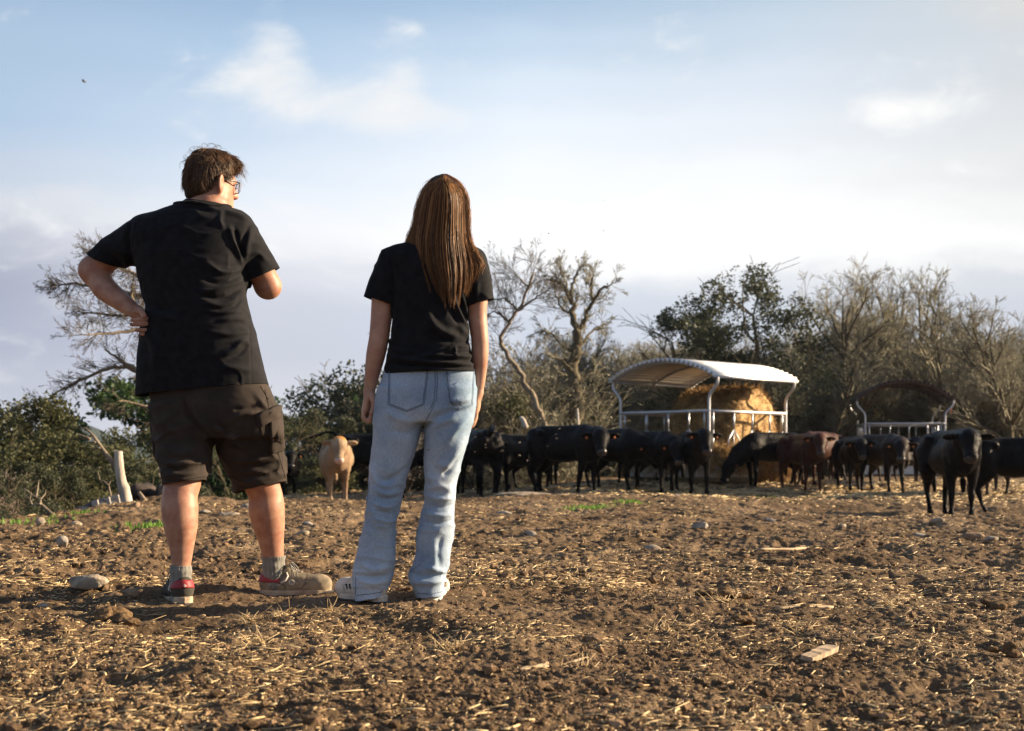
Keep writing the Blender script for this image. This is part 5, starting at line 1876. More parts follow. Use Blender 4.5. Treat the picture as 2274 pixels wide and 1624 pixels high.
def hand(S, wrist, knuck, side, palm_n, fingers, thumb, rw=.040, k=0.008):
    """fingers: list of point chains (world); palm as a flattened blob chain from wrist to the knuckle row"""
    c0, c1 = np.array(wrist), np.array(knuck)
    ax = (c1 - c0) / np.linalg.norm(c1 - c0)
    sd = np.array(side, float); sd -= ax * (sd @ ax); sd /= np.linalg.norm(sd)
    n = np.cross(ax, sd)
    R = np.stack([ax, sd, n], 1)
    S.ell((c0 + c1) / 2 + ax * .006, (np.linalg.norm(c1 - c0) * .66, rw, .017), R, k=.02)
    S.ell(c1 - ax * .006, (.022, rw, .015), R, k=.012)
    for ch in fingers: S.chain([(tuple(p), r) for p, r in ch], k=k)
    S.chain([(tuple(p), r) for p, r in thumb], k=k * 1.5)


def footprint(t, L, w):
    """half widths (outer, inner) along a shoe, t 0 heel .. 1 toe"""
    base = np.interp(t, [0, .03, .10, .3, .5, .68, .82, .93, .98, 1], [.0, .45, .74, .78, .76, .98, .96, .72, .42, .0])
    return base * w


def shoe(name, loc, yaw, L=0.30, w=0.052, upper=MAT_SHOE, sole=MAT_SOLE, parent=None, kind='work', side=1, pitch=0.0, label=None):
    """local frame: x heel->toe, z up; yaw = direction of the toe, degrees from +X"""
    R = Matrix.Rotation(rad(yaw), 4, 'Z') @ Matrix.Rotation(rad(pitch), 4, 'Y')
    M = Matrix.Translation(Vector(loc)) @ R
    S = Sdf(0.02)
    hs = .022
    low = kind != 'work'
    S.ell((.050, 0, hs + .030), (.050, .037, .042)); S.ell((.050, 0, hs + .058), (.044, .034, .046))
    S.cone((.06, 0, hs + .035), (.17, 0, hs + .030), .040, .040)
    S.cone((.12, 0, hs + .060), (.19, 0, hs + .038), .030, .030)
    S.ell((.225, 0, hs + .024), (.072, .048, .040))
    S.ell((.252, 0, hs + .024), (.046, .046, .038))
    if not low: S.cone((.065, 0, hs + .075), (.118, 0, hs + .085), .032, .022)
    V, F = S.mesh(0.0045, 0.02, 2)
    V[:, 1] *= 1.0 + 0.06 * np.sin(V[:, 0] * 20) * 0
    # collar opening: press the top in around the ankle
    dd = ((V[:, 0] - .066) / .036) ** 2 + (V[:, 1] / .022) ** 2
    V[:, 2] -= 0.035 * np.exp(-dd ** 2) * (V[:, 2] > hs + .06)
    N_ = normals(V, F)
    # overlays: toe cap, heel counter edges
    V = V + N_ * (0.0016 * sstep(V[:, 0], .196, .204) + 0.0014 * sstep(.085 + (hs + .05 - V[:, 2]) * .9 - V[:, 0], -.004, .004))[:, None]
    V = V + N_ * (0.0008 * fbm(V * 60, 2, 3))[:, None]
    V[:, 2] = np.maximum(V[:, 2], .012)
    o = mesh_np(name, V, F, upper)
    o.matrix_world = M
    if parent:
        o.parent = parent
        o.matrix_parent_inverse = mat_of(parent).inverted()
    o.location = M.translation; o.rotation_euler = M.to_euler()

    def sub(ob): ob.parent = o; return ob
    # sole: layered outline with rounded edge and toe spring
    n = 60
    t = 0.5 - 0.5 * np.cos(np.linspace(0, math.pi, n))
    hw = footprint(t, L, w)
    x = -.008 + t * (L + .012)
    ring = np.concatenate([np.stack([x, hw], 1), np.stack([x[::-1], -hw[::-1]], 1)])
    rows = []
    spring = lambda xx: .012 * sstep(xx, .2, .30) ** 2
    for z, sc in ((0.0, .88), (.003, .95), (.009, .985), (.012, .965), (.016, .99), (.024, .975), (.027, .92)):
        c = np.array([L / 2, 0]); rr = (ring - c) * sc + c
        zz = z + spring(rr[:, 0]) + (0.002 * np.sin(rr[:, 0] * 90) if z == .012 else 0) + (z > .014) * .007 * sstep(.12 - rr[:, 0], 0, .1)
        rows.append(np.column_stack([rr, zz]))
    m = len(ring)
    Vs = np.concatenate(rows + [np.array([[L / 2, 0, rows[0][:, 2].mean()], [L / 2, 0, .03]])])
    Fs = np.array([(a * m + b, a * m + (b + 1) % m, (a + 1) * m + (b + 1) % m, (a + 1) * m + b) for a in range(len(rows) - 1) for b in range(m)])
    T = np.array([(len(Vs) - 2, (b + 1) % m, b) for b in range(m)] + [(len(Vs) - 1, (len(rows) - 1) * m + b, (len(rows) - 1) * m + (b + 1) % m) for b in range(m)])
    sub(mesh_np('sole', Vs, [Fs, T], sole))
    bvh = BVHTree.FromPolygons([tuple(v) for v in V], [tuple(f) for f in F])
    return o, bvh, M, sub


def on_surf(bvh, p, lift=.0012):
    h = bvh.find_nearest(Vector(p))
    return np.array(h[0] + h[1] * lift)


def surf_patch(bvh, corners, nu, nv, lift):
    q = np.array(corners, float); V = []
    for j in range(nv + 1):
        for i in range(nu + 1):
            u, v = i / nu, j / nv
            V.append(on_surf(bvh, (q[0] * (1 - u) + q[1] * u) * (1 - v) + (q[3] * (1 - u) + q[2] * u) * v, lift))
    F = [(j * (nu + 1) + i, (j + 1) * (nu + 1) + i, (j + 1) * (nu + 1) + i + 1, j * (nu + 1) + i + 1) for j in range(nv) for i in range(nu)]
    return np.array(V), np.array(F)


def text_mesh(txt, size, mat, name='lettering', extrude=.0004, spacing=1.1):
    cu = bpy.data.curves.new('t', 'FONT'); cu.body = txt; cu.size = size; cu.extrude = extrude; cu.align_x = 'CENTER'; cu.align_y = 'CENTER'; cu.space_character = spacing
    to = bpy.data.objects.new('t', cu); COL.objects.link(to)
    dg = bpy.context.evaluated_depsgraph_get()
    me = bpy.data.meshes.new_from_object(to.evaluated_get(dg))
    bpy.data.objects.remove(to)
    me.name = name
    o = bpy.data.objects.new(name, me); COL.objects.link(o)
    me.materials.clear(); me.materials.append(mat)
    return o


def work_shoe(loc, yaw, parent, label, side, dark=False, pitch=0):
    o, bvh, M, sub = shoe('shoe', loc, yaw, upper=MAT_SHOE_DK if dark else MAT_SHOE, parent=parent, pitch=pitch)
    # side is the local y sign of the flank the camera sees
    hs = .022
    n = 40; t = 0.5 - 0.5 * np.cos(np.linspace(0, math.pi, n)); hw = footprint(t, .30, .0515); x = -.008 + t * .312
    mb = MB(); mb.tube([(x[i], hw[i] * .96, .004 + .012 * sstep(x[i], .2, .3) ** 2) for i in range(n)] + [(x[i], -hw[i] * .96, .004 + .012 * sstep(x[i], .2, .3) ** 2) for i in range(n - 1, -1, -1)], .0048, 6)
    sub(mb.build('outsole', MAT_RUBBER))
    # red heel patch wraps the heel
    V, F = [], []
    nu, nv = 26, 6
    for j in range(nv + 1):
        for i in range(nu + 1):
            a = (i / nu - .5) * rad(250)
            top = hs + .092 - .016 * abs(i / nu - .5) * 2; bot = hs + .044 + .004 * math.cos(a)
            z = bot + (top - bot) * j / nv
            V.append(on_surf(bvh, (.050 - .07 * math.cos(a), .06 * math.sin(a), z), .0022))
    F = [(j * (nu + 1) + i, j * (nu + 1) + i + 1, (j + 1) * (nu + 1) + i + 1, (j + 1) * (nu + 1) + i) for j in range(nv) for i in range(nu)]
    r = sub(mesh_np('heel_patch', np.array(V), np.array(F), MAT_RED)); solidify(r, .001)
    # padded collar
    th = np.linspace(0, 2 * math.pi, 33)
    mb = MB()
    mb.tube([(.066 + .041 * math.cos(a), .031 * math.sin(a), hs + .086 + .018 * max(0, math.cos(a)) + .008 * max(0, -math.cos(a))) for a in th], .0062, 8)
    sub(mb.build('collar', MAT_SHOE_DK))
    # welt lines and bright side stripe
    for sg in (-1, 1):
        mb = MB()
        mb.tube([on_surf(bvh, (x, sg * .06, z)) for x, z in ((.118, hs + .092), (.122, hs + .075), (.112, hs + .055), (.095, hs + .040))], .0042, 6)
        sub(mb.build('side_stripe', MAT_CAP_LT))
        mb = MB()
        mb.tube([on_surf(bvh, (x, sg * .06, z)) for x, z in ((.012, hs + .052), (.05, hs + .048), (.085, hs + .040), (.108, hs + .028), (.112, hs + .004))], .0013, 5)
        mb.tube([on_surf(bvh, (x, sg * .06, z)) for x, z in ((.205, hs + .052), (.190, hs + .030), (.172, hs + .004))], .0013, 5)
        sub(mb.build('seam', MAT_RUBBER))
    # laces: crossings and a hanging bow
    mb = MB()
    for i, x in enumerate((.135, .152, .169, .186)):
        pts = [on_surf(bvh, (x + .006 * s, yy, hs + .12), .003) for s, yy in ((-1, -.022), (0, 0), (1, .022))]
        mb.tube(pts, .0026, 6)
    for sg in (-1, 1):
        a = on_surf(bvh, (.128, 0, hs + .15), .004)
        mb.tube([a, a + np.array([.016, sg * .020, .010]), a + np.array([.034, sg * .040, -.014]), a + np.array([.040, sg * .046, -.044]), a + np.array([.030, sg * .044, -.052]), a + np.array([.020, sg * .036, -.020]), a + np.array([.004, sg * .010, .002])], .0026, 6)
        mb.tube([a, a + np.array([.010, sg * .026, .002]), a + np.array([.018, sg * .043, -.036]), a + np.array([.010, sg * .048, -.060])], .0022, 6)
    sub(mb.build('laces', MAT_SOCK))
    # tongue
    mb = MB(); mb.tube([(.100, 0, hs + .098), (.122, 0, hs + .098), (.14, 0, hs + .078)], [.014, .018, .014], 10)
    tg = mb.build('tongue', MAT_SHOE_DK); tg.scale = (1, 1.3, .8); sub(tg)
    # lettering on both flanks near the heel, round mark beside the laces
    for sg in (-1, 1):
        t = text_mesh('DUNLOP', .0115, MAT_PRINT)
        me = t.data
        c = on_surf(bvh, (.070, sg * .06, hs + .034), 0)
        ca = -.20
        for v in me.vertices:
            x, y, z = v.co
            X = x * math.cos(ca) - y * math.sin(ca); Z = x * math.sin(ca) + y * math.cos(ca)
            lx = .070 + (X if sg < 0 else -X) * 1.0
            p = on_surf(bvh, (lx, sg * .06, hs + .034 + Z), .0012 + max(0, z) * 1.0)
            v.co = p
        sub(t)
        mb = MB()
        cc = np.array([.138, sg * .05, hs + .040])
        mb.tube([on_surf(bvh, cc + np.array([.011 * math.cos(a), 0, .011 * math.sin(a)]), .001) for a in np.linspace(0, 2 * math.pi, 20)], .0016, 5)
        mb.tube([on_surf(bvh, cc + np.array([u, 0, v]), .001) for u, v in ((-.003, -.005), (-.003, .005), (.003, .003), (.003, -.003), (-.003, -.005))], .0012, 4)
        sub(mb.build('round_mark', MAT_PRINT))
    # round arrow mark on the red heel patch
    mb = MB()
    def hp(u, v):  # u across the heel, v up
        return on_surf(bvh, (-.05, u, hs + .066 + v), .0036)
    mb.tube([hp(.0075 * math.cos(a), .0075 * math.sin(a)) for a in np.linspace(0.5, 5.8, 18)], .0007, 4)
    mb.tube([hp(.003 * math.cos(a), .003 * math.sin(a)) for a in np.linspace(0, 6.28, 10)], .0006, 4)
    sgn = -1
    mb.tube([hp(sgn * -.004, .0095), hp(sgn * .0135, .001)], .0007, 4); mb.tube([hp(sgn * .0135, .001), hp(sgn * .002, -.0105)], .0007, 4)
    sub(mb.build('heel_mark', MAT_PRINT))
    o['label'] = label
    return o


def build_man():
    YM = 5.80
    P = lambda px, py, Y=YM: tuple(W(px, py, Y))
    # ----- body -----
    S = Sdf(0.02)
    hc = np.array(W(469, 391, YM + .02))
    yaw = rad(50)
    f = np.array([math.sin(yaw), math.cos(yaw), -.12]); f /= np.linalg.norm(f)
    r = np.array([math.cos(yaw), -math.sin(yaw), 0.0])
    u = np.cross(r, f)
    RH = np.stack([r, f, u], 1)
    H = lambda x, y, z: hc + r * x + f * y + u * z
    S.ell(H(0, .0, 0), (.076, .096, .094), RH, k=.02)
    S.ell(H(0, .035, -.055), (.064, .066, .075), RH, k=.03)
    S.ell(H(0, .075, -.115), (.034, .026, .026), RH, k=.03)          # chin
    S.cone(H(-.05, .03, -.095), H(-.02, .075, -.118), .026, .022, k=.03)
    S.cone(H(.05, .03, -.095), H(.02, .075, -.118), .026, .022, k=.03)
    S.cone(H(0, .098, -.025), H(0, .120, -.058), .010, .014, k=.012)   # nose
    S.ell(H(0, .108, -.062), (.018, .012, .010), RH, k=.010)
    S.cone(H(-.04, .086, -.012), H(.04, .086, -.012), .013, .013, k=.015)  # brow
    for s_ in (-1, 1): S.ell(H(s_ * .032, .094, -.028), (.014, .010, .009), RH, k=.008, sub=True)
    for s_ in (-1, 1): S.ell(H(s_ * .032, .084, -.028), (.012, .011, .011), RH, k=.002)
    S.cone(H(-.020, .098, -.083), H(.020, .098, -.083), .008, .008, k=.006)
    S.cone(H(-.018, .096, -.093), H(.018, .096, -.093), .008, .008, k=.006)
    for s_ in (-1, 1):                                                # ears
        ea = r * s_ * .6 - f * .8; er = np.stack([ea, u, np.cross(ea, u)], 1)
        c = H(s_ * .092, .000, -.042)
        S.ell(c, (.021, .036, .0085), er, k=.006)
        S.ell(c + r * s_ * .007 + f * .004, (.010, .021, .006), er, k=.003, sub=True)
        S.ell(c - u * .028 - r * s_ * .002, (.009, .012, .007), er, k=.006)
    S.chain([(P(462, 470), .068), (P(464, 445), .066), (tuple(H(0, -.012, -.05)), .062)], k=.03)
    # torso, kept inside the clothes
    S.loft(rowz([(448, 412, 490, YM, .07), (475, 345, 520, YM, .085), (520, 306, 538, YM, .115), (600, 314, 530, YM, .125), (700, 340, 545, YM, .135), (800, 330, 565, YM, .135), (880, 355, 580, YM, .12), (925, 365, 585, YM, .09), (940, 375, 575, YM, .08)], YM), k=.03)
    # left arm: hand on the hip
    el = P(207, 601, YM + .07); wr = P(300, 692, YM - .06)
    S.chain([(P(314, 524, YM), .060), (P(250, 566, YM + .04), .056), (el, .050)], k=.03)
    S.ell(P(199, 598, YM + .06), (.036, .035, .042), k=.03)
    S.chain([(el, .050), (P(232, 640, YM + .03), .050), (P(262, 664, YM - .01), .042), (wr, .030)], k=.03)
    kn = P(332, 712, YM - .09)
    F1 = [[(P(330, 708, YM - .11), .0098), (P(310, 710.5, YM - .145), .0092), (P(294, 711, YM - .150), .0080)],
          [(P(331, 719, YM - .11), .0098), (P(310, 720.5, YM - .145), .0092), (P(292, 721, YM - .150), .0080)],
          [(P(332, 733, YM - .11), .0092), (P(316, 733.5, YM - .135), .0085), (P(303, 733.5, YM - .140), .0074)],
          [(P(334, 741, YM - .10), .0085), (P(322, 742, YM - .12), .0080), (P(314, 742, YM - .12), .0070)]]
    HL = Sdf(.02); HL.cone(P(292, 686, YM - .05), wr, .0315, .0295)
    hand(HL, wr, kn, (0, .2, 1), None, F1, [(P(304, 690, YM - .07), .015), (P(314, 692, YM - .12), .0125), (P(320, 702, YM - .145), .0098)], rw=.027, k=.0015)
    # right arm: raised to the chin in front of the chest
    er_ = P(594, 634, YM + .10)
    S.chain([(P(530, 520, YM), .072), (P(570, 580, YM + .05), .060), (er_, .049)], k=.03)
    S.ell(P(598, 640, YM + .09), (.040, .038, .036), k=.03)
    wr2 = P(530, 520, YM + .33)
    S.chain([(er_, .049), (P(570, 590, YM + .20), .046), (wr2, .029)], k=.03)
    kn2 = P(512, 490, YM + .36)
    F2 = [[(P(508 + i * 2, 486 + i * 9, YM + .37), .0095), (P(496 + i * 2, 484 + i * 9, YM + .35), .009), (P(496 + i * 2, 490 + i * 9, YM + .32), .0085)] for i in range(4)]
    HR = Sdf(.02); HR.cone(np.array(wr2) * .9 + np.array(P(570, 590, YM + .20)) * .1, wr2, .030, .0285)
    hand(HR, wr2, kn2, (0, 0, 1), None, F2, [(P(524, 505, YM + .33), .013), (P(514, 482, YM + .33), .0105), (P(510, 474, YM + .32), .009)], k=.0035)
    # legs
    S.chain([(P(410, 960, YM - .02), .088), (P(408, 1060, YM - .06), .074), (P(399, 1100, YM - .085), .070), (P(399, 1128, YM - .095), .0735), (P(401, 1165, YM - .10), .068), (P(403, 1205, YM - .10), .052), (P(403, 1250, YM - .105), .0385), (P(402, 1292, YM - .11), .035)], k=.03)
    S.chain([(P(545, 960, YM + .03), .088), (P(575, 1060, YM + .12), .074), (P(590, 1100, YM + .15), .070), (P(592, 1128, YM + .155), .075), (P(596, 1160, YM + .17), .069), (P(602, 1200, YM + .18), .053), (P(607, 1240, YM + .19), .044), (P(607, 1282, YM + .19), .037)], k=.03)
    # feet inside the shoes
    S.chain([(P(402, 1292, YM - .11), .035), (P(402, 1318, YM - .11), .026), (P(390, 1328, YM - .02), .018)], k=.02)
    S.chain([(P(607, 1282, YM + .19), .037), (P(610, 1300, YM + .19), .026), (P(680, 1310, YM + .18), .016)], k=.02)
    V, F = body_mesh(S, [HL, HR])
    man = mesh_np('person', V, F, MAT_SKIN)
    tag(man, 'standing person in black t-shirt and brown cargo shorts, left hand on hip, seen from behind', 'person')

    # ----- t-shirt -----
    T = Sdf(0.035)
    T.loft(rowz([(440, 425, 482, YM, .055), (452, 404, 492, YM, .075), (462, 370, 512, YM, .092), (476, 336, 530, YM, .110), (495, 303, 546, YM, .130), (520, 292, 551, YM, .145), (560, 297, 549, YM, .155), (610, 306, 541, YM, .162), (650, 318, 545, YM, .165),
                 (690, 328, 553, YM, .168), (715, 318, 559, YM, .170), (740, 314, 566, YM, .170), (800, 308, 581, YM, .170), (850, 305, 594, YM, .165), (900, 302, 606, YM, .160), (930, 302, 610, YM, .16)], YM), k=.03, p=2.4)
    T.chain([(P(322, 520, YM), .078), (P(262, 558, YM + .03), .075), (P(222, 592, YM + .055), .073)], k=.05)
    T.chain([(P(522, 515, YM), .080), (P(560, 566, YM + .03), .074), (P(590, 616, YM + .07), .070)], k=.045)
    V, F = T.mesh(0.0058, 0.02, 2)
    N_ = normals(V, F)
    Z = lambda x, y: (138.8 + .4103 * x, 277.6 + .4103 * y)
    st = []
    for pts, w, a in (
            ([(970, 775), (900, 800), (850, 800), (780, 745)], 5.5, .011), ([(985, 800), (900, 850), (830, 860), (760, 830)], 5, -.008), ([(972, 835), (890, 870), (820, 900), (740, 905)], 6, .012),
            ([(975, 870), (890, 930), (830, 940), (760, 925)], 5, -.009), ([(985, 880), (920, 960), (850, 985), (765, 960)], 6, .011), ([(990, 920), (940, 1000), (870, 1010)], 5, .008),
            ([(905, 560), (925, 640), (955, 700), (970, 760)], 6, .011), ([(930, 560), (950, 640), (972, 700)], 5, -.008), ([(1010, 545), (970, 640), (968, 740)], 4, -.006), ([(1020, 560), (1000, 640), (985, 740)], 7, .007),
            ([(760, 1005), (860, 1020), (960, 1015)], 5, .007), ([(850, 1060), (930, 1050), (1010, 1060)], 5, .007), ([(780, 1120), (880, 1135), (1020, 1120)], 6, .007), ([(860, 1250), (930, 1220), (980, 1160)], 7, .010),
            ([(890, 1260), (960, 1240), (1010, 1180)], 5, -.007), ([(820, 1330), (920, 1310), (1010, 1330)], 7, .006), ([(900, 1180), (980, 1170), (1030, 1200)], 5, .006), ([(990, 900), (1010, 1100), (1022, 1300), (1025, 1425)], 2.2, -.0015),
            ([(460, 970), (520, 1000), (600, 990)], 9, -.010), ([(455, 990), (530, 1040), (640, 1050)], 8, .008), ([(430, 1100), (500, 1180), (520, 1400)], 12, .008), ([(600, 1100), (640, 1250), (630, 1440)], 14, .006),
            ([(720, 1150), (760, 1280), (740, 1440)], 13, -.006), ([(390, 810), (360, 700), (350, 600), (370, 520)], 5, -.008), ([(370, 800), (330, 700), (250, 640)], 8, .008), ([(330, 800), (280, 720), (200, 680)], 7, -.007),
            ([(980, 850), (1040, 820), (1100, 800)], 6, .006), ([(975, 790), (1030, 740), (1080, 700)], 6, -.006), ([(1000, 700), (1060, 690), (1110, 740)], 6, .005),
            ([(640, 430), (700, 420), (780, 440), (860, 470)], 4, .005), ([(620, 450), (700, 440), (800, 470)], 4, -.004), ([(880, 470), (950, 490), (1010, 520)], 5, .006), ([(860, 470), (850, 520), (870, 560)], 5, .006)):
        st.append(([Z(*p) for p in pts], w, a * 1.55))
    V = V + N_ * stroke_disp(V, N_, YM, st)[:, None]
    low = sstep(V[:, 2], 1.25, .95)
    V = V + N_ * ((0.0030 * fbm(V * np.array([9, 9, 22]), 3, 5)) + crease(V, (5, 5, 11), 9, .004) + low * 0.004 * fbm(V * np.array([16, 16, 5]), 2, 9))[:, None]
    hemL, hemR = np.array(P(305, 880)), np.array(P(600, 853))
    hn = np.cross(hemR - hemL, [0, 1, 0.0]); hn = hn if hn[2] < 0 else -hn
    s1 = np.array(P(200, 570, YM)); s2 = np.array(P(299, 609, YM)); d1 = s2 - s1
    n1 = np.cross(d1, np.array([.35, 1, .1])); n1 = n1 if n1[0] < 0 else -n1
    s3 = np.array(P(618, 594, YM)); s4 = np.array(P(544, 629, YM)); d2 = s4 - s3
    n2 = np.cross(d2, np.array([-.3, 1, .0])); n2 = n2 if n2[2] < 0 else -n2
    xl = W(300, 600, YM)[0] - .004; xr = W(549, 600, YM)[0]; zs = W(549, 668, YM)[2]
    nk = np.array(P(448, 447))
    me = cut(V, F, [((hemL + hemR) / 2, hn), (s2, n1, lambda c: c.x < xl and c.z > .95), (s4, n2, lambda c: c.x > xr and c.z > zs and c.z < 1.45), (nk, (0.12, -.10, 1), lambda c: c.z > 1.5)])
    tee = obj_me('t_shirt', me, MAT_TEE, man); solidify(tee, .003)
    # neck band and hem stitching
    Vt = me_to_np(me)
    pr = Proj(V, F)
    mb = MB()
    cN = np.array(P(449, 449)); th = np.linspace(0, 2 * math.pi, 41)
    bv = BVHTree.FromPolygons([tuple(v) for v in V], [tuple(x) for x in F])
    for off, rr in ((0, .004),):
        mb.tube([on_surf(bv, cN + np.array([.115 * math.cos(a), .11 * math.sin(a), -.010 - .010 * math.cos(a) + .008 * math.sin(a)]), .0015) for a in th], .0065, 8)
    mb.build('neck_band', MAT_TEE, man)
    mb = MB(); mb.tube(pr.line([(309, 871), (400, 867), (500, 861), (597, 845)], 5, .0006), .0009, 4)
    mb.build('hem_stitching', MAT_SEAM, man)

    # ----- cargo shorts -----
    C = Sdf(0.03)
    C.loft(rowz([(820, 345, 580, YM, .150), (860, 336, 598, YM, .155), (900, 336, 612, YM, .158), (945, 342, 622, YM, .150), (972, 345, 628, YM, .125)], YM), k=.02, p=2.5)
    C.loft(rowz([(900, 334, 470, YM, .145), (945, 343, 476, YM - .01, .140), (985, 347, 473, YM - .02, .132), (1010, 351, 469, YM - .035, .125), (1045, 358, 464, YM - .05, .115), (1065, 361, 460, YM - .06, .108), (1078, 362, 457, YM - .065, .106), (1110, 364, 455, YM - .07, .105)], YM), k=.02, p=2.3)
    C.loft(rowz([(900, 455, 616, YM + .02, .145), (945, 473, 626, YM + .05, .140), (985, 483, 631, YM + .07, .135), (1010, 490, 633, YM + .09, .13), (1045, 503, 635, YM + .11, .122), (1070, 514, 636, YM + .125, .118), (1095, 522, 638, YM + .14, .116), (1130, 526, 642, YM + .15, .115)], YM), k=.02, p=2.3)
    V, F = C.mesh(0.0058, 0.02, 2)
    N_ = normals(V, F)
    Z = lambda x, y: (277.6 + .34166 * x, 832.8 + .34166 * y)
    st = [([Z(*p) for p in pts], w, a * 1.5) for pts, w, a in (
        ([(570, 345), (620, 355), (650, 385)], 5, .011), ([(600, 320), (660, 380), (640, 400)], 5, -.010), ([(640, 430), (700, 410), (770, 470)], 7, .014), ([(660, 470), (720, 450), (780, 500)], 5, -.010), ([(560, 440), (640, 520), (700, 620)], 9, .010),
        ([(690, 300), (760, 250), (840, 250)], 7, .009), ([(700, 230), (780, 230), (850, 200)], 7, -.008), ([(700, 560), (800, 560), (900, 540)], 5, .009), ([(780, 600), (880, 600), (980, 570)], 5, -.009), ([(720, 640), (830, 620), (940, 640)], 5, .009), ([(800, 660), (900, 660), (1000, 620)], 4, -.008),
        ([(740, 700), (850, 690), (960, 660)], 5, .007), ([(380, 160), (400, 260), (500, 360), (560, 430)], 5, -.009), ([(440, 180), (480, 280), (540, 380)], 9, .008), ([(190, 230), (260, 330), (340, 380)], 9, .007), ([(250, 560), (330, 590), (430, 570)], 6, .008), ([(260, 600), (350, 620), (480, 590)], 5, -.008),
        ([(250, 640), (360, 650), (470, 630)], 5, .008), ([(260, 480), (350, 520), (450, 500)], 8, .006), ([(850, 130), (900, 200), (940, 240)], 6, .007))]
    V = V + N_ * stroke_disp(V, N_, YM, st)[:, None]
    V = V + N_ * (0.0045 * fbm(V * np.array([10, 10, 16]), 3, 15) + sstep(V[:, 2], W(450, 880, YM)[2], W(450, 915, YM)[2]) * crease(V, (8, 8, 13), 4, .009))[:, None]
    a1, b1 = np.array(P(362, 1078, YM - .06)), np.array(P(458, 1067, YM - .06)); nl = np.cross(b1 - a1, [0, 1, -.05]); nl = nl if nl[2] < 0 else -nl
    a2, b2 = np.array(P(530, 1093, YM + .12)), np.array(P(638, 1068, YM + .12)); nr = np.cross(b2 - a2, [0, 1, -.02]); nr = nr if nr[2] < 0 else -nr
    xm = W(492, 1050, YM)[0]
    wz = W(400, 838, YM)[2]
    me = cut(V, F, [(a1, nl, lambda c: c.x < xm), (b2, nr, lambda c: c.x >= xm), ((0, 0, wz), (0, 0, 1))])
    sh = obj_me('cargo_shorts', me, MAT_SHORTS, man); solidify(sh, .003)
    pr = Proj(V, F)
    for quad, nm, lf in (([(595, 912), (622, 905), (630, 1000), (600, 1012)], 'cargo_pocket', .011), ([(567, 922), (621, 897), (624, 926), (574, 950)], 'pocket_flap', .014)):
        v, ff = pr.patch([quad[0], quad[1], quad[2], quad[3]], 14, 14, lf)
        v = v + 0
        p_ = mesh_np(nm, v, ff[:, ::-1], MAT_SHORTS); child(p_, man); solidify(p_, .002)
    # pocket bulge on the left silhouette
    L = Sdf(.01); L.loft(rowz([(925, 339, 352, YM + .02, .07), (935, 336, 356, YM + .02, .075), (1012, 345, 362, YM, .07), (1019, 348, 358, YM, .06)], YM), k=0)
    v, ff = L.mesh(.006, .02, 2); p_ = mesh_np('cargo_pocket', v, ff, MAT_SHORTS); child(p_, man)
    mb = MB()
    for ln in ([(588, 866), (600, 920), (612, 990), (634, 1062)], [(532, 1083), (560, 1084), (600, 1071), (634, 1059)], [(365, 1068), (400, 1067), (455, 1059)], [(406, 885), (430, 925), (458, 955), (474, 982)], [(578, 858), (596, 888)], [(569, 944), (600, 934), (622, 921)], [(579, 948), (590, 1003), (602, 1010), (630, 1000)], [(605, 940), (609, 975), (606, 1008)]):
        mb.tube(pr.line(ln, 4, .0012), .0012, 4)
    mb.build('seam', MAT_SEAM, man)

    # ----- socks, shoes -----
    for pts, hr in (([(P(402, 1256, YM - .105), .0430), (P(402, 1285, YM - .11), .0415), (P(402, 1325, YM - .10), .040)], 1), ([(P(608, 1236, YM + .19), .0490), (P(607, 1262, YM + .19), .0465), (P(609, 1298, YM + .19), .0440)], 2)):
        K = Sdf(.01); K.chain(pts)
        v, ff = K.mesh(.005, .02, 1)
        n_ = normals(v, ff); ang = np.arctan2(v[:, 1] - pts[1][0][1], v[:, 0] - pts[1][0][0])
        v = v + n_ * (0.0010 * np.sin(ang * 34) + .0016 * np.sin(v[:, 2] * 160 + 1.5 * fbm(v * 30, 2, 1)))[:, None]
        zc = pts[0][0][2]
        me = cut(v, ff, [((pts[0][0][0], pts[0][0][1], zc), (-.08 if hr == 2 else .04, 0.0, 1))])
        so = obj_me('sock', me, MAT_SOCK, man); solidify(so, .003)
    zg1 = W(402, 1343, YM - .14)[2]; zg2 = W(600, 1327, YM + .19)[2]
    p1 = np.array(P(410, 1330, YM - .165)); p2 = np.array(P(578, 1320, YM + .19))
    work_shoe((p1[0], p1[1], zg1), 112, man, 'dark shoe with red heel patch, toe pointing away', 1, dark=True, pitch=2)
    work_shoe((p2[0], p2[1], zg2), 3, man, 'sand coloured shoe with red heel patch seen from the side', -1, pitch=-2)

    # ----- glasses -----
    mb = MB()
    for s_ in (-1, 1):
        c = H(s_ * .034, .112, -.030)
        mb.tube([c + r * (.026 * np.sign(math.cos(a)) * abs(math.cos(a)) ** .6) + u * (.021 * np.sign(math.sin(a)) * abs(math.sin(a)) ** .6) - f * .012 * (s_ * 1.0 * math.cos(a) > 0) * abs(math.cos(a)) for a in np.linspace(0, 2 * math.pi, 25)], .0020, 6)
        mb.tube([H(s_ * .060, .100, -.018), H(s_ * .076, .090, -.018), H(s_ * .084, .03, -.020), H(s_ * .086, -.005, -.026), H(s_ * .082, -.022, -.036)], .0026, 6)
    mb.tube([H(-.010, .118, -.024), H(0, .122, -.022), H(.010, .118, -.024)], .002, 6)
    gl = mb.build('glasses', MAT_FRAME, man)
    lm = bpy.data.materials.new('lens_glass'); lm.use_nodes = True
    bb = lm.node_tree.nodes['Principled BSDF']; bb.inputs['Alpha'].default_value = 0.22; bb.inputs['Roughness'].default_value = 0.05; bb.inputs['Base Color'].default_value = (.75, .80, .92, 1)
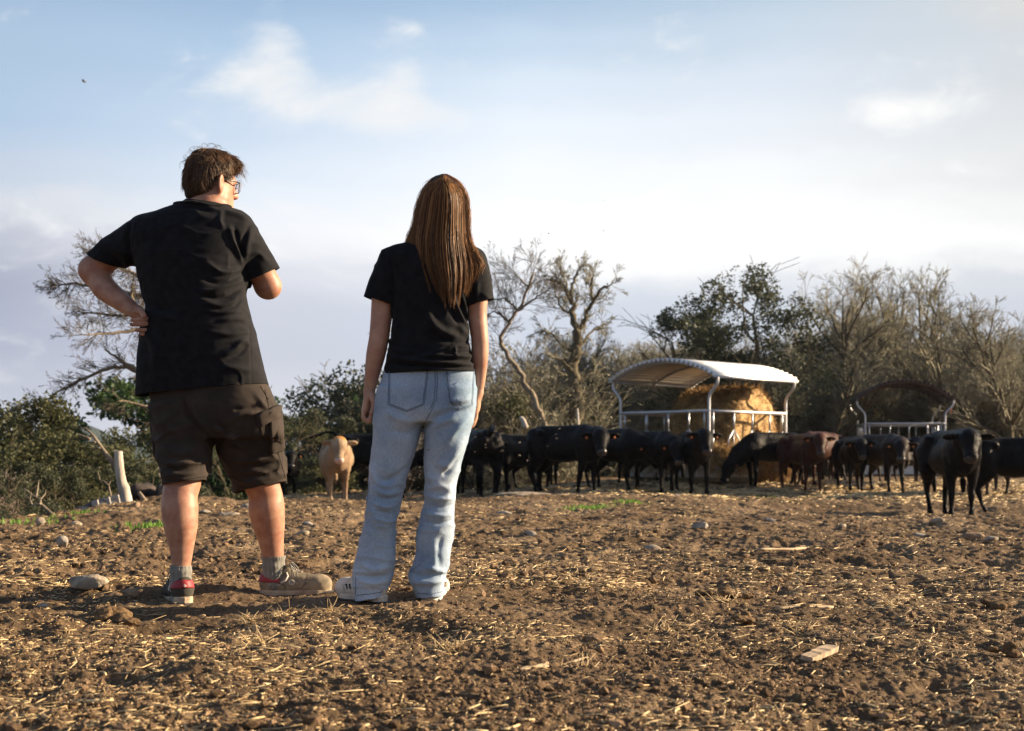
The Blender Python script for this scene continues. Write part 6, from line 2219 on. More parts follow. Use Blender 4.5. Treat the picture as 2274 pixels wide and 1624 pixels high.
    for s_ in (-1, 1):
        c = H(s_ * .034, .111, -.030)
        ring = [c + r * (.025 * np.sign(math.cos(a)) * abs(math.cos(a)) ** .6) + u * (.020 * np.sign(math.sin(a)) * abs(math.sin(a)) ** .6) for a in np.linspace(0, 2 * math.pi, 24, endpoint=False)]
        v = np.array(ring + [c]); ff = np.array([(24, i, (i + 1) % 24) for i in range(24)])
        le = mesh_np('lens', v, ff, lm); child(le, gl); solidify(le, .0015)

    # ----- hair -----
    g2 = np.random.default_rng(41)
    mb = MB()
    Bs = Sdf(.02)
    Bs.ell(H(0, -.006, .012), (.085, .100, .096), RH); Bs.ell(H(0, -.034, -.036), (.078, .078, .080), RH); Bs.ell(H(0, -.048, -.078), (.060, .042, .040), RH)
    Bs.ell(H(0, .055, .060), (.070, .055, .038), RH)
    Bs.ell(H(0, .085, -.045), (.10, .060, .075), RH, k=.015, sub=True)
    Bs.ell(H(0.108, .012, -.058), (.052, .048, .058), RH, k=.01, sub=True); Bs.ell(H(-0.108, .012, -.058), (.052, .048, .058), RH, k=.01, sub=True)
    v, ff = Bs.mesh(.006, .02, 2)
    n_ = normals(v, ff); v = v + n_ * (.004 * fbm(v * 45, 3, 3))[:, None]
    mb.add(v, ff, .12)
    crown = H(.012, -.035, .098)
    clump = {}
    mir = 0
    idx = g2.integers(0, len(v), 9000)
    nb = normals(v, ff)
    cnt = 0
    for ii in idx:
        if cnt >= 4600: break
        root = v[ii] + 0.0; nrm = nb[ii]
        d = np.array([(root - hc) @ r / .085, ((root - hc) @ f + .006) / .10, (root - hc) @ u / .10])
        if d[1] > .75 and d[2] < .35: continue
        if d[1] > .25 and d[2] < -.2: continue
        key = tuple((d * 4.2).astype(int))
        if key not in clump: clump[key] = (g2.normal(size=3), g2.uniform(.7, 1.3), g2.random())
        ck, cl, cv = clump[key]
        away = root - crown; away -= nrm * (away @ nrm); away /= np.linalg.norm(away) + 1e-6
        down = np.array([0, 0, -1.0]); down -= nrm * (down @ nrm)
        flow = away * .7 + down * (.8 if d[2] < .5 else .25) + ck * .28 + g2.normal(size=3) * .10
        if d[1] > .2 and d[2] > .1: flow += r * .6 + f * .5
        flow -= nrm * (flow @ nrm); flow /= np.linalg.norm(flow) + 1e-6
        Ls = g2.uniform(.026, .046) * cl
        if d[2] < -.55: Ls *= .5
        n = 5
        pts = [root - nrm * .002]
        p = root.copy(); dirv = flow + nrm * g2.uniform(.12, .42)
        for i in range(n):
            dirv = dirv / np.linalg.norm(dirv)
            p = p + dirv * Ls / n
            pts.append(p.copy())
            dirv = dirv - nrm * .13 + np.cross(nrm, dirv) * (.16 * math.sin(cv * 20 + i * .8)) + g2.normal(size=3) * .04
        rr = np.linspace(.0012, .0003, n + 1) * g2.uniform(.7, 1.25)
        vv, f2_ = polytube(pts, rr, 3, cap=False)
        mb.add(vv, f2_, float(np.clip(.10 + .5 * cv + .4 * g2.random(), 0, 1)))
        cnt += 1
    # curl at the temple, fly-away strands
    for i in range(46):
        a0 = H(.030 + g2.normal() * .012, .092 + g2.normal() * .006, .030 + g2.normal() * .020)
        R_ = g2.uniform(.012, .024); ax_ = f * .75 + r * .65; ax_ /= np.linalg.norm(ax_); ph = g2.uniform(-.6, .6)
        pts = [a0 + ax_ * (R_ * 1.2 * (1 - math.cos(t * 2.6 + ph)) * 1.0) + u * (R_ * (.8 * math.sin(t * 3.6 + ph) - .4 * t)) + g2.normal(size=3) * .0006 for t in np.linspace(0, 1, 9)]
        v, ff = polytube(pts, np.linspace(.0008, .0003, 9), 3, cap=False); mb.add(v, ff, g2.uniform(.3, .9))
    for i in range(120):
        d = g2.normal(size=3); d[2] = abs(d[2]); d /= np.linalg.norm(d)
        root = H(*(d * np.array([.082, .100, .099]) + np.array([0, -.010, .008]))); nrm = RH @ d
        t_ = np.cross(nrm, g2.normal(size=3)); t_ /= np.linalg.norm(t_)
        pts = [root + t_ * .05 * t + nrm * (.020 * math.sin(t * 2.6)) for t in np.linspace(0, 1, 7)]
        v, ff = polytube(pts, np.linspace(.0007, .0003, 7), 3, cap=False); mb.add(v, ff, g2.uniform(.2, .8))
    hm = material('brown_hair', (1, 1, 1), 0.5, 0.3, var=0.0, attr='var', attr_cols=[(0.030, 0.018, 0.012), (0.085, 0.048, 0.028), (0.18, 0.105, 0.060), (0.34, 0.20, 0.11)], aniso=.3, translucent=.15)
    mb.build('hair', hm, man, attr=True)
    return man


def build_woman():
    YW = 5.62
    P = lambda px, py, Y=YW: tuple(W(px, py, Y))
    S = Sdf(0.02)
    hc = np.array(W(986, 446, YW + .01))
    yaw = rad(8)
    f = np.array([math.sin(yaw), math.cos(yaw), 0]); r = np.array([math.cos(yaw), -math.sin(yaw), 0.0]); u = np.array([0, 0, 1.0])
    RH = np.stack([r, f, u], 1)
    H = lambda x, y, z: hc + r * x + f * y + u * z
    S.ell(H(0, 0, .01), (.070, .088, .088), RH); S.ell(H(0, .035, -.05), (.056, .060, .068), RH, k=.03); S.ell(H(0, .07, -.105), (.026, .022, .022), RH, k=.03)
    S.cone(H(0, .092, -.02), H(0, .110, -.052), .008, .011, k=.01); S.cone(H(-.035, .080, -.008), H(.035, .080, -.008), .011, .011, k=.015)
    for s_ in (-1, 1):
        S.ell(H(s_ * .029, .088, -.022), (.012, .009, .008), RH, k=.006, sub=True); S.ell(H(s_ * .029, .078, -.022), (.011, .010, .010), RH, k=.002)
        S.ell(H(s_ * .073, .0, -.035), (.008, .016, .030), RH, k=.006)
    S.cone(H(-.018, .090, -.076), H(.018, .090, -.076), .008, .008, k=.006)
    S.chain([(P(984, 560), .055), (P(985, 520), .050), (tuple(H(0, -.01, -.05)), .050)], k=.03)
    S.loft(rowz([(542, 920, 1040, YW, .06), (565, 880, 1055, YW, .075), (600, 872, 1060, YW, .085), (660, 878, 1040, YW, .09), (720, 882, 1030, YW, .085), (800, 868, 1040, YW, .09), (880, 852, 1044, YW, .095), (925, 860, 1030, YW, .07)], YW), k=.03)
    # arms
    S.chain([(P(872, 596), .040), (P(852, 645), .044), (P(847, 700), .042), (P(842, 748, YW - .005), .0395), (P(834, 790), .038), (P(826, 835, YW + .01), .029), (P(820, 868, YW + .02), .0225)], k=.02)
    wr = np.array(P(820, 868, YW + .02)); kn = np.array(P(813, 912, YW + .03))
    FL = []
    for i, (dx, L0) in enumerate(((.030, 1.0), (.011, 1.08), (-.009, 1.0), (-.027, .85))):
        b = kn + np.array([-.006, -dx, -.002 + .002 * i])
        FL.append([(b, .0098), (b + np.array([.000, -.004, -.030 * L0]), .0092), (b + np.array([.022, -.008, -.040 * L0]), .0088), (b + np.array([.030, -.010, -.018 * L0]), .008)])
    th = [(wr + np.array([.012, -.020, -.018]), .013), (wr + np.array([.022, -.034, -.050]), .0115), (wr + np.array([.020, -.040, -.074]), .0095), (wr + np.array([.012, -.044, -.088]), .0082)]
    HL = Sdf(.02); HL.cone(wr + np.array([.008, -.002, .03]), wr, .0235, .0225)
    hand(HL, wr, kn, (0, 1, .0), None, FL, th, k=.0035)
    S.chain([(P(1050, 600), .038), (P(1060, 645), .042), (P(1060, 700), .038), (P(1066, 756, YW - .005), .0335), (P(1066, 790), .033), (P(1065, 835, YW + .02), .026), (P(1062, 872, YW + .03), .0200)], k=.02)
    wr = np.array(P(1062, 872, YW + .03)); kn = np.array(P(1056, 910, YW + .06))
    FR = []
    for i, (dx, L0) in enumerate(((.030, 1.0), (.011, 1.08), (-.009, 1.0), (-.027, .85))):
        b = kn + np.array([.002, dx, .0])
        FR.append([(b, .0095), (b + np.array([-.002, .010, -.032 * L0]), .0088), (b + np.array([-.012, .014, -.056 * L0]), .0082), (b + np.array([-.024, .012, -.066 * L0]), .0075)])
    th = [(wr + np.array([-.004, .022, -.015]), .012), (wr + np.array([-.010, .042, -.045]), .0105), (wr + np.array([-.016, .050, -.075]), .0085)]
    HR = Sdf(.02); HR.cone(wr + np.array([.003, -.004, .03]), wr, .0212, .0202)
    hand(HR, wr, kn, (0, 1, .0), None, FR, th, k=.0035)
    # legs (inside the jeans)
    S.chain([(P(885, 930), .065), (P(858, 1080, YW - .01), .046), (P(847, 1150, YW - .01), .042), (P(833, 1260, YW), .034), (P(828, 1312, YW), .030), (P(790, 1326, YW + .10), .020)], k=.02)
    S.chain([(P(998, 930), .065), (P(979, 1080, YW + .02), .046), (P(970, 1150, YW + .02), .042), (P(957, 1260, YW + .04), .034), (P(955, 1308, YW + .04), .030), (P(957, 1324, YW + .16), .020)], k=.02)
    V, F = body_mesh(S, [HL, HR])
    wo = mesh_np('person', V, F, MAT_SKIN_W)
    tag(wo, 'standing person with long brown hair, black t-shirt and light blue jeans, seen from behind', 'person')

    # ----- t-shirt -----
    T = Sdf(0.03)
    T.loft(rowz([(528, 940, 1018, YW, .055), (540, 905, 1042, YW, .070), (552, 866, 1062, YW, .083), (566, 856, 1072, YW, .095), (600, 858, 1072, YW, .105), (640, 866, 1056, YW, .108), (680, 872, 1042, YW, .108), (712, 871, 1037, YW, .105), (750, 866, 1040, YW, .105), (775, 862, 1046, YW, .112),
                 (800, 857, 1050, YW, .118), (812, 854, 1053, YW, .121), (826, 852, 1055, YW, .124), (850, 852, 1056, YW, .125)], YW), k=.03, p=2.3)
    T.chain([(P(872, 582), .055), (P(856, 620), .060), (P(841, 668), .0635)], k=.035)
    T.chain([(P(1050, 590), .050), (P(1062, 625), .052), (P(1069, 672), .053)], k=.035)
    V, F = T.mesh(0.0055, 0.02, 2)
    N_ = normals(V, F)
    Z = lambda x, y: (749.5 + .3077 * x, 360.9 + .3077 * y)
    st = [([Z(*p) for p in pts], w, a * 1.4) for pts, w, a in (
        ([(830, 960), (870, 1060), (910, 1160), (960, 1260)], 5, .010), ([(800, 980), (840, 1100), (880, 1200)], 5, -.006), ([(900, 960), (925, 1060), (940, 1150)], 4.5, .009), ([(870, 960), (900, 1060), (920, 1140)], 4, -.007), ([(640, 1040), (680, 1160), (760, 1230), (880, 1260)], 9, .012),
        ([(640, 1200), (720, 1270), (840, 1290)], 7, -.008), ([(700, 1370), (790, 1350), (850, 1320), (940, 1330)], 4, .009), ([(760, 1340), (840, 1310), (950, 1300)], 3.5, -.007), ([(720, 1400), (830, 1380), (960, 1370)], 4, -.007), ([(600, 1400), (720, 1390), (850, 1400), (980, 1400)], 4.5, .010),
        ([(600, 1430), (740, 1425), (880, 1420), (985, 1440)], 3.5, -.008), ([(360, 1345), (460, 1370), (560, 1360)], 5, .008), ([(365, 1390), (460, 1420), (600, 1440), (760, 1450), (980, 1460)], 5, .012), ([(350, 1440), (480, 1460), (700, 1475), (980, 1485)], 3.5, -.008), ([(340, 1480), (500, 1490), (740, 1490), (985, 1500)], 4, .007),
        ([(845, 1340), (850, 1400)], 3.5, .008), ([(405, 1040), (400, 900), (395, 760), (370, 680)], 3.5, -.007), ([(380, 1000), (340, 900), (330, 750)], 9, .005), ([(940, 1040), (955, 930), (965, 850)], 4, -.007), ([(1010, 1030), (1000, 930), (1010, 860)], 6, .006), ([(440, 1100), (430, 1200), (400, 1300)], 8, .007),
        ([(520, 800), (560, 950), (600, 1080)], 14, .006), ([(860, 1160), (900, 1220), (960, 1280)], 6, .008))]
    V = V + N_ * stroke_disp(V, N_, YW, st)[:, None]
    V = V + N_ * (0.003 * fbm(V * np.array([9, 9, 18]), 3, 25) + crease(V, (6, 6, 11), 19, .004))[:, None]
    a, b = np.array(P(851, 832)), np.array(P(1054, 826)); hn = np.cross(b - a, [0, 1, 0.0]); hn = hn if hn[2] < 0 else -hn
    l1, l2 = np.array(P(806, 658)), np.array(P(873, 680)); n1 = np.cross(l2 - l1, [0, 1, 0.0]); n1 = n1 if n1[2] < 0 else -n1
    r1, r2 = np.array(P(1096, 664)), np.array(P(1040, 682)); n2 = np.cross(r2 - r1, [0, 1, 0.0]); n2 = n2 if n2[2] < 0 else -n2
    xl = W(870, 680, YW)[0]; xr = W(1042, 680, YW)[0]
    me = cut(V, F, [((a + b) / 2, hn), (l2, n1, lambda c: c.x < xl and c.z > 1.05), (r2, n2, lambda c: c.x > xr and c.z > 1.05), (np.array(P(980, 533)), (0, -.1, 1), lambda c: c.z > 1.4)])
    tee = obj_me('t_shirt', me, MAT_TEE, wo); solidify(tee, .003)
    pr = Proj(V, F); mb = MB()
    mb.tube(pr.line([(808, 652), (840, 664), (872, 674)], 4, .0006), .0008, 4); mb.tube(pr.line([(1094, 658), (1068, 668), (1041, 676)], 4, .0006), .0008, 4)
    mb.build('hem_stitching', MAT_SEAM, wo)

    # ----- jeans -----
    J = Sdf(0.02)
    J.loft(rowz([(805, 856, 1050, YW, .105), (832, 851, 1056, YW, .112), (877, 836, 1058, YW, .122), (915, 832, 1053, YW, .122), (940, 830, 1048, YW, .110)], YW), k=.015, p=2.4)
    J.loft(rowz([(860, 840, 950, YW, .118), (905, 833, 945, YW, .120), (949, 829, 938, YW, .112), (984, 827, 929, YW, .105), (1020, 823, 917, YW, .098), (1074, 818, 901, YW - .005, .088), (1110, 815, 891, YW - .01, .080), (1146, 811, 884, YW - .01, .077), (1164, 809, 880, YW - .01, .077), (1200, 798, 877, YW, .080),
                 (1254, 785, 875, YW, .086), (1275, 782, 874, YW, .089), (1290, 782, 868, YW, .088), (1305, 785, 861, YW, .086), (1325, 789, 857, YW, .088), (1350, 790, 857, YW, .088)], YW), k=.012, p=2.2)
    J.loft(rowz([(860, 945, 1058, YW, .118), (905, 942, 1056, YW, .120), (949, 943, 1047, YW, .112), (984, 942, 1038, YW, .105), (1020, 942, 1028, YW + .01, .098), (1074, 944, 1015, YW + .02, .088), (1110, 943, 1012, YW + .02, .080), (1146, 935, 1010, YW + .02, .078), (1164, 930, 1009, YW + .02, .078), (1200, 923, 1005, YW + .03, .08),
                 (1230, 924, 1001, YW + .03, .082), (1254, 920, 997, YW + .035, .085), (1272, 908, 992, YW + .04, .088), (1290, 909, 989, YW + .04, .088), (1308, 917, 987, YW + .04, .086), (1325, 924, 986, YW + .04, .086), (1345, 926, 986, YW + .04, .086)], YW), k=.012, p=2.2)
    V, F = J.mesh(0.0055, 0.02, 2)
    N_ = normals(V, F)
    Z = lambda x, y: (694 + .359 * x, 805 + .359 * y)
    st = [([Z(*p) for p in pts], w, a * 1.25) for pts, w, a in (
        ([(450, 300), (530, 350), (620, 370)], 9, .008), ([(480, 420), (600, 440), (680, 380)], 9, -.007), ([(690, 390), (760, 340), (860, 300), (960, 290)], 7, -.008), ([(720, 420), (800, 370), (900, 340)], 8, .007), ([(850, 240), (930, 240), (965, 215)], 5, .012), ([(860, 260), (920, 265), (970, 240)], 4, -.010),
        ([(840, 480), (880, 430), (960, 340)], 7, .008), ([(780, 630), (830, 640), (880, 560), (930, 480)], 9, .012), ([(800, 700), (840, 680), (900, 600)], 6, -.010), ([(700, 600), (720, 700), (780, 760)], 9, .007), ([(360, 640), (400, 740), (470, 770)], 7, .012), ([(400, 700), (420, 740), (500, 720), (600, 640)], 6, -.010),
        ([(380, 780), (460, 820), (540, 800)], 5, .009), ([(390, 830), (480, 850), (545, 830)], 4, -.008), ([(370, 870), (450, 900), (520, 880)], 5, .009), ([(400, 920), (470, 940), (530, 930)], 4, -.008), ([(380, 960), (460, 990), (525, 975)], 5, .008), ([(400, 1010), (470, 1020)], 4, .006), ([(340, 850), (380, 940), (400, 1000)], 6, .007),
        ([(700, 820), (780, 850), (870, 840)], 5, .008), ([(700, 880), (790, 900), (880, 880)], 4, -.007), ([(690, 930), (780, 950), (870, 940)], 5, .009), ([(680, 980), (780, 1000), (870, 980)], 4, -.007), ([(720, 780), (790, 760), (850, 790)], 6, .007),
        ([(500, 1100), (480, 1180), (505, 1250)], 8, .008), ([(300, 1250), (380, 1290), (480, 1260)], 7, .010), ([(270, 1310), (350, 1330), (460, 1320), (500, 1290)], 5, -.010), ([(280, 1350), (370, 1370), (470, 1350)], 6, .009), ([(640, 1180), (640, 1260), (600, 1300)], 6, .009),
        ([(600, 1290), (680, 1330), (760, 1310), (820, 1310)], 6, -.010), ([(740, 1080), (770, 1200), (740, 1290)], 10, .008), ([(700, 1260), (780, 1300), (830, 1290)], 6, .010), ([(620, 1350), (720, 1370), (800, 1350)], 6, .009), ([(800, 1080), (770, 1180), (790, 1260)], 7, -.008), ([(660, 1060), (650, 1180)], 5, .006))]
    V = V + N_ * stroke_disp(V, N_, YW, st)[:, None]
    kz = 0.35 + 0.65 * sstep(V[:, 2], .62, .40)
    V = V + N_ * (kz * (0.004 * fbm(V * np.array([12, 12, 26]), 3, 35) + crease(V, (9, 9, 18), 7, .006)))[:, None]
    a, b = np.array(P(790, 1334)), np.array(P(857, 1323)); nl = np.cross(b - a, [0, 1, -.02]); nl = nl if nl[2] < 0 else -nl
    c, d = np.array(P(922, 1326, YW + .04)), np.array(P(987, 1323, YW + .04)); nr = np.cross(d - c, [0, 1, -.02]); nr = nr if nr[2] < 0 else -nr
    xm = W(898, 1300, YW)[0]
    me = cut(V, F, [(a, nl, lambda q: q.x < xm), (c, nr, lambda q: q.x >= xm), ((0, 0, W(900, 812, YW)[2]), (0, 0, 1))])
    je = obj_me('jeans', me, MAT_DENIM, wo); solidify(je, .003)
    pr = Proj(V, F)
    # back pockets
    Zq = lambda *ps: [Z(*p) for p in ps]
    for outl in ([(475, 60), (718, 40), (690, 262), (583, 305), (470, 262)], [(825, 35), (998, 50), (985, 268), (905, 298), (850, 240)]):
        o2 = Zq(*outl)
        tl, tr, br, bt, bl = [np.array(q) for q in o2]
        nu, nv = 16, 16
        vv = []
        for j in range(nv + 1):
            for i in range(nu + 1):
                uu, v_ = i / nu, j / nv
                bot = (bl * (1 - uu * 2) + bt * uu * 2) if uu < .5 else (bt * (2 - 2 * uu) + br * (uu * 2 - 1))
                q = (tl * (1 - uu) + tr * uu) * (1 - v_) + bot * v_
                rim = min(uu, 1 - uu, v_, 1 - v_) < .01
                vv.append(pr.pt(q[0], q[1], .0004 if rim else .0030)[0])
        ff = np.array([(j * (nu + 1) + i, j * (nu + 1) + i + 1, (j + 1) * (nu + 1) + i + 1, (j + 1) * (nu + 1) + i) for j in range(nv) for i in range(nu)])
        pk = mesh_np('back_pocket', np.array(vv), ff, MAT_DENIM); child(pk, wo)
        mb = MB()
        cen = np.mean(o2, 0)
        for sc_ in (1.0, .93):
            mb.tube(pr.line([tuple(cen + (np.array(q) - cen) * sc_) for q in o2], 4, .0034, close=True), .0010, 4)
        st_ = mb.build('pocket_stitching', MAT_DENIM_SEAM); child(st_, pk)
    mb = MB()
    for ln in ([(765, 35), (775, 120), (765, 230), (740, 290), (690, 380)], [(752, 35), (762, 130), (752, 230), (728, 285)], [(356, 740), (330, 900), (310, 980), (270, 1120), (252, 1240)], [(273, 1440), (360, 1432), (452, 1415)], [(640, 1428), (730, 1432), (805, 1418)], [(660, 940), (640, 1100), (636, 1160)], [(600, 1300), (650, 1260), (668, 1240)], [(685, 400), (686, 500), (690, 560)], [(268, 1330), (266, 1440)]):
        mb.tube(pr.line(Zq(*ln), 4, .0010), .0011, 4)
    mb.build('seam', MAT_DENIM_SEAM, wo)

    # ----- shoes -----
    def court_shoe(loc, yaw_, lab, pitch=0):
        o, bvh, M, sub = shoe('shoe', loc, yaw_, L=.285, w=.050, upper=MAT_WHITE, sole=MAT_WHITE, parent=wo, kind='low', pitch=pitch)
        mb = MB()
        n = 40; t = 0.5 - 0.5 * np.cos(np.linspace(0, math.pi, n)); hw = footprint(t, .285, .0515); x = -.008 + t * .297
        ring = [(x[i], hw[i], .004 + .012 * sstep(x[i], .2, .3) ** 2) for i in range(n)] + [(x[i], -hw[i], .004 + .012 * sstep(x[i], .2, .3) ** 2) for i in range(n - 1, -1, -1)]
        mb.tube(ring, .0045, 6); sub(mb.build('outsole', MAT_RUBBER))
        for sg in (-1, 1):
            for k in range(3):
                v, ff = surf_patch(bvh, [(.150 + k * .020, sg * .06, .078), (.158 + k * .020, sg * .06, .074), (.146 + k * .020, sg * .06, .046), (.138 + k * .020, sg * .06, .048)], 3, 8, .0014)
                q = mesh_np('side_stripe', v, ff, MAT_BLACKTRIM); sub(q)
            mb = MB(); mb.tube([on_surf(bvh, (xx, sg * .06, zz)) for xx, zz in ((.215, .075), (.205, .055), (.200, .036))], .0010, 4); sub(mb.build('seam', MAT_SOLE))
        mb = MB()
        for xx in (.150, .168, .186, .204): mb.tube([on_surf(bvh, (xx, yy, .14), .002) for yy in (-.024, 0, .024)], .003, 6)
        sub(mb.build('laces', MAT_WHITE))
        o['label'] = lab
    zL = W(800, 1338, YW)[2]; zR = W(955, 1337, YW + .02)[2]
    q = P(852, 1330, YW - .05); court_shoe((q[0], q[1], zL), 131, 'white shoe with black stripes pointing left')
    q = P(954, 1330, YW - .02); court_shoe((q[0], q[1], zR), 86, 'white shoe under the hem, toe pointing away')

    # ----- hair -----
    g2 = np.random.default_rng(52)
    rowsL = [(386, 983), (392, 968), (405, 950), (420, 941), (440, 932), (470, 924), (500, 919), (520, 914), (540, 912), (560, 911), (590, 914), (620, 926), (680, 944)]
    rowsR = [(386, 992), (392, 1005), (405, 1018), (420, 1028), (440, 1036), (470, 1040), (500, 1041), (520, 1042), (540, 1044), (560, 1048), (590, 1052), (620, 1050), (680, 1040)]
    ly, lx = zip(*rowsL); ry_, rx_ = zip(*rowsR)
    def surf(uu, py, layer=1.0):
        a, b = np.interp(py, ly, lx), np.interp(py, ry_, rx_)
        c, hw = (a + b) / 2, (b - a) / 2
        x = c + hw * uu * layer
        if uu > .72: x += (uu - .72) / .28 * np.interp(py, [520, 545, 565, 592, 625], [0, 4, 14, 26, 20])
        if uu < -.86: x -= (-.86 - uu) / .14 * np.interp(py, [500, 525, 545, 575], [0, 6, 14, 4])
        bd = np.interp(py, [386, 400, 430, 470, 520, 560, 620, 680], [.030, .098, .118, .120, .114, .118, .128, .130]) * layer
        Y0 = YW + np.interp(py, [386, 470, 560, 680], [.0, .01, .0, .0])
        return W(x, py, Y0 - bd * math.sqrt(max(0, 1 - (uu * .97) ** 2)) - .004)
    nlk = 46
    lk_u = np.sort(g2.uniform(-1, 1, nlk)); lk_len = g2.normal(size=nlk) * 15; lk_lay = g2.uniform(.97, 1.05, nlk)
    mb = MB()
    # dense under-layer
    B_ = Sdf(.02)
    B_.ell(H(0, -.006, .010), (.078, .094, .092), RH)
    B_.loft([(W(0, py, YW)[2], (W(np.interp(py, ly, lx), py, YW)[0] + W(np.interp(py, ry_, rx_), py, YW)[0]) / 2, YW - .01, (W(np.interp(py, ry_, rx_), py, YW)[0] - W(np.interp(py, ly, lx), py, YW)[0]) / 2 * .90, rr) for py, rr in ((430, .085), (470, .095), (520, .090), (545, .090), (575, .092))], k=.03)
    v, ff = B_.mesh(.007, .02, 2)
    nn = normals(v, ff); v = v + nn * (.005 * fbm(v * np.array([60, 60, 6]), 3, 3))[:, None]
    # open the face side
    keep = v[ff].mean(1)
    ff = ff[~((keep[:, 1] > YW + .055) & (keep[:, 2] < W(0, 405, YW)[2]))]
    mb.add(v, ff, .10)
    ncl = 300
    cl_u = np.sort(g2.uniform(-1, 1, ncl)); cl_ph = g2.uniform(0, 6.28, ncl); cl_v = g2.random(ncl); cl_len = g2.normal(size=ncl); cl_lay = g2.uniform(.93, 1.03, ncl)
    for i in range(8200):
        k = int(g2.integers(ncl))
        u0 = float(np.clip(cl_u[k] + g2.normal() * .045, -1, 1))
        q_ = int(np.argmin(np.abs(lk_u - u0 + g2.normal() * .02)))
        layer = cl_lay[k] * (1 + g2.normal() * .014) if g2.random() < .8 else g2.uniform(.82, .98)
        yend = np.interp(u0, [-1, -.8, -.55, -.3, -.1, .15, .38, .6, .8, 1], [580, 608, 628, 642, 656, 668, 672, 660, 646, 632]) + lk_len[q_] + 6 - abs(u0 - lk_u[q_]) * 420 - abs(g2.normal()) * 12 + cl_len[k] * 5
        py0 = 388 + abs(u0) * 6 + g2.random() * 16
        n = 15
        t = np.linspace(0, 1, n)
        pys = py0 + (yend - py0) * t
        conv = 0.10 * t ** 3
        pts = []; drift = g2.normal() * .02; fr = g2.uniform(2, 6)
        for j in range(n):
            w = .012 * math.sin(i * 1.7 + t[j] * fr) * t[j] + .014 * math.sin(q_ * 2.3 + t[j] * 5) * t[j] ** 2 + .010 * math.sin(cl_ph[k] * 3 + t[j] * 11 + i) * t[j]
            uu = u0 * min(1.0, .35 + .65 * (t[j] / .10) ** .7) if t[j] < .10 else u0
            uu = uu + (lk_u[q_] - uu) * min(.9, 2.0 * max(0, t[j] - .50)) + w + drift * t[j] ** 3
            pts.append(surf(float(np.clip(uu, -1, 1)), pys[j], layer * (1 + (lk_lay[q_] - 1) * t[j]) + .01 * math.sin(cl_ph[k] + t[j] * 4) * t[j]))
        pts = np.array(pts) + g2.normal(size=(n, 3)) * .0003
        rr = np.linspace(.0012, .0010, n) * g2.uniform(.5, 1.25); rr[-5:] *= np.array([.9, .75, .6, .4, .2])
        v, ff = polytube(pts, rr, 3, cap=False)
        mb.add(v, ff, float(np.clip(.05 + .3 * cl_v[k] + .65 * g2.random() ** 1.3, 0, 1)))
    for i in range(420):        # flyaways
        s_ = -1 if g2.random() < .5 else 1
        py0 = g2.uniform(386, 560); b0 = surf(s_ * .97, py0); out = np.array([s_, -.2, 0]) * g2.uniform(.004, .018)
        Lp = g2.uniform(20, 60)
        pts = [surf(s_ * g2.uniform(.9, 1.0) * (1 - .0 * t), py0 + Lp * t, 1.0) + out * math.sin(t * 2.6) for t in np.linspace(0, 1, 7)]
        pts = np.array(pts); pts[1:-1] = (pts[:-2] + pts[1:-1] * 2 + pts[2:]) / 4
        v, ff = polytube(pts, .0005, 3, cap=False); mb.add(v, ff, g2.uniform(.4, 1))
    hm = material('long_brown_hair', (1, 1, 1), 0.48, 0.3, var=0.0, attr='var', attr_cols=[(0.030, 0.015, 0.008), (0.12, 0.055, 0.022), (0.32, 0.155, 0.058), (0.72, 0.38, 0.15)], aniso=.3, translucent=.25)
    mb.build('hair', hm, wo, attr=True)
    return wo


man = build_man()
woman = build_woman()


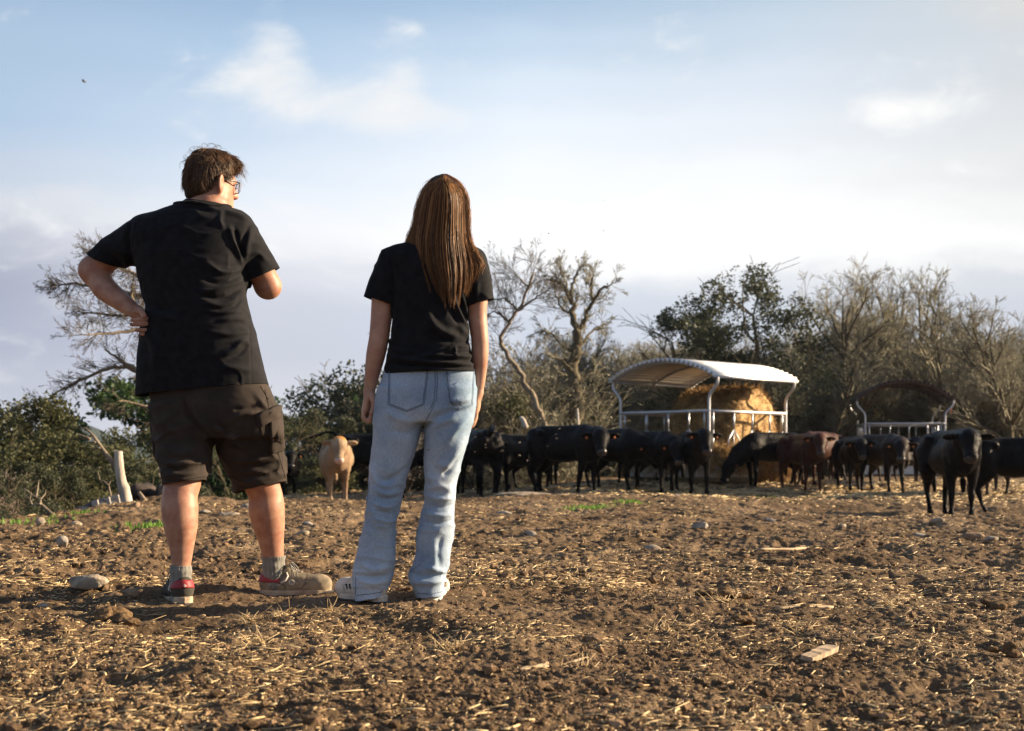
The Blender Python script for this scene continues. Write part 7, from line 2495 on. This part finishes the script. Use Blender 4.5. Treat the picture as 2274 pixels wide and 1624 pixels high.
# ---------------------------------------------------------------- flies in the air
def build_flies():
    body = Sdf(.001); body.ell((0, 0, 0), (.0042, .0016, .0016)); body.ell((.0042, 0, .0004), (.0014, .0014, .0014))
    v, ff = body.mesh(.0007, .003, 1)
    mb = MB(); mb.add(v, ff)
    for s_ in (-1, 1):
        w = np.array([(0.001, s_ * .001, .0012), (-.001, s_ * .006, .0035), (-.005, s_ * .007, .0035), (-.005, s_ * .002, .0018)])
        mb.add(np.concatenate([w, w + [0, 0, .0002]]), np.array([(0, 1, 2, 3), (4, 5, 6, 7), (0, 1, 5, 4), (1, 2, 6, 5), (2, 3, 7, 6)]))
    m = material('fly_body', (0.30, 0.24, 0.18), .4, .5, col2=(.06, .05, .04), vscale=300)
    src = mb.build('fly', m)
    first = True
    Zs = [(795, 140), (770, 182), (782, 218), (703, 279), (468, 252), (192, 270), (194, 293), (104, 328), (108, 206), (320, 325), (333, 318), (468, 354), (537, 400), (461, 575), (1192, 450), (312, 180), (563, 42), (683, 75), (320, 115), (85, 632)]
    spots = [(1027 + .2685 * x, 916 + .2685 * y) for x, y in Zs]
    spots += [(1339, 446), (1340, 513), (1352, 662), (1349, 632), (1308, 712), (1323, 730), (1331, 752), (1344, 757), (1312, 823), (1088, 604), (1219, 519), (1112, 818), (1093, 840), (990, 940), (950, 1000), (1060, 905)]
    g2 = np.random.default_rng(6)
    for i, (px, py) in enumerate(spots):
        o = src if first else src.copy()
        if not first: COL.objects.link(o)
        first = False
        Y = g2.uniform(4.9, 5.6)
        o.location = tuple(W(px, py, Y)); o.rotation_euler = tuple(g2.uniform(-.6, .6, 2)) + (g2.uniform(0, 6.28),)
        k = g2.uniform(.55, .95); o.scale = (k, k, k)
        tag(o, 'tiny fly hovering in the air around the woman in jeans', 'fly', 'flies in the air')
    o = src.copy(); COL.objects.link(o); o.location = tuple(W(187, 182, 3.2)); o.rotation_euler = (0, 0, .3); o.scale = (1, 1, 1)
    if 'group' in o: del o['group']
    tag(o, 'single out-of-focus dark fly high in the sky at the upper left', 'fly')


build_flies()

# ---------------------------------------------------------------- air between here and the far ridge
def build_haze():
    mb = MB(); mb.box((0, 0, 10), (3300, 3300, 36))
    m = bpy.data.materials.new('hazy_air'); m.use_nodes = True
    N, L = m.node_tree.nodes, m.node_tree.links
    N.remove(N['Principled BSDF'])
    v = N.new('ShaderNodeVolumePrincipled')
    v.inputs['Color'].default_value = (0.70, 0.82, 1.0, 1)
    v.inputs['Density'].default_value = 0.00016
    v.inputs['Anisotropy'].default_value = 0.2
    L.new(v.outputs[0], N['Material Output'].inputs['Volume'])
    o = mb.build('haze', m, None, False)
    tag(o, 'thin blue haze over the valley in front of the far wooded hill', 'haze', kind='stuff')


build_haze()
